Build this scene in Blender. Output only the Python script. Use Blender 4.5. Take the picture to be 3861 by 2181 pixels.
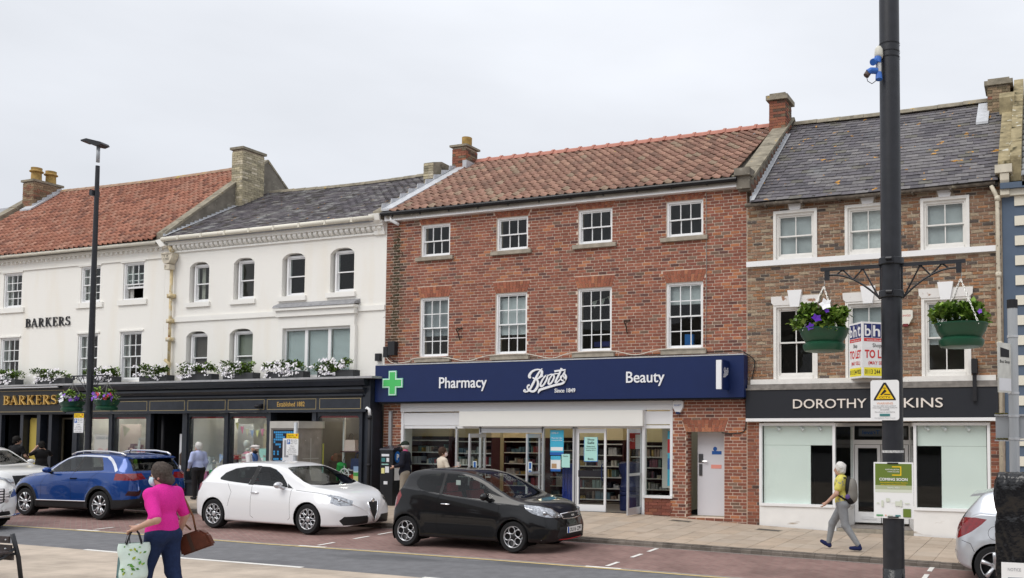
import bpy, bmesh, math, random
import numpy as np
from mathutils import Matrix, Vector
for _o in list(bpy.data.objects):
 bpy.data.objects.remove(_o)
S = bpy.context.scene
COL = S.collection
R = random.Random(11)
PI = math.pi
# ------------------------------------------------------------------ camera
cd = bpy.data.cameras.new('camera')
cam = bpy.data.objects.new('camera', cd)
COL.objects.link(cam)
cam.matrix_world = Matrix(((0.93880, 0.01609, 0.34408, 6.478),
      (0.34446, -0.04635, -0.93766, -19.452),
      (0.00086, 0.99880, -0.04905, 2.096),
      (0, 0, 0, 1)))
cd.sensor_width = 36.0
cd.lens = 31.55
cd.shift_x = -0.2028
cd.shift_y = 0.0958
cd.clip_start = 0.1
cd.clip_end = 3000
S.camera = cam
# ------------------------------------------------------------------ sky, sun, exposure
SUN_EL, SUN_AZ = math.radians(52), math.radians(205)
W = bpy.data.worlds.new('World')
S.world = W
W.use_nodes = True
nt = W.node_tree
nt.nodes.clear()
N = nt.nodes.new
L = nt.links.new
out = N('ShaderNodeOutputWorld')
bg = N('ShaderNodeBackground')
bg.inputs[1].default_value = 0.1
sky = N('ShaderNodeTexSky')
sky.sky_type = 'NISHITA'
sky.sun_disc = False
sky.sun_elevation = SUN_EL
sky.sun_rotation = SUN_AZ
tc = N('ShaderNodeTexCoord')
sep = N('ShaderNodeSeparateXYZ')
L(tc.outputs['Generated'], sep.inputs[0])
mx = N('ShaderNodeMath'); mx.operation = 'MAXIMUM'; mx.inputs[1].default_value = 0.0
L(sep.outputs[2], mx.inputs[0])
pw = N('ShaderNodeMath'); pw.operation = 'POWER'; pw.inputs[1].default_value = 1.4
L(mx.outputs[0], pw.inputs[0])
ma = N('ShaderNodeMath'); ma.operation = 'MULTIPLY_ADD'; ma.inputs[1].default_value = 7.2; ma.inputs[2].default_value = 6.9
L(pw.outputs[0], ma.inputs[0])
mp = N('ShaderNodeMapping'); mp.inputs['Scale'].default_value = (1.0, 1.0, 3.2)
L(tc.outputs['Generated'], mp.inputs[0])
nz = N('ShaderNodeTexNoise'); nz.inputs['Scale'].default_value = 1.6; nz.inputs['Detail'].default_value = 5; nz.inputs['Roughness'].default_value = 0.5
L(mp.outputs[0], nz.inputs['Vector'])
mr = N('ShaderNodeMapRange'); mr.inputs['From Min'].default_value = 0.3; mr.inputs['From Max'].default_value = 0.7
mr.inputs['To Min'].default_value = 0.86; mr.inputs['To Max'].default_value = 1.09
L(nz.outputs[0], mr.inputs[0])
mu = N('ShaderNodeMath'); mu.operation = 'MULTIPLY'
L(ma.outputs[0], mu.inputs[0]); L(mr.outputs[0], mu.inputs[1])
vs = N('ShaderNodeVectorMath'); vs.operation = 'SCALE'; vs.inputs[0].default_value = (0.955, 0.985, 1.045)
L(mu.outputs[0], vs.inputs['Scale'])
mix = N('ShaderNodeMixRGB'); mix.inputs[0].default_value = 0.94
L(sky.outputs[0], mix.inputs[1]); L(vs.outputs[0], mix.inputs[2])
L(mix.outputs[0], bg.inputs[0]); L(bg.outputs[0], out.inputs[0])
sd = bpy.data.lights.new('sun', 'SUN')
sd.energy = 1.5
sd.angle = math.radians(35)
sd.color = (1.0, 0.96, 0.9)
sun = bpy.data.objects.new('sun', sd)
COL.objects.link(sun)
sun.location = (-8, -40, 40)
sun.rotation_euler = Vector((0.30, 0.70, -0.92)).to_track_quat('-Z', 'Y').to_euler()
vw = S.view_settings
vw.view_transform = 'Standard'
vw.look = 'None'
vw.exposure = 0.12
vw.gamma = 1.0
vw.use_curve_mapping = False
S.render.engine = 'CYCLES'
# ------------------------------------------------------------------ material factory
MATS = {}
def mat(name, col, rough=0.65, spec=0.35, metal=0.0, var=0.0, vscale=4.0, bump=0.0, bscale=60.0,
  tint=False, emit=0.0, spots=(), coat=0.0, alpha=None, stretch=None):
 """spots: (colour, noise scale, threshold, softness[, (sx,sy,sz)])"""
 if name in MATS:
  return MATS[name]
 m = bpy.data.materials.new(name)
 m.use_nodes = True
 t = m.node_tree
 b = t.nodes['Principled BSDF']
 n = t.nodes.new
 l = t.links.new
 b.inputs['Roughness'].default_value = rough
 b.inputs['Specular IOR Level'].default_value = spec
 b.inputs['Metallic'].default_value = metal
 b.inputs['Coat Weight'].default_value = coat
 b.inputs['Coat Roughness'].default_value = 0.04
 c4 = (col[0], col[1], col[2], 1)
 b.inputs['Base Color'].default_value = c4
 cur = None
 geo = None
 def pos(sc=None):
  nonlocal geo
  if geo is None:
   geo = n('ShaderNodeNewGeometry')
  if sc:
   mpn = n('ShaderNodeMapping')
   mpn.inputs['Scale'].default_value = sc
   l(geo.outputs['Position'], mpn.inputs[0])
   return mpn.outputs[0]
  return geo.outputs['Position']
 if tint:
  a = n('ShaderNodeAttribute')
  a.attribute_name = 'tint'
  mm = n('ShaderNodeMixRGB'); mm.blend_type = 'MULTIPLY'; mm.inputs[0].default_value = 1
  mm.inputs[1].default_value = c4
  l(a.outputs['Color'], mm.inputs[2])
  cur = mm.outputs[0]
 if var > 0:
  nn = n('ShaderNodeTexNoise')
  nn.inputs['Scale'].default_value = vscale
  nn.inputs['Detail'].default_value = 6
  l(pos(stretch), nn.inputs['Vector'])
  r = n('ShaderNodeMapRange')
  r.inputs['From Min'].default_value = 0.25; r.inputs['From Max'].default_value = 0.75
  r.inputs['To Min'].default_value = 1 - var; r.inputs['To Max'].default_value = 1 + var
  l(nn.outputs[0], r.inputs[0])
  v = n('ShaderNodeVectorMath'); v.operation = 'SCALE'
  if cur: l(cur, v.inputs[0])
  else: v.inputs[0].default_value = col
  l(r.outputs[0], v.inputs['Scale'])
  cur = v.outputs[0]
 for sp in spots:
  nn = n('ShaderNodeTexNoise')
  nn.inputs['Scale'].default_value = sp[1]
  nn.inputs['Detail'].default_value = 4
  l(pos(sp[4] if len(sp) > 4 else None), nn.inputs['Vector'])
  r = n('ShaderNodeMapRange')
  r.inputs['From Min'].default_value = sp[2]; r.inputs['From Max'].default_value = sp[2] + sp[3]
  l(nn.outputs[0], r.inputs[0])
  mm = n('ShaderNodeMixRGB')
  l(r.outputs[0], mm.inputs[0])
  if cur: l(cur, mm.inputs[1])
  else: mm.inputs[1].default_value = c4
  mm.inputs[2].default_value = (*sp[0], 1)
  cur = mm.outputs[0]
 if cur:
  l(cur, b.inputs['Base Color'])
 if bump > 0:
  nb = n('ShaderNodeTexNoise')
  nb.inputs['Scale'].default_value = bscale
  nb.inputs['Detail'].default_value = 4
  l(pos(), nb.inputs['Vector'])
  bp = n('ShaderNodeBump')
  bp.inputs['Strength'].default_value = bump
  bp.inputs['Distance'].default_value = 0.01
  l(nb.outputs[0], bp.inputs['Height'])
  l(bp.outputs[0], b.inputs['Normal'])
 if emit:
  b.inputs['Emission Color'].default_value = c4
  b.inputs['Emission Strength'].default_value = emit
 MATS[name] = m
 return m
def glass(name, tintc=(0.9, 0.93, 0.92), ior=1.5, rough=0.0, dark=0.0, wob=0.0):
 """thin pane: Fresnel mix of a mirror and clear or tinted transparency; wob = uneven old glass"""
 if name in MATS:
  return MATS[name]
 m = bpy.data.materials.new(name)
 m.use_nodes = True
 t = m.node_tree
 t.nodes.clear()
 n = t.nodes.new
 l = t.links.new
 o = n('ShaderNodeOutputMaterial')
 fr = n('ShaderNodeFresnel'); fr.inputs[0].default_value = ior
 tr = n('ShaderNodeBsdfTransparent'); tr.inputs[0].default_value = (*[c * (1 - dark) for c in tintc], 1)
 gl = n('ShaderNodeBsdfGlossy'); gl.inputs['Roughness'].default_value = rough
 if wob:
  ge = n('ShaderNodeNewGeometry')
  nb = n('ShaderNodeTexNoise'); nb.inputs['Scale'].default_value = 1.7; nb.inputs['Detail'].default_value = 2
  l(ge.outputs['Position'], nb.inputs['Vector'])
  bp = n('ShaderNodeBump'); bp.inputs['Strength'].default_value = wob; bp.inputs['Distance'].default_value = 0.05
  l(nb.outputs[0], bp.inputs['Height']); l(bp.outputs[0], gl.inputs['Normal'])
 mxs = n('ShaderNodeMixShader')
 gb = n('ShaderNodeNewGeometry')
 iv = n('ShaderNodeMath'); iv.operation = 'SUBTRACT'; iv.inputs[0].default_value = 1.0
 l(gb.outputs['Backfacing'], iv.inputs[1])
 fm = n('ShaderNodeMath'); fm.operation = 'MULTIPLY'
 l(fr.outputs[0], fm.inputs[0]); l(iv.outputs[0], fm.inputs[1])
 l(fm.outputs[0], mxs.inputs[0]); l(tr.outputs[0], mxs.inputs[1]); l(gl.outputs[0], mxs.inputs[2])
 l(mxs.outputs[0], o.inputs[0])
 MATS[name] = m
 return m
# ------------------------------------------------------------------ mesh builder
def setup(o, name=None, label=None, cat=None, group=None, kind=None):
 if label: o['label'] = label
 if cat: o['category'] = cat
 if group: o['group'] = group
 if kind: o['kind'] = kind
 return o
def thing(name, label, cat, loc=(0, 0, 0), group=None, rot=None):
 o = bpy.data.objects.new(name, None)
 o.empty_display_size = 0.2
 COL.objects.link(o)
 o.matrix_basis = Matrix.Translation(loc) @ (rot.to_4x4() if rot is not None else Matrix())
 WM[o.name] = o.matrix_basis.copy()
 return setup(o, label=label, cat=cat, group=group)
WM = {}
class MB:
 def __init__(s, M=None):
  s.v = []; s.f = []; s.m = []; s.t = []; s.M = M
 def add(s, vs, fs, mi=0, tint=None):
  b = len(s.v)
  if s.M is not None:
   vs = [tuple(s.M @ Vector(p)) for p in vs]
  s.v += [tuple(p) for p in vs]
  for f in fs:
   s.f.append([i + b for i in f]); s.m.append(mi); s.t.append(tint or (1, 1, 1))
  return s
 def box(s, x0, x1, y0, y1, z0, z1, mi=0, tint=None):
  x0, x1 = sorted((x0, x1)); y0, y1 = sorted((y0, y1)); z0, z1 = sorted((z0, z1))
  return s.add([(x0, y0, z0), (x1, y0, z0), (x1, y1, z0), (x0, y1, z0), (x0, y0, z1), (x1, y0, z1), (x1, y1, z1), (x0, y1, z1)],
     [(0, 3, 2, 1), (4, 5, 6, 7), (0, 1, 5, 4), (1, 2, 6, 5), (2, 3, 7, 6), (3, 0, 4, 7)], mi, tint)
 def prism(s, pts, axis, a0, a1, mi=0, tint=None):
  """polygon pts in the plane normal to axis, extruded a0..a1. axis y: (x,z); x: (y,z); z: (x,y)"""
  def P(p, a):
   return (p[0], a, p[1]) if axis == 'y' else (a, p[0], p[1]) if axis == 'x' else (p[0], p[1], a)
  n = len(pts)
  A = sum(pts[i][0] * pts[(i + 1) % n][1] - pts[(i + 1) % n][0] * pts[i][1] for i in range(n))
  if (A < 0): pts = pts[::-1]
  if axis == 'y': pts = pts[::-1]
  a0, a1 = sorted((a0, a1))
  vs = [P(p, a0) for p in pts] + [P(p, a1) for p in pts]
  fs = [tuple(range(n - 1, -1, -1)), tuple(range(n, 2 * n))] + [(i, (i + 1) % n, n + (i + 1) % n, n + i) for i in range(n)]
  return s.add(vs, fs, mi, tint)
 def tube(s, pts, r, n=8, mi=0, tint=None, cap=True):
  pts = [Vector(p) for p in pts]
  rs = r if isinstance(r, (list, tuple)) else [r] * len(pts)
  vs = []; fs = []
  up = None
  for i, p in enumerate(pts):
   d = (pts[min(i + 1, len(pts) - 1)] - pts[max(i - 1, 0)]).normalized()
   if up is None:
    up = Vector((0, 0, 1)) if abs(d.z) < 0.9 else Vector((1, 0, 0))
   a = d.cross(up).normalized(); up = a.cross(d).normalized()
   for k in range(n):
    q = 2 * PI * k / n
    vs.append(p + (a * math.cos(q) + up * math.sin(q)) * rs[i])
  for i in range(len(pts) - 1):
   for k in range(n):
    fs.append((i * n + k, i * n + (k + 1) % n, (i + 1) * n + (k + 1) % n, (i + 1) * n + k))
  if cap:
   fs.append(tuple(range(n - 1, -1, -1))); fs.append(tuple((len(pts) - 1) * n + k for k in range(n)))
  return s.add(vs, fs, mi, tint)
 def lathe(s, prof, c=(0, 0, 0), n=16, axis='z', mi=0, tint=None, cap=True):
  vs = []; fs = []
  for r, h in prof:
   for k in range(n):
    q = 2 * PI * k / n
    a, b = r * math.cos(q), r * math.sin(q)
    p = (a, b, h) if axis == 'z' else (a, h, b) if axis == 'y' else (h, a, b)
    vs.append((p[0] + c[0], p[1] + c[1], p[2] + c[2]))
  for i in range(len(prof) - 1):
   for k in range(n):
    fs.append((i * n + k, i * n + (k + 1) % n, (i + 1) * n + (k + 1) % n, (i + 1) * n + k))
  if cap:
   fs.append(tuple(range(n - 1, -1, -1))); fs.append(tuple((len(prof) - 1) * n + k for k in range(n)))
  if axis == 'y': fs = [f[::-1] for f in fs]
  return s.add(vs, fs, mi, tint)
 def ball(s, c, r, nu=12, nv=8, mi=0, tint=None):
  if not isinstance(r, (list, tuple)): r = (r, r, r)
  vs = []; fs = []
  for i in range(nv + 1):
   a = PI * i / nv
   for k in range(nu):
    q = 2 * PI * k / nu
    vs.append((c[0] + r[0] * math.sin(a) * math.cos(q), c[1] + r[1] * math.sin(a) * math.sin(q), c[2] - r[2] * math.cos(a)))
  for i in range(nv):
   for k in range(nu):
    fs.append((i * nu + k, i * nu + (k + 1) % nu, (i + 1) * nu + (k + 1) % nu, (i + 1) * nu + k))
  return s.add(vs, fs, mi, tint)
 def ribbon(s, pts, ws, P, d=0.03, mi=0, tint=None, n=None):
  """flat stroke along 2-D pts with widths ws; P(u, v, depth) maps to 3-D; front at depth 0, back at d"""
  pts = [Vector((p[0], p[1])) for p in pts]
  if not isinstance(ws, (list, tuple)): ws = [ws] * len(pts)
  Ls = []; Rs = []
  for i, p in enumerate(pts):
   t = (pts[min(i + 1, len(pts) - 1)] - pts[max(i - 1, 0)])
   t.normalize(); nn = Vector((-t.y, t.x))
   Ls.append(p + nn * ws[i] / 2); Rs.append(p - nn * ws[i] / 2)
  k = len(pts)
  vs = [P(q.x, q.y, 0) for q in Ls] + [P(q.x, q.y, 0) for q in Rs] + [P(q.x, q.y, d) for q in Ls] + [P(q.x, q.y, d) for q in Rs]
  fs = []
  for i in range(k - 1):
   fs += [(i, k + i, k + i + 1, i + 1), (i, i + 1, 2 * k + i + 1, 2 * k + i), (k + i, 3 * k + i, 3 * k + i + 1, k + i + 1)]
  fs += [(0, 2 * k, 3 * k, k), (k - 1, 2 * k - 1, 4 * k - 1, 3 * k - 1)]
  return s.add(vs, fs, mi, tint)
 def mesh(s, name, mats, smooth=False):
  me = bpy.data.meshes.new(name)
  me.from_pydata(s.v, [], s.f)
  if not isinstance(mats, (list, tuple)): mats = [mats]
  for q in mats: me.materials.append(q)
  if len(mats) > 1: me.polygons.foreach_set('material_index', s.m)
  if any(t != (1, 1, 1) for t in s.t):
   at = me.attributes.new('tint', 'FLOAT_COLOR', 'FACE')
   at.data.foreach_set('color', np.array([(t[0], t[1], t[2], 1.0) for t in s.t], dtype=np.float32).ravel())
  if smooth:
   me.polygons.foreach_set('use_smooth', [True] * len(me.polygons))
  return me
 def build(s, name, mats, parent=None, smooth=False, local=False, auto=None, **kw):
  me = s.mesh(name, mats, smooth or auto is not None)
  if auto is not None:
   sharp_edges(me, auto)
  return place(name, me, parent, local, **kw)
def sharp_edges(me, deg):
 bm = bmesh.new(); bm.from_mesh(me)
 lim = math.radians(deg)
 for e in bm.edges:
  if len(e.link_faces) == 2 and e.calc_face_angle(0) > lim: e.smooth = False
 bm.to_mesh(me); bm.free()
def place(name, me, parent=None, local=False, loc=None, M=None, **kw):
 o = bpy.data.objects.new(name, me)
 COL.objects.link(o)
 w = M.copy() if M is not None else Matrix.Translation(loc) if loc is not None else Matrix()
 if parent is not None:
  o.parent = parent
  if not local:
   o.matrix_parent_inverse = WM.get(parent.name, Matrix()).inverted()
  o.matrix_basis = w
  WM[o.name] = w if not local else WM.get(parent.name, Matrix()) @ w
 else:
  o.matrix_basis = w
  WM[o.name] = w
 return setup(o, **kw)
def wall_mb(mb, x0, x1, z0, z1, holes, y0, y1, mi=0):
 """front wall slab between y0 (front) and y1 with rectangular holes (xa, xb, za, zb)"""
 xs = sorted({x0, x1, *[h[0] for h in holes], *[h[1] for h in holes]})
 zs = sorted({z0, z1, *[h[2] for h in holes], *[h[3] for h in holes]})
 xs = [x for x in xs if x0 <= x <= x1]; zs = [z for z in zs if z0 <= z <= z1]
 def hol(i, j):
  if i < 0 or j < 0 or i >= len(xs) - 1 or j >= len(zs) - 1: return True
  cx, cz = (xs[i] + xs[i + 1]) / 2, (zs[j] + zs[j + 1]) / 2
  return any(h[0] < cx < h[1] and h[2] < cz < h[3] for h in holes)
 for i in range(len(xs) - 1):
  for j in range(len(zs) - 1):
   if hol(i, j): continue
   a, b, c, d = xs[i], xs[i + 1], zs[j], zs[j + 1]
   mb.add([(a, y0, c), (b, y0, c), (b, y0, d), (a, y0, d)], [(0, 1, 2, 3)], mi)
   mb.add([(a, y1, c), (b, y1, c), (b, y1, d), (a, y1, d)], [(3, 2, 1, 0)], mi)
   if hol(i - 1, j): mb.add([(a, y0, c), (a, y0, d), (a, y1, d), (a, y1, c)], [(0, 1, 2, 3)], mi)
   if hol(i + 1, j): mb.add([(b, y0, c), (b, y1, c), (b, y1, d), (b, y0, d)], [(0, 1, 2, 3)], mi)
   if hol(i, j - 1): mb.add([(a, y0, c), (a, y1, c), (b, y1, c), (b, y0, c)], [(0, 1, 2, 3)], mi)
   if hol(i, j + 1): mb.add([(a, y0, d), (b, y0, d), (b, y1, d), (a, y1, d)], [(0, 1, 2, 3)], mi)
 return mb
def text_poly(body, bold=0.0):
 cu = bpy.data.curves.new('t', 'FONT')
 cu.body = body
 cu.resolution_u = 3
 cu.offset = bold
 ob = bpy.data.objects.new('t', cu)
 me = bpy.data.meshes.new_from_object(ob)
 vs = [(v.co.x, v.co.y) for v in me.vertices]
 fs = [tuple(p.vertices) for p in me.polygons]
 bpy.data.objects.remove(ob); bpy.data.curves.remove(cu); bpy.data.meshes.remove(me)
 return vs, fs
def text_mb(mb, body, P, u0, u1, v0, v1, d=0.0, mi=0, bold=0.0, fit=True):
 """flat or raised lettering fitted into u0..u1 x v0..v1; P(u, v, depth) maps to 3-D"""
 vs, fs = text_poly(body, bold)
 if not vs: return
 ax, bx = min(v[0] for v in vs), max(v[0] for v in vs)
 ay, by = min(v[1] for v in vs), max(v[1] for v in vs)
 U = lambda p: (u0 + (p[0] - ax) / (bx - ax) * (u1 - u0), v0 + (p[1] - ay) / (by - ay) * (v1 - v0))
 q = [U(p) for p in vs]
 mb.add([P(a, b, 0) for a, b in q], fs, mi)
 if d:
  ed = {}
  for f in fs:
   for i in range(len(f)):
    e = (f[i], f[(i + 1) % len(f)])
    ed[tuple(sorted(e))] = None if tuple(sorted(e)) in ed else e
  for e in ed.values():
   if e:
    a, b = q[e[0]], q[e[1]]
    mb.add([P(*a, 0), P(*b, 0), P(*b, d), P(*a, d)], [(3, 2, 1, 0)], mi)
def front(y):
 return lambda u, v, d: (u, y + d, v)
def arc(cx, cy, rx, ry, a0, a1, n=10):
 return [(cx + rx * math.cos(math.radians(a0 + (a1 - a0) * i / n)), cy + ry * math.sin(math.radians(a0 + (a1 - a0) * i / n))) for i in range(n + 1)]
def serif(mb, body, P, u0, v0, h, sx=1.0, d=0.03, mi=0):
 """Roman capitals with serifs"""
 G = {
  'B': ([([(.2, 0), (.2, 1)], .15), ([(.04, .02), (.4, .02)], .04), ([(.04, .98), (.4, .98)], .04), (arc(.3, .755, .3, .225, 90, -90), [.04, .05, .08, .11, .13, .14, .13, .11, .08, .05, .04]), (arc(.3, .275, .36, .255, 90, -90), [.04, .05, .08, .12, .14, .15, .14, .12, .08, .05, .04])], .76),
  'A': ([([(.12, 0), (.44, 1)], .05), ([(.40, .98), (.78, 0)], .15), ([(.22, .33), (.66, .33)], .045), ([(0, .02), (.26, .02)], .04), ([(.6, .02), (.92, .02)], .04)], .94),
  'R': ([([(.2, 0), (.2, 1)], .15), ([(.04, .02), (.38, .02)], .04), ([(.04, .98), (.4, .98)], .04), (arc(.3, .735, .32, .245, 90, -90), [.04, .05, .08, .11, .13, .14, .13, .11, .08, .05, .04]), ([(.36, .48), (.74, .0)], .14), ([(.68, .02), (.88, .02)], .04)], .9),
  'K': ([([(.2, 0), (.2, 1)], .15), ([(.04, .02), (.38, .02)], .04), ([(.04, .98), (.38, .98)], .04), ([(.26, .4), (.7, .98)], .05), ([(.38, .58), (.78, 0)], .15), ([(.56, .98), (.84, .98)], .04), ([(.6, .02), (.94, .02)], .04)], .95),
  'E': ([([(.2, 0), (.2, 1)], .15), ([(.04, .02), (.66, .02)], .045), ([(.04, .98), (.64, .98)], .045), ([(.2, .52), (.5, .52)], .045), ([(.66, 0), (.69, .25)], .04), ([(.63, 1), (.65, .77)], .04), ([(.5, .42), (.5, .62)], .04)], .76),
  'S': ([(arc(.32, .76, .22, .215, 35, 180, 8) + arc(.32, .74, .22, .2, 180, 235, 4)[1:] + arc(.34, .26, .24, .23, 60, 0, 4) + arc(.34, .25, .24, .22, 0, -150, 8)[1:], [.05, .05, .05, .05, .06, .07, .09, .1, .11, .13, .14, .15, .15, .15, .15, .14, .13, .12, .11, .1, .08, .06, .05, .05, .05, .05]), ([(.52, 1), (.53, .74)], .035), ([(.08, 0), (.08, .28)], .035)], .66)}
 u = u0
 for ch in body:
  strokes, adv = G[ch]
  for i, (pts, w) in enumerate(strokes):
   w2 = [q * h for q in w][:len(pts)] if isinstance(w, list) else w * h
   if isinstance(w2, list) and len(w2) < len(pts): w2 += [w2[-1]] * (len(pts) - len(w2))
   e = -0.0006 * i
   mb.ribbon([(u + p[0] * h * sx, v0 + p[1] * h) for p in pts], w2, lambda a, b, dd, e=e: P(a, b, dd + e), d, mi)
  u += (adv + .06) * h * sx
 return u
# ------------------------------------------------------------------ ground heights (the street falls to the right)
RX = [-80, -40, -24, -16, -11, -8, -5, -2.7, 0, 4, 8, 20, 60]
RZ = [.55, .25, .07, 0, -.035, -.08, -.105, -.13, -.17, -.24, -.32, -.5, -.9]
BX = [-80, -40, -24, -17, -10, -5, -2.5, -1.8, 0, 1.8, 4.8, 12, 60]
BZ = [.75, .45, .30, .245, .21, .165, .13, .09, 0, -.08, -.14, -.33, -.95]
KX = [-80, -30, -20, -14, -7.6, -2.4, 0, 5, 60]
KY = [-1.9, -2.2, -2.4, -2.65, -3.2, -3.55, -3.62, -3.75, -4.2]
def rz(x): return float(np.interp(x, RX, RZ))
def zb(x): return float(np.interp(x, BX, BZ))
def ky(x): return float(np.interp(x, KX, KY))
def road_z(x, y):
 k = ky(x)
 z = rz(x)
 if y > -6: z += .03 - .05 * (k - y) / (k + 6)
 elif y > -8: z += -.02 - .01 * (-6 - y) / 2
 else: z += -.03 + .038 * min(-8 - y, 14)
 return z
def pav_z(x, y):
 k = ky(x)
 t = min(max(y / k, 0), 1)
 return zb(x) * (1 - t) + (rz(x) + .12) * t
# ------------------------------------------------------------------ ground
def brick_mat(name, c1, c2, cm, bw, bh, mortar, rot=0.0, rough=0.85, bump=0.3):
 m = mat(name, c1, rough, 0.25)
 t = m.node_tree; n = t.nodes.new; l = t.links.new
 b = t.nodes['Principled BSDF']
 ge = n('ShaderNodeNewGeometry')
 mpn = n('ShaderNodeMapping'); mpn.inputs['Rotation'].default_value = (0, 0, rot)
 l(ge.outputs['Position'], mpn.inputs[0])
 br = n('ShaderNodeTexBrick')
 br.inputs['Scale'].default_value = 1
 br.inputs['Brick Width'].default_value = bw; br.inputs['Row Height'].default_value = bh
 br.inputs['Mortar Size'].default_value = mortar; br.inputs['Mortar Smooth'].default_value = 0.3
 br.inputs['Color1'].default_value = (*c1, 1); br.inputs['Color2'].default_value = (*c2, 1); br.inputs['Mortar'].default_value = (*cm, 1)
 l(mpn.outputs[0], br.inputs[0])
 nn = n('ShaderNodeTexNoise'); nn.inputs['Scale'].default_value = 0.9; nn.inputs['Detail'].default_value = 8; nn.inputs['Roughness'].default_value = 0.65
 l(ge.outputs['Position'], nn.inputs[0])
 r = n('ShaderNodeMapRange'); r.inputs['From Min'].default_value = .3; r.inputs['From Max'].default_value = .7
 r.inputs['To Min'].default_value = .7; r.inputs['To Max'].default_value = 1.3
 l(nn.outputs[0], r.inputs[0])
 v = n('ShaderNodeVectorMath'); v.operation = 'SCALE'
 l(br.outputs[0], v.inputs[0]); l(r.outputs[0], v.inputs['Scale']); l(v.outputs[0], b.inputs['Base Color'])
 bp = n('ShaderNodeBump'); bp.inputs['Strength'].default_value = bump; bp.inputs['Distance'].default_value = .01; bp.invert = True
 l(br.outputs['Fac'], bp.inputs['Height']); l(bp.outputs[0], b.inputs['Normal'])
 return m
M_asph = mat('asphalt', (.165, .165, .172), .9, .25, var=.16, vscale=5, bump=.5, bscale=220,
   spots=(((.11, .11, .115), 1.1, .58, .12, (.25, 1.2, 1)), ((.3, .3, .31), 160, .68, .06), ((.03, .03, .035), 190, .66, .08)))
M_bay = brick_mat('block_paving', (.255, .16, .142), (.21, .128, .115), (.23, .18, .155), .2, .1, .007, .6)
M_chan = mat('channel_setts', (.28, .245, .225), .9, .2, var=.2, vscale=9, bump=.3)
M_slab = mat('paving_slab', (.44, .36, .285), .85, .25, var=.1, vscale=3, bump=.25, bscale=150, tint=True, spots=(((.2, .16, .13), 2.2, .64, .16), ((.62, .55, .47), 38, .7, .05)))
M_slabj = mat('paving_joint', (.13, .105, .085), .95, .1)
M_market = brick_mat('market_paving', (.47, .395, .32), (.44, .37, .3), (.36, .3, .245), .9, .6, .008, .0)
M_kerb = mat('kerb_stone', (.17, .148, .128), .9, .2, var=.3, vscale=7, bump=.4, bscale=90, tint=True)
M_line_w = mat('white_road_paint', (.72, .7, .66), .8, .2, var=.12, vscale=14, spots=(((.3, .27, .25), 30, .68, .06),))
M_line_y = mat('yellow_road_paint', (.56, .43, .19), .85, .2, var=.2, vscale=10)
def sheet(name, x0, x1, fy0, fy1, fz, m, dz=0.0, nx=120, ny=8, **kw):
 mb = MB()
 vs = []
 for i in range(nx + 1):
  x = x0 + (x1 - x0) * i / nx
  a, b = fy0(x), fy1(x)
  for j in range(ny + 1):
   y = a + (b - a) * j / ny
   vs.append((x, y, fz(x, y) + dz))
 fs = [(i * (ny + 1) + j, (i + 1) * (ny + 1) + j, (i + 1) * (ny + 1) + j + 1, i * (ny + 1) + j + 1) for i in range(nx) for j in range(ny)]
 mb.add(vs, fs)
 return mb.build(name, m, smooth=True, **kw)
C_ = lambda v: (lambda x: v)
sheet('ground', -400, 400, C_(-400), C_(60), lambda x, y: min(road_z(max(-80, min(60, x)), y), pav_z(x, min(y, 0))) - .12, M_asph, 0, 80, 60, kind='structure')
sheet('road', -80, 60, C_(-7.95), C_(-6.0), road_z, M_asph, 0, 140, 8, kind='structure')
sheet('parking_bay', -80, 60, C_(-5.86), lambda x: ky(x) - .06, road_z, M_bay, 0, 140, 6, kind='structure')
sheet('gutter', -80, 60, C_(-6.0), C_(-5.86), road_z, M_chan, 0, 140, 1, kind='structure')
sheet('kerb_channel', -80, 60, lambda x: ky(x) - .06, lambda x: ky(x) + .02, road_z, M_chan, 0.002, 140, 1, kind='structure')
sheet('market_paving', -80, 60, C_(-15), C_(-7.95), road_z, M_market, .004, 140, 20, kind='structure')
sheet('market_place', -80, 60, C_(-48), C_(-15), road_z, M_asph, .004, 140, 20, kind='structure')
sheet('yellow_line', -80, 60, C_(-6.06), C_(-5.99), road_z, M_line_y, .006, 140, 1, kind='structure')
mbl = MB()
def road_quad(mb, x0, x1, y0, y1, dz=.006, n=None):
 n = n or max(1, int(abs(x1 - x0) / .5)); k = max(1, int(abs(y1 - y0) / .5))
 vs = [(x0 + (x1 - x0) * i / n, y0 + (y1 - y0) * j / k, road_z(x0 + (x1 - x0) * i / n, y0 + (y1 - y0) * j / k) + dz) for i in range(n + 1) for j in range(k + 1)]
 mb.add(vs, [(i * (k + 1) + j, (i + 1) * (k + 1) + j, (i + 1) * (k + 1) + j + 1, i * (k + 1) + j + 1) for i in range(n) for j in range(k)])
for x0 in (-32.6, -25.1, -17.6, -10.08, -2.6, 4.9, 12.4):   # long dashes on the market side of the road
 road_quad(mbl, x0, x0 + 5.1, -8.0, -7.9, .01)
for xb in (-12.9, -6.75, -.55, 4.57, 10.5):       # parking-bay dividers
 road_quad(mbl, xb - .33, xb + .33, -5.98, -5.9)
 for ya in (-5.8, -4.85, -4.15):
  road_quad(mbl, xb - .04, xb + .04, ya, ya + .42, .007)
mbl.build('road_markings', M_line_w, kind='structure')
pav = sheet('pavement', -80, 60, lambda x: ky(x) + .1, C_(.0), pav_z, M_slabj, -.008, 140, 4, kind='structure')
SL = (.425, .6)
slab_me = []
for i in range(8):
 t = .92 + .16 * R.random()
 w = .97 + .06 * R.random()
 slab_me.append(MB().box(-SL[0] / 2 + .004, SL[0] / 2 - .004, -SL[1] / 2 + .004, SL[1] / 2 - .004, -.05, .0, 0, (t, t * w, t * w * w)).mesh('paving_slab', M_slab))
slabs = []
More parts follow.
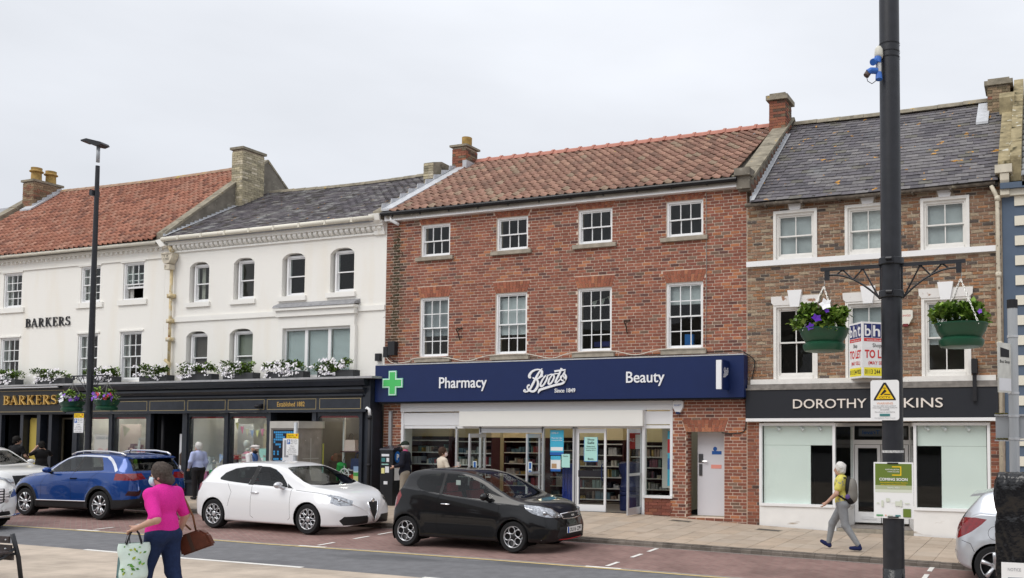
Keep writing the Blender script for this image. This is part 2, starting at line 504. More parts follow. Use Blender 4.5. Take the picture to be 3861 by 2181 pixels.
for i in range(-110, 60):
 x = i * SL[0] + .1
 for j in range(8):
  y = -.05 - (j + .5) * SL[1]
  if y - SL[1] / 2 < ky(x) + .12: continue
  slabs.append((x, y))
slabs.sort(key=lambda p: (p[0] - 6.5) ** 2 + (p[1] + 19.5) ** 2 + (900 if p[0] > 8 else 0))
stuff = MB()
for q, (x, y) in enumerate(slabs):
 z = pav_z(x, y)
 sx = (pav_z(x + .2, y) - pav_z(x - .2, y)) / .4
 sy = (pav_z(x, y + .2) - pav_z(x, y - .2)) / .4
 Mx = Matrix.Translation((x, y, z + R.uniform(-.002, .002))) @ Matrix.Rotation(-math.atan(sx), 4, 'Y') @ Matrix.Rotation(math.atan(sy), 4, 'X')
 if q < 300:
  place('paving_slab', R.choice(slab_me), pav, M=Mx)
 else:
  t = .92 + .16 * R.random()
  stuff.M = Mx
  stuff.box(-SL[0] / 2 + .004, SL[0] / 2 - .004, -SL[1] / 2 + .004, SL[1] / 2 - .004, -.05, 0, 0, (t, t * .98, t * .96))
stuff.build('paving_slabs', M_slab, pav, kind='stuff')
edge = MB()                                        # infill between the last slab row and the kerb
for i in range(-110, 60):
 x = i * SL[0] + .1
 js = [j for j in range(8) if -.05 - (j + 1) * SL[1] >= ky(x) + .12]
 ya = -.05 - (len(js)) * SL[1] - .006
 yb = ky(x) + .135
 if ya - yb < .03: continue
 t = .92 + .16 * R.random()
 xa, xb = x - SL[0] / 2 + .004, x + SL[0] / 2 - .004
 edge.add([(xa, yb, pav_z(xa, yb)), (xb, yb, pav_z(xb, yb)), (xb, ya, pav_z(xb, ya)), (xa, ya, pav_z(xa, ya))], [(0, 1, 2, 3)], 0, (t, t * .98, t * .96))
edge.build('paving_edge', M_slab, pav, kind='stuff')
kerb_me = []
for i in range(6):
 t = .75 + .5 * R.random()
 me = MB().box(-.098, .098, -.07, .07, -.22, .0, 0, (t, t, t)).mesh('kerb_block', M_kerb)
 bm = bmesh.new(); bm.from_mesh(me)
 bmesh.ops.bevel(bm, geom=[e for e in bm.edges if e.verts[0].co.z > -.01 and e.verts[1].co.z > -.01 and e.verts[0].co.y < 0 and e.verts[1].co.y < 0], offset=.03, segments=3, affect='EDGES')
 bm.to_mesh(me); bm.free()
 kerb_me.append(me)
kerb = sheet('kerb', -80, 60, lambda x: ky(x) + .045, lambda x: ky(x) + .135, lambda x, y: rz(x) + .1, M_kerb, 0, 140, 1, kind='structure')
x = -40.0
while x < 14:
 y = ky(x) + .07
 ang = math.atan((ky(x + .2) - ky(x - .2)) / .4)
 sl = math.atan((rz(x + .2) - rz(x - .2)) / .4)
 place('kerb_block', R.choice(kerb_me), kerb, M=Matrix.Translation((x, y, rz(x) + .12 + R.uniform(-.004, .004))) @ Matrix.Rotation(ang, 4, 'Z') @ Matrix.Rotation(-sl, 4, 'Y'))
 x += .2
# ------------------------------------------------------------------ building materials
M_brick = mat('red_brick', (1, 1, 1), .85, .25, tint=True, var=.16, vscale=26, bump=.35, bscale=120,
   spots=(((.05, .045, .035), 1.6, .66, .2, (2.2, 1, .35)),))
M_mort = mat('mortar', (.68, .55, .45), .95, .15, var=.15, vscale=12)
M_obrick = mat('old_brick', (1, 1, 1), .9, .2, tint=True, var=.3, vscale=30, bump=.6, bscale=80,
   spots=(((.05, .042, .036), 1.3, .64, .14, (1, 1, 2.2)), ((.42, .35, .27), 22, .66, .08)))
M_omort = mat('old_mortar', (.48, .40, .31), .95, .1, var=.25, vscale=9, spots=(((.1, .085, .07), 1.1, .64, .2),))
M_white = mat('white_wall_paint', (.86, .845, .80), .75, .3, var=.03, vscale=2, bump=.12, bscale=30,
   spots=(((.68, .6, .47), 1.0, .66, .22, (1.6, 1, .22)),))
M_whiteb = None
M_trim = mat('white_gloss_paint', (.84, .84, .84), .35, .4, var=.02, vscale=5)
M_otrim = mat('flaking_white_paint', (.78, .76, .72), .6, .3, var=.06, vscale=7, bump=.3, bscale=40, spots=(((.36, .3, .25), 14, .7, .05),))
M_sill = mat('stone_sill', (.35, .31, .25), .9, .2, var=.25, vscale=8, bump=.4)
M_stone = mat('coping_stone', (.27, .24, .185), .95, .15, var=.35, vscale=5, bump=.6, bscale=40, spots=(((.45, .3, .08), 5, .66, .06), ((.07, .06, .045), 3, .6, .15)))
M_rend = mat('grey_render', (.2, .18, .15), .95, .1, var=.4, vscale=3, bump=.5, bscale=60, spots=(((.32, .3, .25), 9, .62, .1),))
M_lead = mat('lead_flashing', (.5, .51, .53), .5, .4, var=.15, vscale=8, metal=.2)
M_leadd = mat('lead_roll', (.26, .26, .27), .6, .4, var=.25, vscale=9)
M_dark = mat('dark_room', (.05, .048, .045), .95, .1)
M_room = mat('room_wall', (.52, .49, .45), .9, .1)
M_navy = mat('navy_shopfront_paint', (.02, .024, .033), .35, .45, var=.25, vscale=6)
M_gold = mat('gold_leaf', (.72, .46, .13), .4, .5, metal=.35)
M_gilt = mat('gilt_line', (.42, .33, .16), .5, .4)
M_glass = glass('window_glass', wob=.08)
M_shopglass = glass('shop_glass', (.93, .96, .95))
M_pant = mat('pantile', (1, 1, 1), .85, .25, tint=True, var=.2, vscale=14, bump=.3, bscale=70, spots=(((.1, .085, .07), 6, .66, .1), ((.42, .3, .12), 4, .71, .05)))
M_slate = mat('slate', (1, 1, 1), .75, .35, tint=True, var=.22, vscale=10, bump=.3, bscale=60,
   spots=(((.2, .2, .2), 1.7, .6, .3, (1, .6, .6)), ((.5, .26, .05), 4.5, .66, .02), ((.025, .023, .018), 7, .66, .02)))
M_slate2 = mat('mossy_slate', (1, 1, 1), .8, .3, tint=True, var=.3, vscale=9, bump=.4, bscale=60,
   spots=(((.33, .33, .32), 2.4, .57, .2, (1, .7, .7)), ((.05, .045, .035), 7, .63, .05), ((.5, .25, .05), 4.5, .7, .02)))
# ------------------------------------------------------------------ building helpers
def brick_wall(wallobj, x0, x1, z0, z1, holes, yf, pal, m, bl=.225, bh=.0745, j=.017, rough=.0, nobj=300, yback=.03, zfloor=None):
 """stretcher-bond courses between z0 and z1; the largest in view become objects, the rest one mesh"""
 full = []
 st = MB()
 nrow = int(round((z1 - z0) / bh))
 bh = (z1 - z0) / nrow
 for r in range(nrow):
  za, zb_ = z0 + r * bh, z0 + (r + 1) * bh
  cz = (za + zb_) / 2
  ivs = [(x0, x1)]
  for h in holes:
   if h[2] < cz < h[3]:
    nv = []
    for a, b in ivs:
     if h[1] <= a or h[0] >= b: nv.append((a, b)); continue
     if h[0] > a: nv.append((a, h[0]))
     if h[1] < b: nv.append((h[1], b))
    ivs = nv
  off = (r % 2) * bl / 2 + (R.uniform(-.03, .03) if rough else 0) + (bl / 4 if r % 4 == 3 and not rough else 0)
  for a, b in ivs:
   k0 = math.floor((a - x0 - off) / bl)
   x = x0 + off + k0 * bl
   while x < b:
    xa, xb = max(x, a), min(x + bl, b)
    if xb - xa > .05 and (zfloor is None or zb_ > zfloor((xa + xb) / 2) - .06):
     if xb - xa > bl - .001: full.append((xa, za, r))
     else:
      t = pal((xa + xb) / 2, cz)
      pr = R.uniform(-.002, .003)
      st.box(xa + j / 2, xb - j / 2, yf - pr, yf + yback, za + j / 2, zb_ - j / 2, 0, t)
    x += bl
 full.sort(key=lambda q: (q[0] - 6.5) ** 2 + (q[1] - 2.1) ** 2 * .8 - (60 if q[1] > 3.9 or q[1] < 2.4 else 0))
 mes = []
 for i, (xa, za, r) in enumerate(full):
  t = pal(xa + bl / 2, za)
  if rough: jx, jz = R.uniform(.6, 1.6) * j, R.uniform(.6, 1.7) * j
  else: jx, jz = j, j
  if i < nobj:
   if len(mes) < 24:
    b = MB().box(-bl / 2 + jx / 2, bl / 2 - jx / 2, 0, yback, -bh / 2 + jz / 2, bh / 2 - jz / 2, 0, t)
    mes.append(b.mesh('brick', m))
   place('brick', R.choice(mes), wallobj, loc=(xa + bl / 2, yf - R.uniform(-.002, .003) - rough * R.random(), za + bh / 2))
  else:
   pr = R.uniform(-.002, .003) + rough * R.random()
   st.box(xa + jx / 2, xa + bl - jx / 2, yf - pr, yf + yback, za + jz / 2, za + bh - jz / 2, 0, t)
 st.build('brickwork', m, wallobj, kind='stuff')
def voussoirs(wallobj, x0, x1, z0, z1, splay, yf, m, pal, n=None):
 mb = MB()
 n = n or int((x1 - x0) / .078)
 for i in range(n):
  def X(t, top):
   c = (x0 + x1) / 2
   u = x0 + (x1 - x0) * t
   return u + (u - c) / ((x1 - x0) / 2) * splay * top
  a0, b0, a1, b1 = X(i / n, 0) + .004, X((i + 1) / n, 0) - .004, X(i / n, 1) + .004, X((i + 1) / n, 1) - .004
  f = .36 if i % 2 else .64
  am, bm_ = a0 + (a1 - a0) * f, b0 + (b1 - b0) * f
  zm = z0 + (z1 - z0) * f
  mb.prism([(a0, z0), (b0, z0), (bm_, zm - .005), (am, zm - .005)], 'y', yf - .004, yf + .05, 0, pal(0, 9))
  mb.prism([(am, zm + .005), (bm_, zm + .005), (b1, z1), (a1, z1)], 'y', yf - .004, yf + .05, 0, pal(0, 9))
 return mb.build('brick_arch', m, wallobj)
def pal_of(cols, wts, dark=0.0):
 def f(x, z):
  c = R.choices(cols, wts)[0]
  k = R.uniform(.82, 1.15)
  return tuple(q * k for q in c)
 return f
def bars(mb, x0, x1, z0, z1, ya, yb, fw, cols, rows, bw=.022, hs=None, bot=None):
 """one sash: frame of width fw and glazing bars"""
 bot = bot or fw
 mb.box(x0, x0 + fw, ya, yb, z0, z1); mb.box(x1 - fw, x1, ya, yb, z0, z1)
 mb.box(x0 + fw, x1 - fw, ya + .001, yb - .001, z0, z0 + bot); mb.box(x0 + fw, x1 - fw, ya + .001, yb - .001, z1 - fw, z1)
 ax, bx, az, bz = x0 + fw, x1 - fw, z0 + bot, z1 - fw
 for i in range(1, cols):
  c = ax + (bx - ax) * i / cols
  mb.box(c - bw / 2, c + bw / 2, ya + .004, yb - .004, az, bz)
 for k in range(1, rows):
  c = az + (bz - az) * k / rows
  mb.box(ax, bx, ya + .006, yb - .006, c - bw / 2, c + bw / 2)
 cells = []
 for i in range(cols):
  for k in range(rows):
   cells.append((ax + (bx - ax) * i / cols, ax + (bx - ax) * (i + 1) / cols, az + (bz - az) * k / rows, az + (bz - az) * (k + 1) / rows))
 return cells
def sash(bld, x0, x1, z0, z1, cols, rt, rb, yf=.04, fw=.055, split=.5, m=None, sill=None, sillm=None, gm=None, raise_=0.0, room=None, blind=None, label=None):
 m = m or M_trim
 gm = gm or M_glass
 mb = MB()
 # box frame
 mb.box(x0, x0 + fw, yf, yf + .12, z0, z1); mb.box(x1 - fw, x1, yf, yf + .12, z0, z1)
 mb.box(x0 + fw, x1 - fw, yf + .001, yf + .12, z1 - fw, z1); mb.box(x0 + fw, x1 - fw, yf - .02, yf + .13, z0, z0 + fw * .8)
 ix0, ix1, iz0, iz1 = x0 + fw, x1 - fw, z0 + fw * .8, z1 - fw
 zm = iz0 + (iz1 - iz0) * split
 hgt = zm - iz0
 up = bars(mb, ix0, ix1, zm - .02, iz1, yf + .03, yf + .06, .032, cols, rt)
 lo = bars(mb, ix0, ix1, iz0 + raise_, zm + .02 + raise_, yf + .065, yf + .095, .032, cols, rb, bot=.06)
 win = mb.build('window', m, bld, label=label)
 for cells, y in ((up, yf + .042), (lo, yf + .078)):
  for c in cells:
   MB().box(c[0], c[1], y, y + .004, c[2], c[3]).build('pane', gm, win)
 if sill:
  sx, sh, sd = sill
  MB().box(x0 - sx, x1 + sx, -sd, yf - .021, z0 - sh, z0 - .002).build('sill', sillm or M_sill, win)
 rb_ = MB()
 d = 1.3
 ry = yf + .14
 a, b, c, e = x0 - .5, x1 + .5, z0 - .3, z1 + .3
 rb_.add([(a, ry + d, c), (b, ry + d, c), (b, ry + d, e), (a, ry + d, e), (a, ry, c), (b, ry, c), (b, ry, e), (a, ry, e)],
   [(0, 1, 2, 3), (4, 0, 3, 7), (1, 5, 6, 2), (3, 2, 6, 7), (4, 5, 1, 0)])
 rb_.build('room', room or M_room, win)
 if blind:
  kind, bm_, za, zb_ = blind
  bb = MB()
  if kind == 'slat':
   n = int((zb_ - za) / .032)
   for i in range(n):
    z = za + (zb_ - za) * (i + .5) / n
    bb.add([(ix0 + .02, yf + .115, z - .013), (ix1 - .02, yf + .115, z - .013), (ix1 - .02, yf + .135, z + .011), (ix0 + .02, yf + .135, z + .011)], [(0, 1, 2, 3)])
   for f in (.25, .75):
    bb.box(ix0 + (ix1 - ix0) * f - .004, ix0 + (ix1 - ix0) * f + .004, yf + .112, yf + .114, za, zb_)
  elif kind == 'cloth':
   n = 26
   xa, xb = za
   vs = []
   for i in range(n + 1):
    x = xa + (xb - xa) * i / n
    y = yf + .16 + .02 * math.sin(i * 1.9)
    vs += [(x, y, z0), (x, y, z1)]
   bb.add(vs, [(2 * i, 2 * i + 2, 2 * i + 3, 2 * i + 1) for i in range(n)])
  else:
   bb.box(ix0, ix1, yf + .13, yf + .136, za, zb_)
  bb.build('blind' if kind != 'cloth' else 'curtain', bm_, win, smooth=kind == 'cloth')  # the brick shop's flat boards are painted sky reflection, slats are blinds
 return win
def gable(bld, xa, xb, ye, ze, yr, zr, z0, m, up=.0, coping=None, cw=.06, ch=.09, name='gable_wall', split=6):
 """cross wall between houses with optional sloping coping"""
 yb_ = 2 * yr - ye
 mb = MB()
 mb.prism([(ye, z0), (yb_, z0), (yb_, ze + up), (yr, zr + up), (ye, ze + up)], 'x', xa, xb)
 g = mb.build(name, m, bld)
 if coping:
  for s in (0, 1):
   for i in range(split):
    def Q(t):
     y = ye + (yr - ye) * t
     z = ze + (zr - ze) * t + up
     return (y, z) if s == 0 else (2 * yr - y, z)
    a, b = Q(i / split + .004), Q((i + 1) / split - .004)
    e = R.uniform(-.008, .008)
    MB().prism([(a[0], a[1] + e), (b[0], b[1] + e), (b[0], b[1] + ch + e), (a[0], a[1] + ch + e)], 'x', xa - cw, xb + cw).build('coping_stone', coping, g)
 return g
def roof_base(bld, x0, x1, ye, ze, yr, zr, m, th=.12, dz=.11):
 yb_ = 2 * yr - ye
 ze0, ze, zr = ze, ze - dz * .3, zr - dz
 return MB().prism([(ye, ze - th), (ye, ze), (yr, zr), (yb_, ze), (yb_, ze - th), (yr, zr - th)], 'x', x0, x1).build('roof', m, bld)
def slope_frame(x, ye, ze, yr, zr, t):
 d = Vector((0, yr - ye, zr - ze)); Ls = d.length; d.normalize()
 n = Vector((0, -d.z, d.y))
 p = Vector((x, ye, ze)) + d * t
 return Matrix(((1, 0, 0, p.x), (0, d.y, n.y, p.y), (0, d.z, n.z, p.z), (0, 0, 0, 1))), Ls
def pantiles(roof, x0, x1, ye, ze, yr, zr, w, g, pal, amp=.034, nobj=300, sag=.0, skip=None, flat=.5):
 """S-profile clay tiles; local u along the eaves, v up the slope"""
 _, Ls = slope_frame(0, ye, ze, yr, zr, 0)
 nc, nr = int(round((x1 - x0) / w)), int(round(Ls / g))
 w = (x1 - x0) / nc; g = Ls / nr
 K = 9
 def shape(u):
  s = u / w
  return amp * (math.cos(2 * PI * (s - .12)) * .7 + .35 * math.cos(4 * PI * (s - .06)))
 def tile(mb, M, t, half=False):
  vs = []
  for k in range(K + 1):
   u = -.012 + (w + .014) * k / K
   h = shape(u)
   vs += [(u, -.03, h + .06), (u, g + .02, h + .022), (u, -.03, h + .06 - .02)]
  b = [tuple(M @ Vector(p)) for p in vs]
  mb.add(b, [(3 * k, 3 * k + 3, 3 * k + 4, 3 * k + 1) for k in range(K)] + [(3 * k + 2, 3 * k + 5, 3 * k + 3, 3 * k) for k in range(K)] + [(0, 1, 2), (3 * K + 2, 3 * K + 1, 3 * K)], 0, t)
 mes = []
 for i in range(14):
  mb = MB(); tile(mb, Matrix(), pal(0, 0)); mes.append(mb.mesh('roof_tile', M_pant, True))
 st = MB()
 cells = []
 for r in range(nr):
  for c in range(nc):
   cells.append((c, r))
 cells.sort(key=lambda q: -q[0] * 1.0 + abs(q[1] - nr * .4) * .2)
 for q, (c, r) in enumerate(cells):
  x = x0 + c * w
  if skip and skip(x + w / 2, r / nr): continue
  Mx, _ = slope_frame(x, ye, ze, yr, zr, r * g)
  dz = sag * math.sin(PI * (x - x0) / (x1 - x0)) * (.4 + .6 * r / nr)
  Mx = Matrix.Translation((0, 0, -dz)) @ Mx @ Matrix.Translation((R.uniform(-.004, .004), R.uniform(-.008, .008), R.uniform(0, .006))) @ Matrix.Rotation(R.uniform(-.012, .012), 4, 'Z')
  if q < nobj: place('roof_tile', R.choice(mes), roof, M=Mx)
  else: tile(st, Mx, pal(x, r))
 st.build('roof_tiling', M_pant, roof, smooth=True, kind='stuff')
def slates(roof, x0, x1, ye, ze, yr, zr, w, g, pal, m, nobj=300, sag=0.0, th=.009):
 _, Ls = slope_frame(0, ye, ze, yr, zr, 0)
 nr = int(round(Ls / g)); g = Ls / nr
 def one(mb, M, ww, t):
  vs = [(0.002, 0, .012 + th), (ww - .002, 0, .012 + th), (ww - .002, g + .03, .004), (0.002, g + .03, .004), (0.002, 0, .01), (ww - .002, 0, .01)]
  mb.add([tuple(M @ Vector(p)) for p in vs], [(0, 1, 2, 3), (4, 5, 1, 0), (0, 3, 4), (5, 2, 1)], 0, t)
 mes = []
 for i in range(14):
  mb = MB(); one(mb, Matrix(), w, pal(0, 0)); mes.append(mb.mesh('roof_slate', m))
 st = MB(); cells = []
 for r in range(nr):
  x = x0 - (w / 2 if r % 2 else 0)
  while x < x1:
   cells.append((max(x, x0), min(x + w, x1), r)); x += w
 cells.sort(key=lambda q: -q[0] + abs(q[2] - nr * .3) * .1)
 k = 0
 for xa, xb, r in cells:
  if xb - xa < .04: continue
  Mx, _ = slope_frame(xa, ye, ze, yr, zr, r * g)
  dz = sag * math.sin(PI * (xa - x0) / (x1 - x0)) * (.4 + .6 * r / nr)
  Mx = Matrix.Translation((0, 0, -dz)) @ Mx @ Matrix.Translation((0, R.uniform(-.008, .008), R.uniform(0, .005))) @ Matrix.Rotation(R.uniform(-.015, .015), 4, 'Z')
  if k < nobj and xb - xa > w - .001:
   place('roof_slate', R.choice(mes), roof, M=Mx); k += 1
  else: one(st, Mx, xb - xa, pal(xa, r))
 st.build('roof_slating', m, roof, kind='stuff')
def ridge(roof, x0, x1, yr, zr, m, seg=.45, r=.13, name='ridge_tile', knob=0.0, sag=0.0, flat=False):
 n = int(round((x1 - x0) / seg))
 for i in range(n):
  a, b = x0 + (x1 - x0) * i / n, x0 + (x1 - x0) * (i + 1) / n
  s = sag * math.sin(PI * ((a + b) / 2 - x0) / (x1 - x0))
  mb = MB()
  prof = [(yr - r * 1.15, zr - r * .55), (yr - r * .8, zr + r * .15), (yr - r * .3, zr + r * .5), (yr + r * .3, zr + r * .5), (yr + r * .8, zr + r * .15), (yr + r * 1.15, zr - r * .55)]
  mb.prism([(p[0], p[1] - s) for p in prof], 'x', a + .003, b - .003)
  if knob: mb.prism([(yr + (p[0] - yr) * 1.12, zr + (p[1] - zr) * 1.12 + knob - s) for p in prof], 'x', b - .07, b + .004)
  mb.build(name, m, roof)
def stepped_flashing(roof, x, wdt, ye, ze, yr, zr, n, m, h=.16, side=1):
 mb = MB()
 for i in range(n):
  t0, t1 = i / n, (i + 1) / n
  y0, y1 = ye + (yr - ye) * t0, ye + (yr - ye) * t1
  z0, z1 = ze + (zr - ze) * t0, ze + (zr - ze) * t1
  mb.prism([(y0, z0), (y1, z1), (y1, z1 + h * .55), (y0, z0 + h)], 'x', x, x + .008 * side)
 Mx = [(ye, ze + .05), (yr, zr + .05), (yr, zr + .058), (ye, ze + .058)]
 mb.prism(Mx, 'x', x, x + wdt * side)
 return mb.build('flashing', m, roof)
def chimney(bld, x0, x1, y0, y1, z0, z1, pal, m, mm, cap=.07, caph=.1, capm=None, pots=(), potm=None, bl=.225, cap2=False):
 core = MB().box(x0 + .012, x1 - .012, y0 + .012, y1 - .012, z0, z1 - .01).build('chimney', mm, bld)
 st = MB()
 bh = .0745
 n = int((z1 - z0) / bh)
 for r in range(n):
  za, zb_ = z0 + r * bh + .005, z0 + (r + 1) * bh - .005
  for face in range(4):
   L0, L1 = (x0, x1) if face % 2 == 0 else (y0, y1)
   x = L0 - (bl / 2 if (r + face) % 2 else 0)
   while x < L1:
    a, b = max(x, L0) + .005, min(x + bl, L1) - .005
    if b - a > .03:
     t = pal(a, za); p = R.uniform(0, .006)
     if face == 0: st.box(a, b, y0 - p, y0 + .05, za, zb_, 0, t)
     elif face == 2: st.box(a, b, y1 - .05, y1 + p, za, zb_, 0, t)
     elif face == 1: st.box(x1 - .05, x1 + p, a + .002, b - .002, za + .001, zb_ - .001, 0, t)
     else: st.box(x0 - p, x0 + .05, a + .002, b - .002, za + .001, zb_ - .001, 0, t)
    x += bl
 st.build('brickwork', m, core, kind='stuff')
 c = MB().box(x0 - cap, x1 + cap, y0 - cap, y1 + cap, z1, z1 + caph)
 if cap2: c.box(x0 + .01, x1 - .01, y0 + .01, y1 - .01, z1 + caph + .002, z1 + caph + .07)
 c.build('chimney_cap', capm or M_stone, core)
 for px, py, r, h, style in pots:
  zz = z1 + caph
  if style: prof = [(r * 1.05, 0), (r, .05), (r * .95, h * .62), (r * 1.3, h * .68), (r * 1.32, h * .74), (r * 1.02, h * .82), (r * 1.05, h), (r * .8, h), (r * .8, h * .8)]
  else: prof = [(r, 0), (r * 1.02, h), (r * .8, h), (r * .8, h * .7)]
  MB().lathe(prof, (px, py, zz), 14).build('chimney_pot', potm or M_pot, core, auto=40)
 return core
M_pot = mat('clay_pot', (.38, .25, .09), .9, .15, var=.3, vscale=9, spots=(((.2, .19, .07), 6, .55, .15),))
# ------------------------------------------------------------------ the red-brick pharmacy
P_red = pal_of([(.27, .1, .066), (.3, .112, .072), (.235, .088, .062), (.4, .16, .08), (.14, .068, .058), (.2, .125, .09)], [30, 28, 22, 9, 7, 4])
P_redd = P_red
_pr0 = P_red
def P_red(x, z):
 c = _pr0(x, z)
 if x < -9.2:                                      # moss and damp under the cut-off downpipe
  cx = -9.86 - (7.5 - z) * .03
  w = .10 + .14 * min(1, max(0, (7.6 - z) / 1.4))
  k = math.exp(-((x - cx) / w) ** 2) * (1 if 4.3 < z < 7.55 else .25 if z < 4.3 else 0) * R.uniform(.75, 1)
  m_ = (.05, .046, .026)
  c = tuple(a * (1 - k) + b * k for a, b in zip(c, m_))
 return c
boots = thing('brick_shop_building', 'red brick shop with orange pantile roof above the wide blue pharmacy sign', 'building', (-5.1, 0, .15))
BW = [(-9.12, -8.2), (-6.77, -5.84), (-4.4, -3.46), (-2.02, -1.08)]
holes = [(a, b, 6.69, 7.56) for a, b in BW] + [(a, b, 4.02, 5.61) for a, b in BW]
holes += [(-9.65, -2.55, -.6, 2.82), (-2.55, -1.84, .54, 2.82), (-1.5, -.55, .1, 2.08)]
X0, X1 = -10.24, 0.0
bw = wall_mb(MB(), X0, X1, -.5, 7.86, holes, .008, .3).build('wall', M_mort, boots)
arch_h = [(a - .1 * (k + .5) / n, b + .1 * (k + .5) / n, za + (zc - za) * k / n, za + (zc - za) * (k + 1) / n) for ws, za, zc, n in ((BW, 7.56, 7.76, 3), (BW, 5.61, 5.9, 4), ([(-1.5, -.55)], 2.08, 2.36, 4)) for a, b in ws for k in range(n)]
brick_wall(bw, X0, X1, -.42, 7.78, holes + arch_h + [(-10.24, 0, 2.86, 3.8)], 0.0, P_red, M_brick, zfloor=zb)
P_arch = pal_of([(.34, .125, .075), (.3, .11, .07), (.39, .16, .09)], [5, 4, 2])
for a, b in BW:
 voussoirs(bw, a, b, 7.565, 7.755, .1, 0, M_brick, P_arch)
 voussoirs(bw, a, b, 5.615, 5.895, .1, 0, M_brick, P_arch)
voussoirs(bw, -1.5, -.55, 2.085, 2.355, .1, 0, M_brick, P_arch)
M_refl = mat('pale_reflection_board', (.5, .52, .54), .7, .2, var=.12, vscale=2)  # pale board colour that paints a sky reflection into the panes
M_greyb = mat('grey_board', (.3, .31, .33), .7, .2, var=.2, vscale=3)
for i, (a, b) in enumerate(BW):
 sash(boots, a, b, 6.69, 7.56, 3, 1, 1, sill=(.13, .1, .07), room=M_greyb, fw=.05)
 bl = ('board', M_refl, 4.55, 5.5) if i == 1 else ('board', M_refl, 5.1, 5.55) if i == 3 else ('board', M_greyb, 4.6, 5.55) if i == 0 else None  # boards behind these panes imitate sky mirrored in the glass
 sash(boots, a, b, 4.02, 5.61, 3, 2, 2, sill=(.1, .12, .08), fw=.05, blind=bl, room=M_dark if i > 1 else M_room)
# bunting and a sign board behind the third first-floor window
bt = MB()
for i, (x, z) in enumerate(((-4.2, 5.3), (-3.98, 5.34), (-3.75, 5.41))):
 bt.add([(x - .08, .5, z + .04), (x + .08, .5, z + .06), (x + .01, .5, z - .13), (x - .08, .505, z + .04), (x + .08, .505, z + .06), (x + .01, .505, z - .13)], [(0, 2, 1), (3, 4, 5)])
bt.tube([(-4.3, .5, 5.33), (-3.55, .5, 5.48)], .006, 5)
bt.build('bunting', mat('bunting_white', (.75, .78, .72)), None, label='string of white bunting pennants hanging behind an upper window of the brick shop', cat='bunting')
MB().box(-4.2, -3.6, .5, .52, 4.2, 4.33).build('shelf_sign', mat('shelf_sign_blue', (.02, .03, .16)), None, label='small dark blue sign board standing inside the bunting window', cat='sign')
MB().box(-1.72, -1.5, .45, .55, 4.1, 4.42).build('blue_chair_back', mat('chair_blue', (.03, .2, .62), .5), None, label='bright blue chair back seen inside the brick shop upper window nearest the old brick shop', cat='chair')
# side door
dm = mat('pale_grey_door', (.62, .62, .66), .45, .4)
dr = MB().box(-1.34, -.56, .35, .4, .12, 2.07).build('door', dm, boots)
rv = MB()
rv.box(-1.5, -.55, .34, .36, .09, .12)
rv.build('door_threshold', M_sill, boots)
rvb = MB()
for r in range(27):                                   # brick reveal of the doorway
 za = .1 + r * .0733
 rvb.box(-1.506, -1.494, .012 + (.11 if r % 2 else 0), .112 + (.11 if r % 2 else 0), za + .005, za + .068, 0, P_red(0, 0))
 rvb.box(-1.506, -1.494, .235 if r % 2 else .125, .34, za + .006, za + .067, 0, P_red(0, 0))
rvb.build('doorway_reveal', M_brick, bw, kind='stuff')
MB().box(-1.5, -.55, .01, .34, -.1, .09).build('door_step', M_sill, boots)
lk = MB().box(-1.31, -1.2, .33, .352, 1.36, 1.56); lk.box(-1.3, -1.22, .334, .352, 1.05, 1.32)
lk.build('lock_plate', mat('lock_metal', (.06, .06, .065), .4, .5), dr)
hd = MB().tube([(-1.2, .3, 1.39), (-1.08, .3, 1.39)], .012); hd.build('door_handle', mat('chrome', (.7, .7, .7), .2, .5, 1.0), dr)
nb = MB(); nb.lathe([(.05, 0), (.05, .004)], (-.9, .344, 1.68), 16, 'y'); nb.box(-.98, -.74, .345, .349, 1.55, 1.63)
nb.build('blue_notice', mat('notice_blue', (.02, .1, .35), .5), dr)
MB().box(-1.0, -.74, .345, .349, 1.22, 1.31).build('red_notice', mat('notice_red', (.75, .3, .25), .5), dr)
# sign
M_blue = mat('blue_sign_panel', (.0055, .018, .088), .42, .4, var=.06, vscale=3)
sg = MB().box(-10.28, .03, -.3, -.02, 2.86, 3.82).build('shop_sign', M_blue, boots)
MB().box(-10.26, .02, -.31, .0, 3.822, 3.85).build('sign_flashing', M_lead, sg)
MB().box(-10.2, -.02, -.24, -.02, 2.82, 2.855).build('sign_soffit', mat('soffit_dark', (.02, .022, .03)), sg)
M_sw = mat('sign_white', (.85, .86, .88), .4, .4)
P = front(-.325)
for body, u0, u1, v0, v1, bo in (('Pharmacy', -8.22, -6.78, 3.1, 3.47, .008), ('Beauty', -2.9, -1.91, 3.15, 3.5, .008), ('Since 1849', -4.83, -4.26, 3.03, 3.13, .01)):
 t = MB(); text_mb(t, body, P, u0, u1, v0, v1, .02, 0, bo)
 t.build('lettering', M_sw, sg)
def LG(u, v, d):
 return (-5.88037 + 7.64312e-4 * u + 3.96e-6 * v, -.33 + d, 3.83434 - 1.276e-5 * u - 6.68665e-4 * v)
lg = MB()
def smooth(pts, ws, n=6):
 P_ = [Vector(p) for p in pts]
 o = []; w = []
 for i in range(len(P_) - 1):
  p0, p1, p2, p3 = P_[max(i - 1, 0)], P_[i], P_[i + 1], P_[min(i + 2, len(P_) - 1)]
  for k in range(n):
   t = k / n
   o.append(.5 * ((2 * p1) + (p2 - p0) * t + (2 * p0 - 5 * p1 + 4 * p2 - p3) * t * t + (3 * p1 - p0 - 3 * p2 + p3) * t ** 3))
   w.append(ws[i] * (1 - t) + ws[i + 1] * t)
 o.append(P_[-1]); w.append(ws[-1])
 return [(q[0], q[1]) for q in o], w
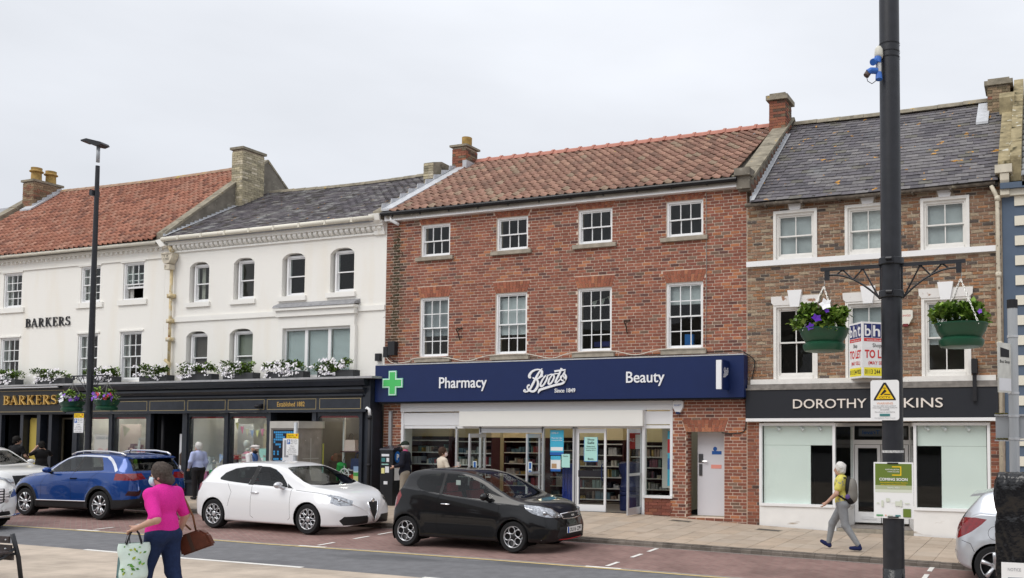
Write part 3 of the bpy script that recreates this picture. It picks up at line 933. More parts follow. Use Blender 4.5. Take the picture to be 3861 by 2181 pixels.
SC = [([(500, 620), (440, 600), (450, 520), (540, 400), (700, 330), (820, 335), (900, 400), (890, 520), (820, 620), (720, 680), (620, 665), (565, 620)], [70, 85, 90, 75, 55, 45, 80, 85, 70, 50, 45, 40]),
 ([(910, 295), (820, 400), (700, 600), (560, 880), (440, 1080), (330, 1150), (260, 1120), (290, 1070)], [30, 55, 75, 80, 65, 45, 85, 80]),
 ([(620, 690), (720, 700), (765, 820), (740, 960), (650, 1100), (540, 1135), (430, 1090), (370, 1000), (390, 920), (450, 900)], [40, 60, 75, 85, 85, 75, 60, 45, 55, 75]),
 ([(740, 680), (870, 600), (950, 560)], [40, 45, 35]),
 ([(1110, 540), (1040, 560), (920, 720), (855, 890), (890, 945), (980, 880), (1080, 700), (1110, 570), (1070, 530)], [45, 45, 55, 60, 60, 55, 60, 50, 45]),
 ([(1110, 560), (1250, 505), (1330, 520)], [35, 40, 40]),
 ([(1350, 510), (1290, 530), (1180, 690), (1150, 830), (1200, 865), (1290, 770), (1355, 620), (1340, 520)], [45, 45, 55, 60, 60, 55, 60, 45]),
 ([(1320, 515), (1440, 480), (1520, 490)], [40, 40, 45]),
 ([(1630, 285), (1540, 500), (1420, 750), (1430, 810), (1500, 770), (1600, 660), (1680, 520), (1755, 400)], [65, 65, 65, 65, 45, 35, 45, 45]),
 ([(1370, 400), (1500, 375), (1770, 345)], [75, 60, 55]),
 ([(1755, 400), (1730, 470), (1790, 590), (1770, 690), (1690, 740), (1610, 690), (1600, 590), (1680, 560), (1730, 640), (1740, 740), (1660, 840), (1400, 900), (1000, 1020), (840, 1080), (775, 1200)], [40, 40, 60, 70, 55, 45, 40, 40, 40, 60, 75, 80, 85, 90, 20])]
for i, (pts, ws) in enumerate(SC):
 a, b = smooth(pts, ws)
 lg.ribbon(a, b, lambda u, v, d, e=-.0008 * i: LG(u, v, d + e), .025)
lg.build('logo', M_sw, sg)
cr = MB()
def cross(mb, c, s, w, y, mi=0):
 mb.prism([(c[0] - w, c[1] - s), (c[0] + w, c[1] - s), (c[0] + w, c[1] - w), (c[0] + s, c[1] - w), (c[0] + s, c[1] + w), (c[0] + w, c[1] + w), (c[0] + w, c[1] + s), (c[0] - w, c[1] + s), (c[0] - w, c[1] + w), (c[0] - s, c[1] + w), (c[0] - s, c[1] - w), (c[0] - w, c[1] - w)], 'y', y, -.301, mi)
cross(cr, (-9.69, 3.35), .325, .125, -.33, 0)
cross(cr, (-9.69, 3.35), .305, .105, -.333, 1)
cross(cr, (-9.69, 3.35), .29, .09, -.336, 2)
cr.build('pharmacy_cross', [mat('cross_rim', (.3, .7, .5)), M_sw, mat('cross_green', (.08, .52, .14), .45)], sg)
pj = MB(); pj.box(-.46, -.34, -.78, -.73, 3.03, 3.68); pj.build('projecting_sign', M_sw, boots)
pj2 = MB(); pj2.box(-.38, -.32, -.728, -.32, 3.02, 3.69); o_ = pj2.build('projecting_panel', M_blue, boots)
l2 = MB()
for i, (pts, ws) in enumerate(SC):
 a, b = smooth(pts, ws, 3)
 l2.ribbon(a, b, lambda u, v, d, e=-.0005 * i: (-.319 - (d + e) * .2, -.7 + (u - 220) / 1610 * .34, 3.42 + (700 - v) / 1610 * .42), .004)
l2.build('small_logo', M_sw, o_)
# white bands, shutter box and shopfront frames
M_alu = mat('white_aluminium', (.78, .78, .79), .4, .4)
M_silver = mat('silver_aluminium', (.55, .56, .58), .35, .5, .4)
sf = MB()
sf.box(-9.66, -1.83, -.03, .1, 2.6, 2.815); sf.box(-9.67, -1.82, -.04, -.02, 2.7, 2.71)
sf.box(-9.64, -7.78, .02, .08, 2.24, 2.57); sf.box(-9.62, -1.86, .03, .1, 2.16, 2.235)
sf.box(-9.66, -9.58, .0, .1, .2, 2.6); sf.box(-2.57, -1.88, .02, .08, 2.26, 2.57); sf.box(-2.62, -2.55, -.02, .1, .1, 2.6)
sf.box(-1.9, -1.835, -.01, .1, .54, 2.6); sf.box(-2.6, -1.83, -.05, .1, .52, .58)
sf.build('shopfront_frame', M_alu, boots)
MB().box(-7.74, -2.56, -.12, .02, 2.215, 2.597).build('shutter_box', mat('shutter_cream', (.78, .77, .73), .5, .35), boots)
st2 = MB()
P_pl = pal_of([(.24, .085, .06), (.2, .075, .055), (.3, .12, .075)], [3, 2, 1])
for r in range(5):
 za = .12 + r * .0745
 for k in range(4):
  xa = -2.56 + k * .225 - (.11 if r % 2 else 0)
  a, b = max(xa, -2.56), min(xa + .225, -1.85)
  if b - a > .05: st2.box(a + .005, b - .005, -.012, .05, za + .005, za + .07, 0, P_pl(0, 0))
st2.build('plinth_brickwork', M_brick, boots, kind='stuff')
mul = MB()
for x, w in ((-7.93, .05), (-7.2, .06), (-5.36, .06), (-4.49, .05), (-4.42, .03)):
 mul.box(x - w / 2, x + w / 2, .03, .1, .13, 2.2)
mul.box(-7.2, -5.36, .03, .1, 2.05, 2.17); mul.box(-5.36, -4.49, .03, .1, .13, .2); mul.box(-9.6, -7.2, .03, .1, .13, .35)
mul.build('mullions', M_silver, boots)
for xa, xb, za, zb_ in ((-9.58, -7.96, .35, 2.16), (-7.9, -7.23, .35, 2.16), (-5.33, -4.52, .2, 2.16), (-2.55, -1.9, .58, 2.26)):
 MB().box(xa, xb, .06, .066, za, zb_).build('shop_window_pane', M_shopglass, boots)
def leaf(bld, hinge, ang, w, z0, z1, m, gm, bar=True, mid=None):
 """glazed door leaf hinged at (x,y); ang 0 = closed towards +x"""
 Mx = Matrix.Translation((hinge[0], hinge[1], 0)) @ Matrix.Rotation(math.radians(ang), 4, 'Z')
 mb = MB(Mx)
 f = .055
 mb.box(0, f, -.02, .02, z0, z1); mb.box(w - f, w, -.02, .02, z0, z1); mb.box(f, w - f, -.019, .019, z0, z0 + .16); mb.box(f, w - f, -.019, .019, z1 - .1, z1)
 mb.box(f, w - f, -.019, .019, z0 + .9, z0 + .96)
 if mid: mb.box(f, w - f, -.018, .018, z0 + mid[0], z0 + mid[1])
 d = mb.build('door', m, bld)
 MB(Mx).box(f, w - f, -.003, .003, z0 + .16, z1 - .1).build('pane', gm, d)
 if bar: MB(Mx).tube([(w - .08, -.02, z0 + .75), (w - .08, -.08, z0 + .78), (w - .08, -.08, z0 + 1.12), (w - .08, -.02, z0 + 1.15)], .014).build('door_handle', M_blue, d)
 return d
leaf(boots, (-7.05, .05), -92, .66, .14, 2.03, M_silver, M_shopglass, False)
leaf(boots, (-5.44, .05), -88, .66, .14, 2.03, M_silver, M_shopglass, False)
d3 = leaf(boots, (-4.41, .07), 0, .8, .15, 2.15, M_alu, M_shopglass, True)
MB().box(-4.36, -3.67, .04, .058, .98, 1.14).build('push_plate', mat('plate_black', (.02, .02, .025), .3), d3)
leaf(boots, (-2.66, .06), -93, .7, .15, 2.15, M_silver, M_shopglass, True)
# interior
def room(name, x0, x1, y0, y1, z0, z1, wallm, floorm, ceilm, parent):
 mb = MB()
 mb.add([(x0, y1, z0), (x1, y1, z0), (x1, y1, z1), (x0, y1, z1)], [(0, 1, 2, 3)], 0)
 mb.add([(x0, y0, z0), (x0, y1, z0), (x0, y1, z1), (x0, y0, z1)], [(0, 1, 2, 3)], 0)
 mb.add([(x1, y0, z0), (x1, y1, z0), (x1, y1, z1), (x1, y0, z1)], [(3, 2, 1, 0)], 0)
 mb.add([(x0, y0, z0), (x1, y0, z0), (x1, y1, z0), (x0, y1, z0)], [(0, 1, 2, 3)], 1)
 mb.add([(x0, y0, z1), (x1, y0, z1), (x1, y1, z1), (x0, y1, z1)], [(3, 2, 1, 0)], 2)
 return mb.build(name, [wallm, floorm, ceilm], parent)
M_shopw = mat('shop_wall_cream', (.62, .55, .36), .8)
M_floor = mat('shop_floor', (.22, .19, .17), .4, .5)
M_ceil = mat('shop_ceiling', (.7, .69, .66), .8)
room('shop_interior', -10.2, -1.86, .1, 6.5, .14, 2.95, M_shopw, M_floor, M_ceil, boots)
M_lampw = mat('ceiling_lamp', (1, .93, .8), emit=5.5)
for x in (-8.6, -6.9, -5.2, -3.4):
 for y in (1.6, 3.6, 5.4):
  t = MB().box(x - .55, x + .55, y - .1, y + .1, 2.9, 2.935)
  t.build('ceiling_light', M_lampw, None, label='lit white ceiling strip light inside the pharmacy', cat='light', group='strip lights on the pharmacy ceiling')
M_burg = mat('burgundy_shelving', (.07, .02, .025), .5)
M_cream = mat('cream_header_panel', (.78, .66, .42), .7)
M_shelf = mat('shelf_white', (.75, .74, .72), .5)
M_prod = mat('product_boxes', (1, 1, 1), .5, .4, tint=True)
prodpal = [(.5, .5, .52), (.12, .2, .26), (.3, .07, .08), (.42, .3, .1), (.03, .03, .05), (.3, .22, .18), (.2, .3, .3), (.6, .58, .52), (.2, .08, .12), (.04, .03, .03)]
def shelving(x0, x1, y, z0, z1, n, label, depth=.35, head=True, body=None, rotz=0, light=False):
 c = ((x0 + x1) / 2, y, z0)
 T = thing('shelving_unit', label, 'shelving', c, 'shelving units inside the pharmacy')
 b = MB(); b.box(x0, x1, y + depth, y + depth + .03, z0, z1); b.box(x0, x0 + .03, y, y + depth, z0, z1); b.box(x1 - .03, x1, y, y + depth, z0, z1)
 b.build('back_panel', body or M_burg, T)
 if head: MB().box(x0, x1, y - .03, y + depth + .02, z1 + .002, 2.92).build('header_panel', M_cream, T)
 pr = MB()
 for i in range(n):
  z = z0 + .1 + (z1 - z0 - .2) * i / (n - 1 if n > 1 else 1)
  MB().box(x0 + .03, x1 - .03, y - .02, y + depth, z - .025, z).build('shelf', M_shelf, T)
  if i == n - 1: continue
  x = x0 + .05
  while x < x1 - .12:
   w = R.uniform(.025, .07); h = R.uniform(.06, .22)
   c_ = R.choice(prodpal)
   nn = R.randint(1, 5)
   for q in range(nn):
    if x + w > x1 - .05: break
    pr.box(x, x + w - .008, y + R.uniform(.0, .08), y + depth - .03, z + .001, z + h, 0, c_); x += w
   x += R.uniform(0, .06)
 pr.build('products', M_prod, T, kind='stuff')
shelving(-10.05, -8.75, .85, .15, 1.95, 6, 'burgundy shelving stocked with bottles behind the pharmacy window next to the ticket machine')
shelving(-8.7, -7.5, 1.0, .15, 1.92, 6, 'burgundy shelving stocked with boxes behind the slim pharmacy window pane')
shelving(-8.2, -6.9, 2.6, .15, 1.9, 6, 'burgundy shelving stocked with boxes behind the open pharmacy door')
shelving(-7.3, -5.9, 3.6, .15, 1.9, 7, 'dark shelving with bright shelf edges deep inside the pharmacy entrance')
shelving(-5.7, -4.3, 2.4, .15, 1.85, 6, 'shelving of small goods seen through the closed pharmacy door', head=True)
shelving(-4.2, -2.9, 2.6, .15, 1.8, 6, 'shelving of small goods deep behind the pharmacy side window')
sp = MB(); sp.box(-10.15, -9.62, .1, .4, .16, 2.9); sp.build('side_partition', M_ceil, boots)
bn = MB(); bn.box(-4.98, -4.62, .35, .6, .16, 1.28)
for i in range(4): bn.box(-4.96 + i * .09, -4.92 + i * .09, .335, .35, .2, 1.25)
bn.build('display_bin', mat('display_blue', (.012, .03, .22), .4), None, label='tall dark blue ribbed display stand behind the pharmacy glass', cat='display stand')
b2 = MB().lathe([(.3, .0), (.3, .35), (.27, .36), (.3, .38), (.3, .44), (.28, .46), (.3, .48), (.3, .58), (.28, .6), (.26, .8), (.33, 1.0), (.33, 1.15), (.28, 1.18)], (-3.25, .75, .155), 20)
b2.build('litter_bin', mat('bin_blue', (.008, .014, .06), .4), None, auto=40, label='round dark blue bin standing inside the open doorway beside the closed pharmacy door', cat='bin')
# posters on the glass
def poster(x0, x1, z0, z1, y, base, label, blocks=(), texts=(), cat='poster', name='poster'):
 T = MB().box(x0, x1, y - .003, y, z0, z1)
 mats = [base]
 k = 1
 for (a, b, c, d, m) in blocks:
  T.box(x0 + (x1 - x0) * a, x0 + (x1 - x0) * b, y - .004 - k * .0004, y - .0032, z0 + (z1 - z0) * c, z0 + (z1 - z0) * d, len(mats)); mats.append(m); k += 1
 for (body, a, b, c, d, m) in texts:
  text_mb(T, body, front(y - .006 - k * .0003), x0 + (x1 - x0) * a, x0 + (x1 - x0) * b, z0 + (z1 - z0) * c, z0 + (z1 - z0) * d, 0, len(mats), .01); mats.append(m)
  k += 1
 return T.build(name, mats, None, label=label, cat=cat)
C_blue = mat('print_blue', (.02, .12, .42)); C_cyan = mat('print_cyan', (.06, .42, .62)); C_mint = mat('print_mint', (.42, .72, .66))
C_white = mat('print_white', (.8, .8, .8)); C_black = mat('print_black', (.015, .015, .018)); C_red = mat('print_red', (.55, .03, .04))
C_yel = mat('print_yellow', (.8, .52, .01)); C_green = mat('print_green', (.13, .19, .03)); C_tan = mat('print_tan', (.45, .28, .15))
poster(-5.16, -4.78, 1.5, 2.12, .055, C_cyan, 'cyan and blue health poster hung high in the pharmacy window', ((0, 1, 0, .12, C_blue), (.05, .95, .18, .32, C_white)), (('COVID-19', .1, .6, .84, .92, C_white), ('Please wear a face', .1, .9, .66, .72, C_white), ('covering when visiting', .1, .9, .56, .62, C_white)))
poster(-5.14, -4.86, 1.1, 1.48, .055, C_white, 'white photo poster with blue base below the cyan health poster', ((0, 1, 0, .15, C_blue), (0, 1, .75, 1, C_cyan), (.1, .6, .2, .5, C_tan)))
poster(-4.83, -4.6, 1.2, 1.53, .05, C_mint, 'small mint green notice beside the health posters', (), (('Notice', .2, .8, .8, .9, C_black),))
poster(-4.2, -3.82, 1.35, 1.95, .03, C_mint, 'mint green notice with blue edge on the closed pharmacy door', ((0, 1, 0, .03, C_blue), (0, .03, 0, 1, C_blue), (.97, 1, 0, 1, C_blue)),
 (('Shop', .25, .75, .84, .94, C_black), ('Safe', .25, .75, .72, .82, C_black), ('Please don\'t', .2, .8, .6, .65, C_black), ('touch unnecessarily', .12, .88, .52, .57, C_black), ('shopping with us', .15, .85, .44, .49, C_black), ('Boots', .3, .7, .08, .16, C_black)))
for i, x in enumerate((-7.17, -5.56)):
 poster(x, x + .11, 1.06, 1.34, -.3 if i == 0 else -.3, C_white, 'white notice with blue oval on the open pharmacy door ' + ('nearest the ticket machine' if i == 0 else 'next to the cyan poster'), ((.15, .85, .05, .25, C_blue), (.2, .8, .38, .92, C_blue)), (), 'notice', 'door_notice')
poster(-3.5, -3.1, 1.65, 2.1, 1.0, C_red, 'red and white offer card hanging inside the pharmacy', ((.55, 1, 0, .8, C_white),), (('SALE', .1, .5, .4, .6, C_white),))
poster(-2.05, -1.95, .8, 2.1, .2, C_cyan, 'narrow blue banner standing inside the pharmacy side window', ((0, 1, .6, .85, C_red), (0, 1, .3, .5, C_blue)))
MB().box(-2.5, -1.95, .9, .95, .7, 2.2).build('display_panel', M_ceil, boots)
# wall fittings
for x0, x1, z0, z1 in ((-10.03, -9.81, 4.11, 4.48),):
 MB().box(x0, x1, -.14, 0, z0, z1).build('junction_box', mat('cable_box_black', (.02, .021, .024), .5), None, label='large black cable box on the brick wall above the green pharmacy cross', cat='cable box')
MB().box(-10.21, -10.08, -.1, 0, 4.06, 4.34).build('junction_box', MATS['cable_box_black'], None, label='slim black cable box beside the larger one, next to the white wall', cat='cable box')
MB().box(-10.48, -10.33, -.1, 0, 3.97, 4.17).build('junction_box', MATS['cable_box_black'], None, label='small black cable box on the white wall beside the blue sign', cat='cable box')
cbm = mat('white_cable', (.6, .55, .47), .6)
def cable(pts, r, m, label, n=7):
 a, _ = [], []
 P_ = [Vector(p) for p in pts]
 o = []
 for i in range(len(P_) - 1):
  p0, p1, p2, p3 = P_[max(i - 1, 0)], P_[i], P_[i + 1], P_[min(i + 2, len(P_) - 1)]
  for k in range(n):
   t = k / n
   o.append(.5 * ((2 * p1) + (p2 - p0) * t + (2 * p0 - 5 * p1 + 4 * p2 - p3) * t * t + (3 * p1 - p0 - 3 * p2 + p3) * t ** 3))
 o.append(P_[-1])
 return MB().tube(o, r, 5).build('cable', m, None, smooth=True, label=label, cat='cable')
cable([(-10.1, -.1, 4.05), (-9.9, -.06, 3.9), (-9.4, -.04, 3.93), (-9.2, -.1, 4.0), (-8.3, -.1, 4.01), (-7.6, -.03, 3.9), (-6.9, -.1, 4.01), (-5.8, -.1, 4.02), (-5.1, -.03, 3.9), (-4.5, -.1, 4.01), (-3.4, -.1, 4.02), (-2.8, -.03, 3.92), (-2.1, -.1, 4.02), (-1.0, -.1, 4.02)], .012, cbm, 'white cable looping along the window sills above the blue sign')
cable([(-10.05, -.1, 4.1), (-9.7, -.05, 3.87), (-9.2, -.07, 3.87), (-7.2, -.02, 3.87), (-4.6, -.02, 3.88), (-1.0, -.02, 3.93), (-.3, -.03, 3.95), (-.02, -.05, 3.9)], .01, mat('black_cable', (.02, .02, .02)), 'thin black cable running along the top of the blue sign')
cable([(-.05, -.06, 3.9), (.2, -.05, 3.7), (.14, -.04, 3.3), (.05, -.05, 2.9)], .012, MATS['black_cable'], 'black cable dropping beside the end of the blue sign')
cable([(-.02, -.03, 2.8), (-.03, -.02, 2.15), (-.3, -.02, 2.05), (-.6, -.02, 2.06)], .012, MATS['black_cable'], 'black cable running down to the side door')
cable([(-.995, -.01, 7.7), (-.99, -.01, 5.6), (-1.0, -.02, 4.1)], .008, mat('grey_cable', (.3, .28, .26)), 'thin grey cable running down the brick wall beside two windows')
def alarm(x, z, w, h, y, m, m2, label, txt=None):
 T = thing('alarm_box', label, 'alarm box', (x, y, z))
 MB().prism([(x - w / 2, z + h * .45), (x - w * .3, z + h / 2), (x + w * .3, z + h / 2), (x + w / 2, z + h * .45), (x + w / 2, z), (x + w * .22, z - h * .42), (x - w * .22, z - h * .42), (x - w / 2, z)], 'y', y - .07, y).build('cover', m, T)
 MB().box(x - w * .18, x + w * .18, y - .08, y, z - h * .55, z - h * .38).build('strobe', m2, T)
 if txt:
  t = MB(); text_mb(t, txt, front(y - .073), x - w * .36, x + w * .36, z + h * .08, z + h * .2, 0); t.build('lettering', C_blue if m2 is M_blue else C_red, T)
alarm(-1.675, 2.66, .26, .3, -.012, M_alu, M_blue, 'white hexagonal alarm box with blue base on the brick beside the shopfront', 'SECURITY')
for x in (-7.85, -3.05):
 b = MB(); b.tube([(x - .06, -.02, 4.75), (x, -.16, 4.72), (x + .04, -.1, 4.6), (x + .02, -.02, 4.45)], .014, 6); b.tube([(x + .08, -.02, 4.78), (x + .02, -.12, 4.66), (x + .02, -.04, 4.5)], .012, 6)
 b.box(x - .08, x + .09, -.02, 0, 4.74, 4.77)
 b.build('flag_bracket', mat('rusty_iron', (.045, .03, .022), .8), None, label='rusty iron bracket fixed to the brick between upper windows', cat='bracket', group='iron brackets on the brick wall')
M_galv = mat('galvanised', (.42, .44, .46), .5, .5, .3)
MB().box(-10.02, -9.94, -.06, 0, .5, 2.62).build('conduit', M_galv, None, label='pale grey conduit rising up the brick pier behind the ticket machine', cat='conduit')
dsp = MB().tube([(-9.98, -.16, 7.82), (-9.97, -.16, 7.72), (-9.86, -.1, 7.66), (-9.8, -.06, 7.62)], .045, 8)
dsp.build('downpipe', M_trim, boots, smooth=True)
# green-black damp stain under the cut-off downpipe: moss crust on the brick
M_moss = mat('moss_crust', (.045, .042, .022), .95, .1, var=.4, vscale=12)
ms = MB()
for i in range(420):
 z = 4.45 + 3.0 * R.random() ** .9
 w = .12 + .16 * min(1, (7.5 - z) / 1.2)
 x = -9.86 - (7.5 - z) * .03 + R.gauss(0, w * .42)
 s = R.uniform(.008, .02)
 ms.add([(x - s, -.0075 - R.random() * .004, z - s * .35), (x + s, -.0075, z - s * .3), (x + s * .9, -.008, z + s * .35), (x - s * .9, -.0075, z + s * .4)], [(0, 1, 2, 3)])
ms.build('moss_stain', M_moss, bw, kind='stuff')
# roof
EY, EZ, RY_, RZ_ = -.2, 7.93, 3.5, 10.3
fs = MB(); fs.box(-10.2, -.17, -.16, -.0, 7.72, 7.86); fs.build('fascia_board', M_trim, boots)
gt = MB(); gt.tube([(-10.25, -.22, 7.9), (-.17, -.22, 7.88)], .058, 10)
for x in np.arange(-9.9, -.3, .9): gt.box(x - .015, x + .015, -.22, -.16, 7.8, 7.85)
gt.build('gutter', mat('black_gutter', (.012, .012, .014), .35), boots)
rf = roof_base(boots, -10.1, -.2, EY, EZ, RY_, RZ_, M_rend)
P_or = pal_of([(.32, .185, .138), (.29, .165, .125), (.355, .215, .158), (.24, .145, .11), (.32, .235, .17)], [6, 5, 4, 2, 2])
pantiles(rf, -9.95, -.3, EY, EZ, RY_, RZ_, .24, .305, P_or, sag=.03)
M_rt = mat('ridge_clay', (.45, .2, .15), .8, .25, var=.15, vscale=8)
ridge(rf, -9.85, -.4, RY_, RZ_ + .06, M_rt, .46, .13, knob=.02, sag=.03)
eb = MB()
for i in range(41): MB().ball((-9.85 + i * .24, -.2, 7.955), (.07, .035, .03), 6, 4).build('eaves_mortar', mat('eaves_mortar', (.3, .27, .2), .95, .1, var=.4, vscale=20), rf)
fl = MB()
fl.prism([(EY, EZ + .06), (RY_ - .5, RZ_ - .27), (RY_ - .5, RZ_ - .22), (EY, EZ + .12)], 'x', -10.28, -9.92)
for i in range(9):
 t = i / 9
 y0, z0_ = EY + (RY_ - .5 - EY) * t, EZ + (RZ_ - .3 - EZ) * t
 fl.prism([(y0, z0_ + .1), (y0 + .36, z0_ + .1 + .23), (y0 + .36, z0_ + .36), (y0 + .03, z0_ + .27)], 'x', -10.285, -10.27)
fl.box(-10.0, -9.86, 2.93, 3.4, 10.0, 10.25)
fl.build('flashing', M_lead, rf)
P_chr = pal_of([(.26, .1, .065), (.32, .13, .075), (.12, .075, .055), (.2, .15, .1)], [3, 2, 2, 2])
chimney(boots, -10.43, -9.93, 3.0, 3.58, 9.6, 10.7, P_chr, M_brick, M_omort, .06, .06, pots=((-10.12, 3.3, .15, .3, 0),))
# ------------------------------------------------------------------ the dark-brick shop to let
P_old = pal_of([(.27, .16, .105), (.31, .2, .135), (.23, .14, .1), (.33, .17, .09), (.11, .09, .08), (.38, .3, .21)], [26, 24, 18, 10, 10, 12])
dp = thing('old_brick_shop_building', 'weathered brown brick shop with slate roof and black fascia, to let', 'building', (2.75, 0, -.1))
UW = [(.66, 1.65), (2.31, 3.3), (3.96, 4.95)]
dh = [(a, b, 5.98, 7.08) for a, b in UW] + [(a, b, 3.27, 4.94) for a, b in UW] + [(.3, 5.32, -.6, 2.3)]
dw = wall_mb(MB(), 0.004, 5.62, -.6, 7.32, dh, .012, .3).build('wall', M_omort, dp)
khole = [((a + b) / 2 - .17, (a + b) / 2 + .17, 7.08, 7.27) for a, b in UW] + [(a - .05, b + .05, 4.94, 5.14) for a, b in UW] + [((a + b) / 2 - .16, (a + b) / 2 + .16, 4.9, 5.27) for a, b in UW]
band = [(0, 5.6, 2.3, 3.26), (0, 5.6, 5.86, 5.97)]
brick_wall(dw, .01, 5.6, 2.3, 7.3, dh + khole + band, 0.0, P_old, M_obrick, .228, .0735, .02, rough=.008, nobj=260)
P_new = pal_of([(.27, .1, .062), (.31, .12, .07), (.2, .085, .06), (.1, .06, .05)], [5, 4, 3, 1])
pierL = MB().box(.01, .29, .008, .29, -.5, 2.31).build('pier', M_mort, dp)
brick_wall(pierL, .012, .3, -.18, 2.3, [], -.002, P_new, M_brick, .225, .0745, .013, nobj=60, zfloor=zb)
pierR = MB().box(5.33, 5.6, .008, .29, -.5, 2.31).build('pier', M_mort, dp)
brick_wall(pierR, 5.33, 5.59, -.26, 2.3, [], -.002, P_new, M_brick, .225, .0745, .013, nobj=60)
M_frost = mat('whitewashed_glass', (.55, .57, .58), .5, .3, var=.1, vscale=1.5)
M_lace = mat('lace_curtain', (.62, .62, .63), .9, .1, var=.12, vscale=12)
for i, (a, b) in enumerate(UW):
 c = (a + b) / 2
 sash(dp, a, b, 5.98, 7.08, 2, 1, 1, yf=.02, fw=.1, m=M_otrim, room=M_room, blind=('board', mat('pale_board', (.5, .51, .53), .8, .2, var=.35, vscale=1.6), 6.05, 6.98) if i != 1 else ('board', M_lace, 6.05, 6.98))
 sash(dp, a, b, 3.27, 4.94, 2, 1, 1, yf=.02, fw=.1, m=M_otrim, room=M_dark if i == 0 else M_room, blind=None if i == 0 else ('board', M_refl, 3.95, 4.85))
 ks = MB(); ks.prism([(c - .115, 7.09), (c + .115, 7.09), (c + .165, 7.27), (c - .165, 7.27)], 'y', -.05, .03); ks.build('keystone', M_trim, dp)
 ks = MB(); ks.prism([(c - .1, 4.885), (c + .1, 4.885), (c + .165, 5.265), (c - .165, 5.265)], 'y', -.09, .03); ks.build('keystone', M_trim, dp)
 for hp in ([(a - .06, 5.0), (a + .0, 4.94), (c - .115, 4.94), (c - .13, 5.14), (a - .07, 5.14)], [(c + .115, 4.94), (b, 4.94), (b + .06, 5.0), (b + .07, 5.14), (c + .13, 5.14)]): MB().prism(hp, 'y', -.045, .03).build('window_hood', mat('flaking_hood_paint', (.74, .72, .69), .6, .3, bump=.3, spots=(((.32, .17, .1), 5, .6, .05),)), dp)
 for za, zb_ in ((5.98, 7.08), (3.27, 4.94)):
  fr = MB()
  fr.box(a - .015, a + .05, -.03, .02, za, zb_ + .02); fr.box(b - .05, b + .015, -.03, .02, za, zb_ + .02); fr.box(a + .05, b - .05, -.029, .02, zb_ - .045, zb_ + .02)
  fr.build('window_surround', M_otrim, dp)
stc = MB(); stc.box(.012, 5.5, -.07, .02, 5.855, 5.975); stc.build('string_course', M_trim, dp)
stc = MB(); stc.box(.12, 5.46, -.09, .02, 3.155, 3.265); stc.build('sill_band', M_otrim, dp)
sgd = MB().box(.03, 5.5, -.15, .0, 2.39, 3.02).build('shop_sign', mat('charcoal_sign', (.022, .024, .03), .5, .3), dp)
tr = MB(); tr.box(.03, 5.51, -.165, .0, 2.315, 2.385); tr.build('sign_trim', M_trim, sgd)
tr = MB(); tr.box(.01, 5.52, -.17, .0, 3.022, 3.06); tr.box(.05, 5.5, -.12, .0, 3.062, 3.15); tr.build('sign_cornice', mat('old_lead', (.24, .22, .2), .8, .2, var=.35, vscale=7), sgd)
for wd, ua, ub in (('DOROTHY', 1.14, 2.78), ('PERKINS', 2.94, 4.39)):
 t = MB(); text_mb(t, wd, front(-.178), ua, ub, 2.6, 2.805, .025, 0, .002)
 t.build('lettering', mat('letter_cream', (.8, .73, .66), .4), sgd)
# shop front: window frames, splayed lobby, risers
for a, b in ((.3, 2.05), (3.75, 5.32)):
 f = MB()
 f.box(a, a + .06, -.02, .08, .42, 2.28); f.box(b - .06, b, -.02, .08, .42, 2.28)
 f.box(a + .06, b - .06, -.019, .08, 2.22, 2.28); f.box(a + .06, b - .06, -.03, .09, .42, .48)
 f.build('shopfront_frame', M_trim, dp)
for sx, xa, xb, xo in ((1, 2.06, 2.28, .3), (-1, 3.74, 3.52, 5.32)):
 rs = MB(); rs.box(min(xo, xa), max(xo, xa), .0, .1, -.5, .42)
 rs.prism([(xa, .0), (xb, .92), (xb - .06 * sx, .95), (xa - .08 * sx, .03)], 'z', -.5, .418)
 rs.build('stall_riser', mat('stained_white_riser', (.8, .79, .77), .5, .3, var=.05, vscale=3, spots=(((.4, .33, .26), 2.5, .64, .12, (.6, 1, 2.5)),)), dp)
for sx, xa, xb in ((1, 2.05, 2.26), (-1, 3.75, 3.54)):
 q = MB(); q.prism([(xa, .03), (xb, .92), (xb + .03 * sx, .915), (xa + .03 * sx, .025)], 'z', .42, .5); q.prism([(xa, .03), (xb, .92), (xb + .03 * sx, .915), (xa + .03 * sx, .025)], 'z', 2.2, 2.28)
 q.build('lobby_frame', M_trim, dp)
 MB().prism([(xa, .05), (xb, .92), (xb + .006 * sx, .92), (xa + .006 * sx, .05)], 'z', .5, 2.2).build('shop_window_pane', M_shopglass, dp)
for a, b in ((.37, 2.0), (3.8, 5.25)):
 MB().box(a, b, .02, .026, .48, 2.22).build('shop_window_pane', M_shopglass, dp)
MB().box(2.07, 3.73, .02, 1.3, -.5, -.025).build('lobby_floor', M_sill, dp)
lb = MB(); lb.box(2.2, 2.28, .9, 1.0, .0, 2.28); lb.box(3.52, 3.6, .9, 1.0, .0, 2.28); lb.box(2.28, 3.52, .9, 1.0, 1.8, 1.9); lb.box(2.28, 3.52, .9, 1.0, 2.22, 2.28)
lb.build('door_frame', M_trim, dp)
ddr = MB(); bars(ddr, 2.29, 2.88, .03, 1.79, .92, .96, .075, 1, 1, bot=.24); dd = ddr.build('door', M_trim, dp)
ddr2 = MB(); bars(ddr2, 2.9, 3.5, .03, 1.79, .92, .96, .075, 1, 1, bot=.24); dd2 = ddr2.build('door', M_trim, dp)
MB().box(2.36, 2.81, .94, .946, .27, 1.72).build('pane', M_shopglass, dd); MB().box(2.98, 3.43, .94, .946, .27, 1.72).build('pane', M_shopglass, dd2)
MB().box(2.45, 2.78, .91, .92, .1, .18).build('letter_plate', M_alu, dd); MB().box(2.8, 2.86, .9, .92, .85, 1.1).build('door_plate', M_alu, dd)
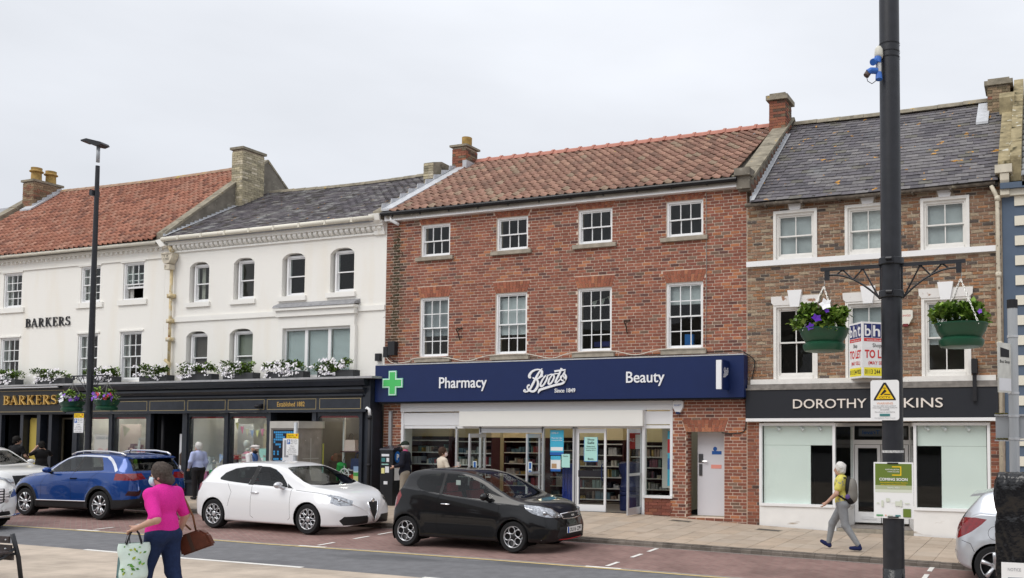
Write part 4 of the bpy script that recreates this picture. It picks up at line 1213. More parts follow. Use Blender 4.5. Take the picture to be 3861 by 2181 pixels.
MB().box(2.28, 3.52, .94, .946, 1.9, 2.22).build('transom_pane', M_shopglass, dp)
t = MB(); t.box(2.36, 3.45, 1.05, 1.055, 1.98, 2.16, 1); text_mb(t, 'Travel', lambda u, v, d: (5.3 - u, 1.045, v), 2.45, 2.85, 2.03, 2.12, 0, 0, .01)
t.build('transom_sign', [C_blue, mat('sign_grey', (.22, .22, .25))], dp)
room('shop_interior', .3, 5.32, .1, 5.0, -.02, 2.5, mat('empty_shop_wall', (.12, .12, .115)), M_floor, mat('empty_ceiling', (.3, .3, .3)), dp)
M_brd = mat('white_display_board', (.86, .88, .85), .6, .3, var=.04, vscale=1.2)
bd = MB(); bd.box(.38, 1.47, .09, .11, .46, 1.78); bd.box(.38, 2.0, .09, .11, 1.785, 2.45); bd.build('display_board', M_brd, dp)
bd = MB(); bd.box(4.32, 5.24, .09, .11, .46, 1.78); bd.box(3.82, 5.24, .09, .11, 1.785, 2.45); bd.build('display_board', M_brd, dp)
sp_i = 0
for x in (.72, 1.27, 1.68, 4.02, 4.38, 4.86):
 T = thing('spotlight', 'small white spotlight atop the empty shop window ' + ('next to the pharmacy' if x < 2 else 'next to the blue house'), 'spotlight', (x, .07, 2.2), 'spotlights in the empty shop windows')
 MB().tube([(x, .07, 2.26), (x, .07, 2.2)], .012, 6).build('stem', M_alu, T)
 MB().tube([(x - .04, .07, 2.2), (x + .05, .06, 2.12)], [.03, .045], 10).build('lamp_head', M_alu, T)
# gutter, downpipe, bracket, alarm
g = MB(); g.tube([(.02, -.16, 7.26), (1.4, -.16, 7.25), (2.9, -.17, 7.24), (4.4, -.16, 7.26), (5.5, -.15, 7.27)], .05, 8)
for x in (.5, 1.35, 2.2, 3.0, 3.8, 4.6): g.box(x - .02, x + .02, -.2, -.02, 7.18, 7.24)
g.build('gutter', mat('rusted_gutter', (.13, .11, .09), .9, .2, var=.5, vscale=9, spots=(((.3, .27, .2), 6, .6, .1),)), dp, smooth=True)
pp = MB(); pp.tube([(5.42, -.14, 7.22), (5.5, -.1, 7.05), (5.535, -.09, 6.95), (5.545, -.09, .0)], .045, 10)
for z in (6.95, 5.35, 3.9, 2.2): pp.lathe([(.06, -.05), (.06, .05)], (5.54, -.09, z), 10)
pp.build('downpipe', mat('cream_pipe_paint', (.66, .6, .48), .6, .3, var=.15, vscale=8, spots=(((.2, .17, .13), 9, .64, .06),)), dp, smooth=True)
bk_ = MB(); bk_.box(5.0, 5.08, -.22, -.16, 2.72, 3.55); bk_.box(4.98, 5.1, -.26, -.02, 3.3, 3.6); bk_.build('sign_bracket', C_black, None, label='black metal sign bracket above the end of the black fascia', cat='bracket')
alarm(3.62, 4.53, .3, .34, -.02, mat('cream_alarm', (.72, .7, .62)), mat('alarm_maroon', (.16, .02, .025)), 'cream alarm box with maroon base on the weathered brick wall', 'KINGS')
# roof
DEY, DEZ, DRY, DRZ = -.22, 7.3, 3.5, 10.3
drf = roof_base(dp, .15, 5.55, DEY + .06, DEZ, DRY, DRZ, mat('roof_felt', (.03, .028, .025), .9), .06)
P_sl = pal_of([(.11, .1, .11), (.13, .12, .125), (.09, .083, .092), (.155, .145, .145), (.12, .112, .095)], [6, 5, 4, 3, 2])
slates(drf, .16, 5.56, DEY, DEZ, DRY, DRZ, .3, .178, P_sl, M_slate, sag=.06)
ridge(drf, .2, 5.2, DRY, DRZ + .03, M_stone, .6, .12, name='ridge_stone', sag=.03)
gL = gable(dp, -.17, .14, -.12, 7.72, 3.5, 10.32, 7.62, M_rend, up=.14, coping=M_stone, cw=.05, ch=.07)
P_gb = pal_of([(.17, .09, .065), (.22, .12, .08), (.12, .08, .06)], [1, 1, 1])
gbk = MB()                                            # brick showing on the cross wall beside the slates
for r in range(36):
 z = 7.4 + r * .078
 yy = -.1
 while yy < 3.3:
  ztop = 7.72 + (yy - -.12) / 3.62 * 2.6
  zlow = DEZ + (yy - DEY) / (DRY - DEY) * (DRZ - DEZ)
  if zlow - .05 < z < ztop + .02: gbk.box(.138, .146, yy + .004, yy + .215, z, z + .066, 0, P_gb(0, 0))
  yy += .225
gbk.build('gable_brickwork', M_brick, gL, kind='stuff')
kn = MB(); kn.box(-.19, .13, -.18, .1, 7.66, 7.95); kn.prism([(-.26, 7.95), (.2, 7.95), (.2, 8.12), (-.26, 8.12)], 'x', -.22, .16); kn.build('kneeler', M_rend, gL)
stepped_flashing(drf, .15, .1, DEY, DEZ, 2.9, 9.82, 20, M_lead, .14)
chimney(dp, -.31, .14, 2.8, 3.38, 9.5, 10.78, P_chr, M_brick, M_omort, .07, .12, cap2=True)
chimney(dp, 5.2, 5.72, 2.85, 3.45, 9.3, 10.45, pal_of([(.26, .12, .08), (.3, .22, .14), (.2, .16, .1)], [2, 3, 3]), M_obrick, M_omort, .07, .11, cap2=True)
MB().prism([(2.3, 9.36), (3.3, 10.16), (3.3, 10.21), (2.3, 9.42)], 'x', 4.96, 5.24).build('chimney_apron', M_lead, drf)
M_lich = mat('lichened_stone', (.3, .25, .15), .95, .1, var=.4, vscale=5, bump=.6, bscale=30, spots=(((.5, .48, .4), 7, .64, .04), ((.08, .07, .04), 4, .6, .1)))
gR = gable(dp, 5.56, 5.8, -.12, 7.5, 3.5, 10.35, 7.4, M_lich, up=.12, coping=M_lich, cw=.0, ch=.1)
gR2 = gable(dp, 5.8, 6.02, -.05, 7.65, 3.5, 10.6, 7.3, M_lich, up=.1, coping=M_lich, cw=.0, ch=.08)
kn = MB(); kn.box(5.5, 5.84, -.24, .05, 7.45, 7.62); kn.prism([(-.16, 7.0), (.0, 6.98), (.0, 7.44), (-.22, 7.44), (-.2, 7.3), (-.14, 7.2)], 'x', 5.6, 5.78); kn.build('kneeler', mat('pale_stone', (.6, .55, .45), .8, .2, var=.2), gR)
MB().prism([(2.2, 9.5), (2.6, 9.9), (2.6, 10.1), (2.4, 10.08), (2.2, 9.9)], 'x', 5.5, 5.84).build('chimney_shoulder', M_lich, gR)
# ------------------------------------------------------------------ blue and cream house at the end
M_slb = mat('slate_blue_render', (.1, .135, .19), .8, .25, var=.06, vscale=4, bump=.15, bscale=40)
M_crm = mat('cream_quoin', (.75, .71, .6), .7, .25, var=.04, vscale=4)
bl_ = thing('blue_rendered_building', 'slate blue rendered house with cream quoin blocks at the end of the row', 'building', (8, 0, -.3))
bwl = wall_mb(MB(), 5.625, 12, -.6, 7.0, [], .0, .3).build('wall', M_slb, bl_)
z = 6.98
for i in range(17):
 h = .2
 MB().box(5.87 + (.0 if i % 2 == 0 else .0), 12, -.03, .0, z - .2, z).build('quoin_block', M_crm, bwl)
 z -= .415
ev = MB(); ev.box(5.6, 12, -.2, .02, 7.12, 7.24); ev.build('gutter', M_slb, bl_); ev = MB(); ev.box(5.75, 12, -.1, .02, 6.99, 7.12); ev.build('eaves_board', M_crm, bl_)
brf = roof_base(bl_, 6.03, 12, -.2, 7.3, 3.5, 10.3, M_rend)
P_gt = pal_of([(.3, .31, .32), (.24, .25, .26), (.36, .37, .37)], [1, 1, 1])
pantiles(brf, 6.03, 8.5, -.2, 7.3, 3.5, 10.3, .27, .32, P_gt, nobj=60)
# ------------------------------------------------------------------ the white department store (two painted houses)
def white_brick(name, ax=True):
 """white-painted brickwork: faint courses as fine relief, rust-tinted runs"""
 m = mat(name, (.87, .85, .80), .7, .3)
 t = m.node_tree; n = t.nodes.new; l = t.links.new
 b = t.nodes['Principled BSDF']
 ge = n('ShaderNodeNewGeometry')
 mpn = n('ShaderNodeMapping'); mpn.inputs['Rotation'].default_value = (PI / 2, 0, 0)
 l(ge.outputs['Position'], mpn.inputs[0])
 br = n('ShaderNodeTexBrick'); br.inputs['Scale'].default_value = 1
 br.inputs['Brick Width'].default_value = .225; br.inputs['Row Height'].default_value = .0745; br.inputs['Mortar Size'].default_value = .004; br.inputs['Mortar Smooth'].default_value = .6
 l(mpn.outputs[0], br.inputs[0])
 nz_ = n('ShaderNodeTexNoise'); nz_.inputs['Scale'].default_value = .8; nz_.inputs['Detail'].default_value = 7
 mp2 = n('ShaderNodeMapping'); mp2.inputs['Scale'].default_value = (1.6, 1, .3); l(ge.outputs['Position'], mp2.inputs[0]); l(mp2.outputs[0], nz_.inputs['Vector'])
 r = n('ShaderNodeMapRange'); r.inputs['From Min'].default_value = .55; r.inputs['From Max'].default_value = .85; r.inputs['To Max'].default_value = .6
 l(nz_.outputs[0], r.inputs[0])
 mm = n('ShaderNodeMixRGB'); mm.inputs[1].default_value = (.87, .85, .80, 1); mm.inputs[2].default_value = (.80, .72, .58, 1)
 l(r.outputs[0], mm.inputs[0]); l(mm.outputs[0], b.inputs['Base Color'])
 bp = n('ShaderNodeBump'); bp.inputs['Strength'].default_value = .35; bp.inputs['Distance'].default_value = .006; bp.invert = True
 l(br.outputs['Fac'], bp.inputs['Height']); l(bp.outputs[0], b.inputs['Normal'])
 return m
M_wb = white_brick('white_painted_brick')
bk2 = thing('white_shop_building', 'cream painted house with bracketed cornice, arched windows and mossy slate roof', 'building', (-14.4, 0, .2))
AW = [(-17.38, -16.68, 5.89, 7.03), (-15.64, -14.93, 5.89, 7.04), (-13.81, -13.06, 5.89, 7.05), (-12.08, -11.33, 5.91, 7.08), (-17.44, -16.67, 3.55, 4.97), (-15.73, -14.92, 3.55, 4.98)]
ah = [(a - .08, b, c, d + .06) for a, b, c, d in AW] + [(-13.75, -11.32, 3.6, 4.95)] + [(-18.48, -10.24, -.6, 3.3)]
w2 = wall_mb(MB(), -18.47, -10.245, -.5, 7.75, ah, .0, .3).build('wall', M_wb, bk2)
M_bl1 = mat('brown_blind', (.17, .14, .12), .6); M_bl2 = mat('green_grey_blind', (.42, .44, .37), .6); M_bl3 = mat('pale_blue_blind', (.62, .68, .7), .5)
M_cur = mat('pale_curtain', (.55, .52, .46), .9)
for i, (a, b, c, d) in enumerate(AW):
 bl = None
 if i == 4: bl = ('slat', M_bl1, 3.6, 4.9)
 if i == 5: bl = ('slat', M_bl2, 3.6, 4.9)
 if i == 0: bl = ('cloth', M_cur, (-17.25, -17.1), 0)
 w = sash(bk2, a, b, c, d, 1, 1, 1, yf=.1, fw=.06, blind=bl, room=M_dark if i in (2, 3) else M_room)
 # segmental head: infill with a curved underside, and the rounded reveal
 hx0, hx1, hz = a - .08, b, d + .06
 n = 12
 mb = MB()
 cpts = []
 for k in range(n + 1):
  u = -1 + 2 * k / n
  z = hz - .15 * (abs(u) ** 3.2) - .0
  cpts.append((hx0 + (hx1 - hx0) * k / n, z))
 for k in range(n):
  mb.prism([cpts[k], cpts[k + 1], (cpts[k + 1][0], hz + .03), (cpts[k][0], hz + .03)], 'y', -.001, .12)
 mb.build('window_arch', M_wb, w)
 MB().box(a - .18, b + .08, -.06, .08, c - .14, c - .005).build('sill', M_white, w)
# tripartite window with lead hood
bay = MB()
bay.box(-13.92, -11.16, -.16, .0, 5.29, 5.5); bay.box(-13.97, -11.13, -.22, .0, 5.46, 5.53); bay.box(-13.88, -11.2, -.1, .0, 4.97, 5.288)
bay.box(-13.9, -13.72, -.1, .1, 3.53, 4.969); bay.box(-11.33, -11.17, -.1, .1, 3.53, 4.969)
bay.build('window_hood', M_white, bk2)
ld = MB(); ld.prism([(-.24, 5.535), (.0, 5.58), (.0, 5.7), (-.2, 5.6)], 'x', -13.98, -11.1); ld.build('lead_hood', M_leadd, bk2)
tw = MB()
xs3 = [(-13.72, -12.95), (-12.95, -12.13), (-12.13, -11.33)]
for a, b in xs3:
 bars(tw, a, b, 3.6, 4.95, .0, .05, .05, 1, 1)
tw_o = tw.build('window', M_trim, bk2)
for a, b in xs3:
 MB().box(a + .05, b - .05, .02, .026, 3.65, 4.9).build('pane', M_glass, tw_o)
 bb = MB()
 for i in range(40):
  z = 3.66 + 1.22 * (i + .5) / 40
  bb.add([(a + .06, .07, z - .013), (b - .06, .07, z - .013), (b - .06, .085, z + .012), (a + .06, .085, z + .012)], [(0, 1, 2, 3)])
 for f_ in (.15, .85): bb.box(a + (b - a) * f_ - .003, a + (b - a) * f_ + .003, .066, .069, 3.66, 4.88)
 bb.build('blind', M_bl3, tw_o)
 MB().box(a, b, .3, .31, 3.5, 5).build('room', M_room, tw_o)
sc = MB(); sc.box(-18.1, -13.93, -.04, .0, 5.33, 5.48); sc.build('string_course', M_white, bk2)
sc = MB(); sc.box(-11.15, -10.25, -.04, .0, 5.35, 5.49); sc.build('string_course', M_white, bk2)
# cornice with brackets
co = MB(); co.box(-18.2, -10.26, -.05, .0, 7.42, 7.47); co.box(-18.2, -10.26, -.16, .0, 7.63, 7.7); co.box(-18.25, -10.25, -.2, .0, 7.702, 7.76)
co.build('cornice', M_white, bk2)
n = 42
dm_ = MB(); dm_.prism([(-.0, 7.475), (-.0, 7.628), (-.13, 7.628), (-.13, 7.56), (-.1, 7.52), (-.05, 7.49)], 'x', -.055, .055)
dme = dm_.mesh('cornice_bracket', M_white)
for i in range(n):
 place('cornice_bracket', dme, bk2, loc=(-17.98 + (17.98 - 10.4) * i / (n - 1), 0, 0))
gu = MB(); gu.tube([(-18.3, -.26, 7.8), (-10.45, -.26, 7.82)], .07, 10); gu.build('gutter', mat('cream_gutter', (.74, .7, .6), .5, .3, spots=(((.42, .22, .08), 3.5, .68, .05),)), bk2, smooth=True)
for x in np.arange(-17.6, -10.6, .92):
 MB().box(x - .03, x + .03, -.34, -.2, 7.74, 7.86).build('gutter_joint', MATS['cream_gutter'], bk2)
cn = MB(); cn.prism([(-.3, 7.92), (.0, 7.95), (.0, 7.4), (-.06, 7.4), (-.1, 7.62), (-.26, 7.75)], 'x', -10.62, -10.28); cn.build('cornice_end', M_white, bk2)
# downpipe with dated hopper between the two houses
dpz = MB(); dpz.prism([(-18.36, 7.38), (-17.9, 7.36), (-17.96, 7.2), (-18.06, 7.08), (-18.24, 7.08), (-18.32, 7.2)], 'y', -.24, -.02); dpz.box(-18.24, -18.03, -.22, -.04, 6.9, 7.05)
dpz.box(-18.34, -17.95, -.26, -.01, 7.36, 7.4)
hp = dpz.build('hopper', mat('stained_hopper', (.62, .56, .45), .6, .3, var=.25, vscale=8, spots=(((.2, .15, .1), 7, .62, .08),)), bk2)
t = MB(); text_mb(t, '1 A', front(-.244), -18.22, -18.06, 7.27, 7.33, 0); text_mb(t, '1702', front(-.245), -18.24, -18.04, 7.17, 7.24, 0); t.build('date_figures', C_black, hp)
pz = MB(); pz.tube([(-18.08, -.1, 6.95), (-18.08, -.1, 3.7)], .042, 10)
for z in (6.15, 5.4, 4.85): pz.box(-18.17, -17.98, -.16, -.01, z - .1, z + .02)
pz.tube([(-18.25, -.08, 4.2), (-18.05, -.12, 4.1), (-18.08, -.1, 3.9)], .05, 8); pz.tube([(-18.2, -.1, 7.62), (-18.05, -.13, 7.45)], .06, 8)
pz.build('downpipe', mat('rust_stained_pipe', (.6, .48, .27), .6, .3, var=.25, vscale=7, spots=(((.68, .64, .54), 3, .52, .1), ((.3, .14, .05), 5, .64, .06))), bk2, smooth=True)
E2Y, E2Z, R2Y, R2Z = -.25, 7.86, 3.5, 10.15
rf2 = roof_base(bk2, -18.2, -10.5, E2Y, E2Z, R2Y, R2Z, M_leadd)
P_ms = pal_of([(.13, .115, .125), (.16, .145, .15), (.1, .09, .1), (.22, .21, .2), (.075, .065, .06)], [5, 5, 4, 3, 3])
slates(rf2, -18.2, -10.55, E2Y, E2Z, R2Y, R2Z, .27, .15, P_ms, M_slate2, nobj=0, sag=.1, th=.014)
ridge(rf2, -18.1, -10.6, R2Y, R2Z + .01, M_stone, .5, .11, name='ridge_stone', sag=.08)
g2 = gable(bk2, -10.52, -10.27, -.22, 7.83, 3.5, 10.2, 7.75, M_rend, up=.06, coping=M_stone, cw=.03, ch=.1)
P_crm = pal_of([(.5, .44, .3), (.42, .37, .26), (.3, .27, .19), (.56, .5, .38)], [3, 3, 2, 2])
sb = MB(); sb.prism([(2.1, 9.3), (2.1, 10.0), (2.5, 10.12), (3.0, 10.1), (3.4, 10.1), (3.4, 9.3)], 'x', -10.74, -10.42); sbo = sb.build('old_flue_stub', M_stone, bk2)
bs = MB()
for r in range(6):
 for k in range(2): bs.box(-10.75 + k * .17 + .004, -10.75 + (k + 1) * .17 - .004, 2.085, 2.12, 9.52 + r * .078, 9.585 + r * .078, 0, P_crm(0, 0))
bs.build('stub_brickwork', M_obrick, sbo, kind='stuff')
bk1 = thing('long_white_shop_building', 'long cream painted house with red pantile roof and small-paned sash windows', 'building', (-23.5, 0, .3))
SW = [(-25.8, -24.9), (-22.13, -21.25), (-20.25, -19.35)]
h1 = [(a, b, 6.1, 7.26) for a, b in SW] + [(a - .04, b - .02, 3.62, 5.13) for a, b in SW] + [(-29.5, -18.47, -.6, 3.3)]
w1 = wall_mb(MB(), -30, -18.475, -.5, 7.72, h1, .0, .3).build('wall', M_wb, bk1)
M_net = mat('net_curtain', (.6, .59, .57), .9, .1, var=.15, vscale=9)
M_brown = mat('brown_room', (.32, .21, .14), .9)
for i, (a, b) in enumerate(SW):
 sash(bk1, a, b, 6.1, 7.26, 3, 1 if i == 2 else 2, 2, yf=.03, fw=.055, raise_=.32 if i == 2 else 0, split=.5 if i < 2 else .42, blind=('cloth', M_net, (a + .08, a + (.34 if i == 1 else .24)), 0), room=M_room, sill=(.17, .16, .05), sillm=M_white)
 sash(bk1, a - .04, b - .02, 3.62, 5.13, 3, 2, 2, yf=.03, fw=.055, room=M_brown, blind=('cloth', M_net, (a + .05, a + .2), 0))
 for z in (7.26, 5.13): MB().box(a - .08, b + .06, -.035, .0, z, z + .05).build('window_hood', M_white, bk1)
c1 = MB(); c1.box(-30, -18.62, -.1, .0, 7.62, 7.7); c1.box(-30, -18.62, -.04, .0, 7.3, 7.32); c1.build('cornice', M_white, bk1)
dme2 = MB().box(-.045, .045, -.06, 0, 7.54, 7.618).mesh('cornice_dentil', M_white)
for i in range(50): place('cornice_dentil', dme2, bk1, loc=(-29.0 + i * .212, 0, 0))
gu1 = MB(); gu1.tube([(-30, -.22, 7.79), (-18.6, -.22, 7.74)], .065, 10); gu1.build('gutter', MATS['cream_gutter'], bk1, smooth=True)
gu2 = MB(); gu2.prism([(-18.62, 7.8), (-18.4, 7.82), (-18.2, 7.62), (-18.4, 7.58)], 'y', -.25, -.02); gu2.build('gutter_end', M_white, bk1)
E1Y, E1Z, R1Y, R1Z = -.25, 7.83, 3.5, 11.1
rf1 = roof_base(bk1, -29.3, -18.6, E1Y, E1Z, R1Y, R1Z, M_rend)
P_rd = pal_of([(.34, .15, .1), (.38, .175, .12), (.3, .13, .09), (.24, .115, .085), (.4, .21, .15)], [5, 5, 4, 2, 3])
pantiles(rf1, -29.0, -18.62, E1Y, E1Z, R1Y, R1Z, .215, .24, P_rd, sag=.08, amp=.036)
ridge(rf1, -28.4, -18.7, R1Y, R1Z + .04, mat('lichened_ridge', (.36, .24, .17), .9, .2, var=.3, vscale=4, spots=(((.4, .3, .1), 4, .58, .08),)), .45, .12, sag=.06)
g1 = gable(bk1, -18.62, -18.3, -.2, 7.83, 3.5, 11.12, 7.7, M_rend, up=.1, coping=M_stone, cw=.02, ch=.09)
stepped_flashing(rf2, -18.29, .12, E2Y, E2Z, 2.4, 9.45, 18, M_lead, .12)
chimney(bk1, -18.5, -18.02, 2.25, 3.1, 9.2, 11.27, P_crm, M_obrick, M_omort, .05, .08, bl=.23)
g0 = gable(bk1, -29.5, -29.05, -.2, 7.95, 3.5, 11.15, 7.7, M_stone, up=.12, coping=M_stone, cw=.0, ch=.1)
chimney(bk1, -29.1, -28.5, 2.5, 3.5, 10.2, 11.28, pal_of([(.27, .14, .09), (.24, .17, .11), (.3, .22, .14)], [2, 2, 2]), M_obrick, M_omort, .05, .08, pots=((-28.77, 2.75, .17, .5, 1), (-28.75, 3.25, .17, .5, 1)))
fl = MB()
for i in range(6):
 t0 = .72 + i * .045
 y0, z0_ = E1Y + (R1Y - E1Y) * t0, E1Z + (R1Z - E1Z) * t0
 fl.prism([(y0, z0_ + .06), (y0 + .17, z0_ + .2), (y0 + .17, z0_ + .32), (y0, z0_ + .24)], 'x', -28.48, -28.47)
fl.prism([(2.3, 10.14), (3.3, 11.0), (3.3, 11.05), (2.3, 10.2)], 'x', -28.9, -28.3)
fl.build('flashing', M_lead, rf1)
wl = MB(); serif(wl, 'BARKERS', front(-.04), -24.63, 5.43, .28, 1.21, .03); wl.build('wall_lettering', mat('letter_charcoal', (.03, .03, .034), .5), bk1)
# next house along, its gable end just shows
bk0 = thing('neighbour_house', 'house with a grey slate roof beyond the far chimney of the long cream building', 'building', (-34, 0, .4))
wall_mb(MB(), -40, -29.52, -.5, 7.8, [], .0, .3).build('wall', M_wb, bk0)
rf0 = roof_base(bk0, -40, -29.52, -.2, 7.8, 3.5, 10.9, M_leadd)
# ------------------------------------------------------------------ the department store's shopfront
sfT = thing('shopfront', 'long dark navy shopfront with gilt panels projecting from the cream houses', 'shopfront', (-18, -.4, .25))
NV = M_navy
fas = MB()
for xa, xb in ((-21.86, -10.56), (-30, -24.97)):
 fas.box(xa, xb, -.45, -.0, 2.62, 3.44)
fas.box(-24.97, -21.86, -.46, 0, 2.6, 3.44)
fo = fas.build('fascia', NV, sfT)
cor = MB()
cor.prism([(-.45, 2.99), (-.5, 3.03), (-.5, 3.06), (-.45, 3.06)], 'x', -21.86, -10.5)
cor.prism([(-.45, 3.08), (-.47, 3.1), (-.56, 3.2), (-.56, 3.24), (-.45, 3.24)], 'x', -21.86, -10.45)
cor.prism([(-.45, 3.27), (-.56, 3.3), (-.62, 3.42), (-.62, 3.47), (-.45, 3.47)], 'x', -21.86, -10.38)
cor.prism([(-.45, 2.6), (-.5, 2.6), (-.5, 2.66), (-.46, 2.68), (-.45, 2.68)], 'x', -21.86, -10.4)
cor.build('cornice', NV, sfT)
MB().box(-30, -10.05, -.68, .0, 3.475, 3.53).build('lead_ledge', mat('lead_ledge', (.36, .36, .37), .5, .4, var=.2, vscale=6), sfT)
ret = MB(); ret.box(-10.555, -10.3, -.44, -.0, 2.62, 3.46); ret.box(-10.56, -10.28, -.36, .0, .1, 2.62); ret.build('return_panel', NV, sfT)
PN = [(-19.88, -18.46), (-18.35, -16.95), (-16.83, -15.38), (-15.28, -13.94), (-13.84, -12.11), (-11.99, -10.6), (-21.4, -20.0)]
for a, b in PN:
 g = MB(); w = .012
 y0, y1 = -.456, -.45
 g.box(a, b, y0, y1, 2.68, 2.68 + w); g.box(a, b, y0, y1, 2.955, 2.955 + w); g.box(a, a + w, y0 + .001, y1, 2.68, 2.955); g.box(b - w, b, y0 + .001, y1, 2.68, 2.955)
 g.build('gilt_panel_line', M_gilt, fo)
t = MB(); text_mb(t, 'Established 1882', front(-.46), -13.47, -12.5, 2.76, 2.89, 0, 0, .004); t.build('lettering', M_gold, fo)
sgn = MB().box(-24.96, -21.88, -.52, -.46, 2.64, 3.4).build('shop_sign', mat('black_sign', (.018, .019, .022), .45, .4), sfT)
gl_ = MB(); gl_.box(-24.9, -21.95, -.526, -.52, 3.33, 3.345); gl_.box(-24.9, -21.95, -.526, -.52, 2.68, 2.692); gl_.box(-21.965, -21.95, -.525, -.52, 2.692, 3.33); gl_.build('gilt_line', M_gilt, sgn)
lt = MB(); serif(lt, 'BARKERS', front(-.585), -24.66, 2.91, .285, 1.4, .06); lt.build('lettering', M_gold, sgn)
tl = MB(); tl.tube([(-25.2, -.66, 3.43), (-22.0, -.66, 3.43)], .022, 6); tl.build('sign_lamp_rail', M_silver, sfT)
spk = MB(); spk.ball((-14.06, -.55, 2.77), (.1, .1, .06), 10, 6); spk.box(-14.1, -14.0, -.52, -.44, 2.74, 2.84); spk.build('dome_camera', C_black, None, smooth=True, label='small black dome camera on the navy shop fascia', cat='camera')
# columns, risers, frames
cols = [(-25.05, .2), (-23.58 - .4, .14), (-23.2, .16), (-22.66, .14), (-21.55, .2), (-20.01, .14), (-18.43, .18), (-16.97, .18), (-15.375, .15), (-13.8, .14), (-12.2, .14), (-10.62, .1)]
for x, w in cols:
 c = MB(); c.box(x - w / 2, x + w / 2, -.42, -.2, .1, 2.6); c.box(x - w / 2 - .02, x + w / 2 + .02, -.44, -.2, .1, .7)
 c.build('pilaster', NV, sfT)
WINS = [(-29.0, -25.15), (-21.45, -20.08), (-19.94, -18.52), (-16.88, -15.45), (-15.3, -13.87), (-12.13, -10.67)]
for a, b in WINS:
 rsr = MB(); rsr.box(a, b, -.4, -.1, .0, .6); rsr.box(a, b, -.44, -.1, .602, .68); rsr.build('stall_riser', NV, sfT)
 fr = MB(); fr.box(a, b, -.39, -.3, 2.5, 2.6); fr.box(a, a + .03, -.38, -.3, .68, 2.5); fr.box(b - .03, b, -.38, -.3, .68, 2.5)
 for sx, x in ((1, a + .03), (-1, b - .03)):
  fr.prism([(x, 2.5), (x + .09 * sx, 2.5), (x + .04 * sx, 2.47), (x, 2.41)], 'y', -.38, -.31)
 fr.build('window_frame', NV, sfT)
 MB().box(a + .03, b - .03, -.345, -.339, .68, 2.5).build('shop_window_pane', M_shopglass, sfT)
 MB().box(a + .03, b - .03, -.33, -.3, 2.45, 2.53).build('valance', mat('red_valance', (.36, .03, .035), .7), sfT)
# display window boxes and interior
M_dw = mat('display_wall', (.72, .71, .69), .8, var=.06, vscale=2); M_df = mat('display_floor', (.38, .35, .3), .6)
room('window_interior', -21.5, -18.5, -.3, 1.6, .66, 2.85, M_dw, M_df, M_ceil, sfT)
room('window_interior', -16.9, -13.85, -.3, 1.9, .66, 2.85, M_dw, M_df, M_ceil, sfT)
room('window_interior', -12.15, -10.62, -.3, 1.4, .66, 2.85, mat('display_wall_dark', (.18, .16, .14)), M_df, M_ceil, sfT)
room('window_interior', -29.0, -25.1, -.3, 1.4, .66, 2.85, M_dw, M_df, M_ceil, sfT)
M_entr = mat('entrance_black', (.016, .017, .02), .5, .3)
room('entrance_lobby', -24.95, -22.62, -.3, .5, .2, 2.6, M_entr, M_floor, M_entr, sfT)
room('shop_interior', -22.62, -21.58, -.1, 4.5, .2, 2.6, mat('warm_wall', (.36, .25, .15)), M_floor, M_ceil, sfT)
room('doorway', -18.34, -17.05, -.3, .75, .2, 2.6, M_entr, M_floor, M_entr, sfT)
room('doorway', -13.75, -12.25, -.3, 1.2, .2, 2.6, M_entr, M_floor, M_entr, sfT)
yp = MB(); yp.prism([(-23.87, .3), (-23.29, .3), (-23.29, 2.42), (-23.34, 2.49), (-23.82, 2.49), (-23.87, 2.42)], 'y', -.24, -.21); yp.build('yellow_panel', mat('mustard_panel', (.46, .36, .08), .5), sfT)
gd = MB(); bars(gd, -22.6, -21.64, .25, 2.5, -.1, -.06, .05, 1, 1); gdo = gd.build('door', mat('bronze_frame', (.12, .1, .07), .4), sfT)
MB().box(-22.55, -21.69, -.083, -.077, .3, 2.45).build('pane', M_shopglass, gdo)
MB().tube([(-21.85, -.12, .9), (-21.85, -.2, 1.0), (-21.85, -.2, 1.5), (-21.85, -.12, 1.6)], .015, 6).build('door_handle', M_silver, gdo)
MB().box(-22.5, -21.95, 1.5, 1.55, 1.5, 2.15).build('screen', C_black, sfT)
for x, y in ((-22.3, 1.0), (-21.95, 1.6), (-22.2, 2.6)):
 MB().lathe([(.07, 0), (.07, .02)], (x, y, 2.575), 12).build('downlight', mat('downlight', (1, .8, .5), emit=14), None, label='round warm downlight in the ceiling of the store entrance', cat='light', group='downlights in the store entrance')
M_spot = mat('window_spot', (1, .92, .8), emit=30)
k = 0
for a, b in WINS[1:]:
 for f_ in (.3, .7):
  x = a + (b - a) * f_
  MB().lathe([(.05, -.03), (.06, .03)], (x, -.1, 2.74), 12).build('display_spot', M_spot, None, label='small lit spotlight in the ceiling of the navy shop windows', cat='light', group='spotlights in the navy shop windows')
for x in (-20.8, -19.2, -16.1, -14.6, -11.4):
 MB().box(x - .4, x + .4, .5, .62, 2.8, 2.84).build('ceiling_light', mat('window_strip_lamp', (1, .93, .8), emit=16), None, label='lit strip light deep in the navy shop windows', cat='light', group='strip lights in the navy shop windows')
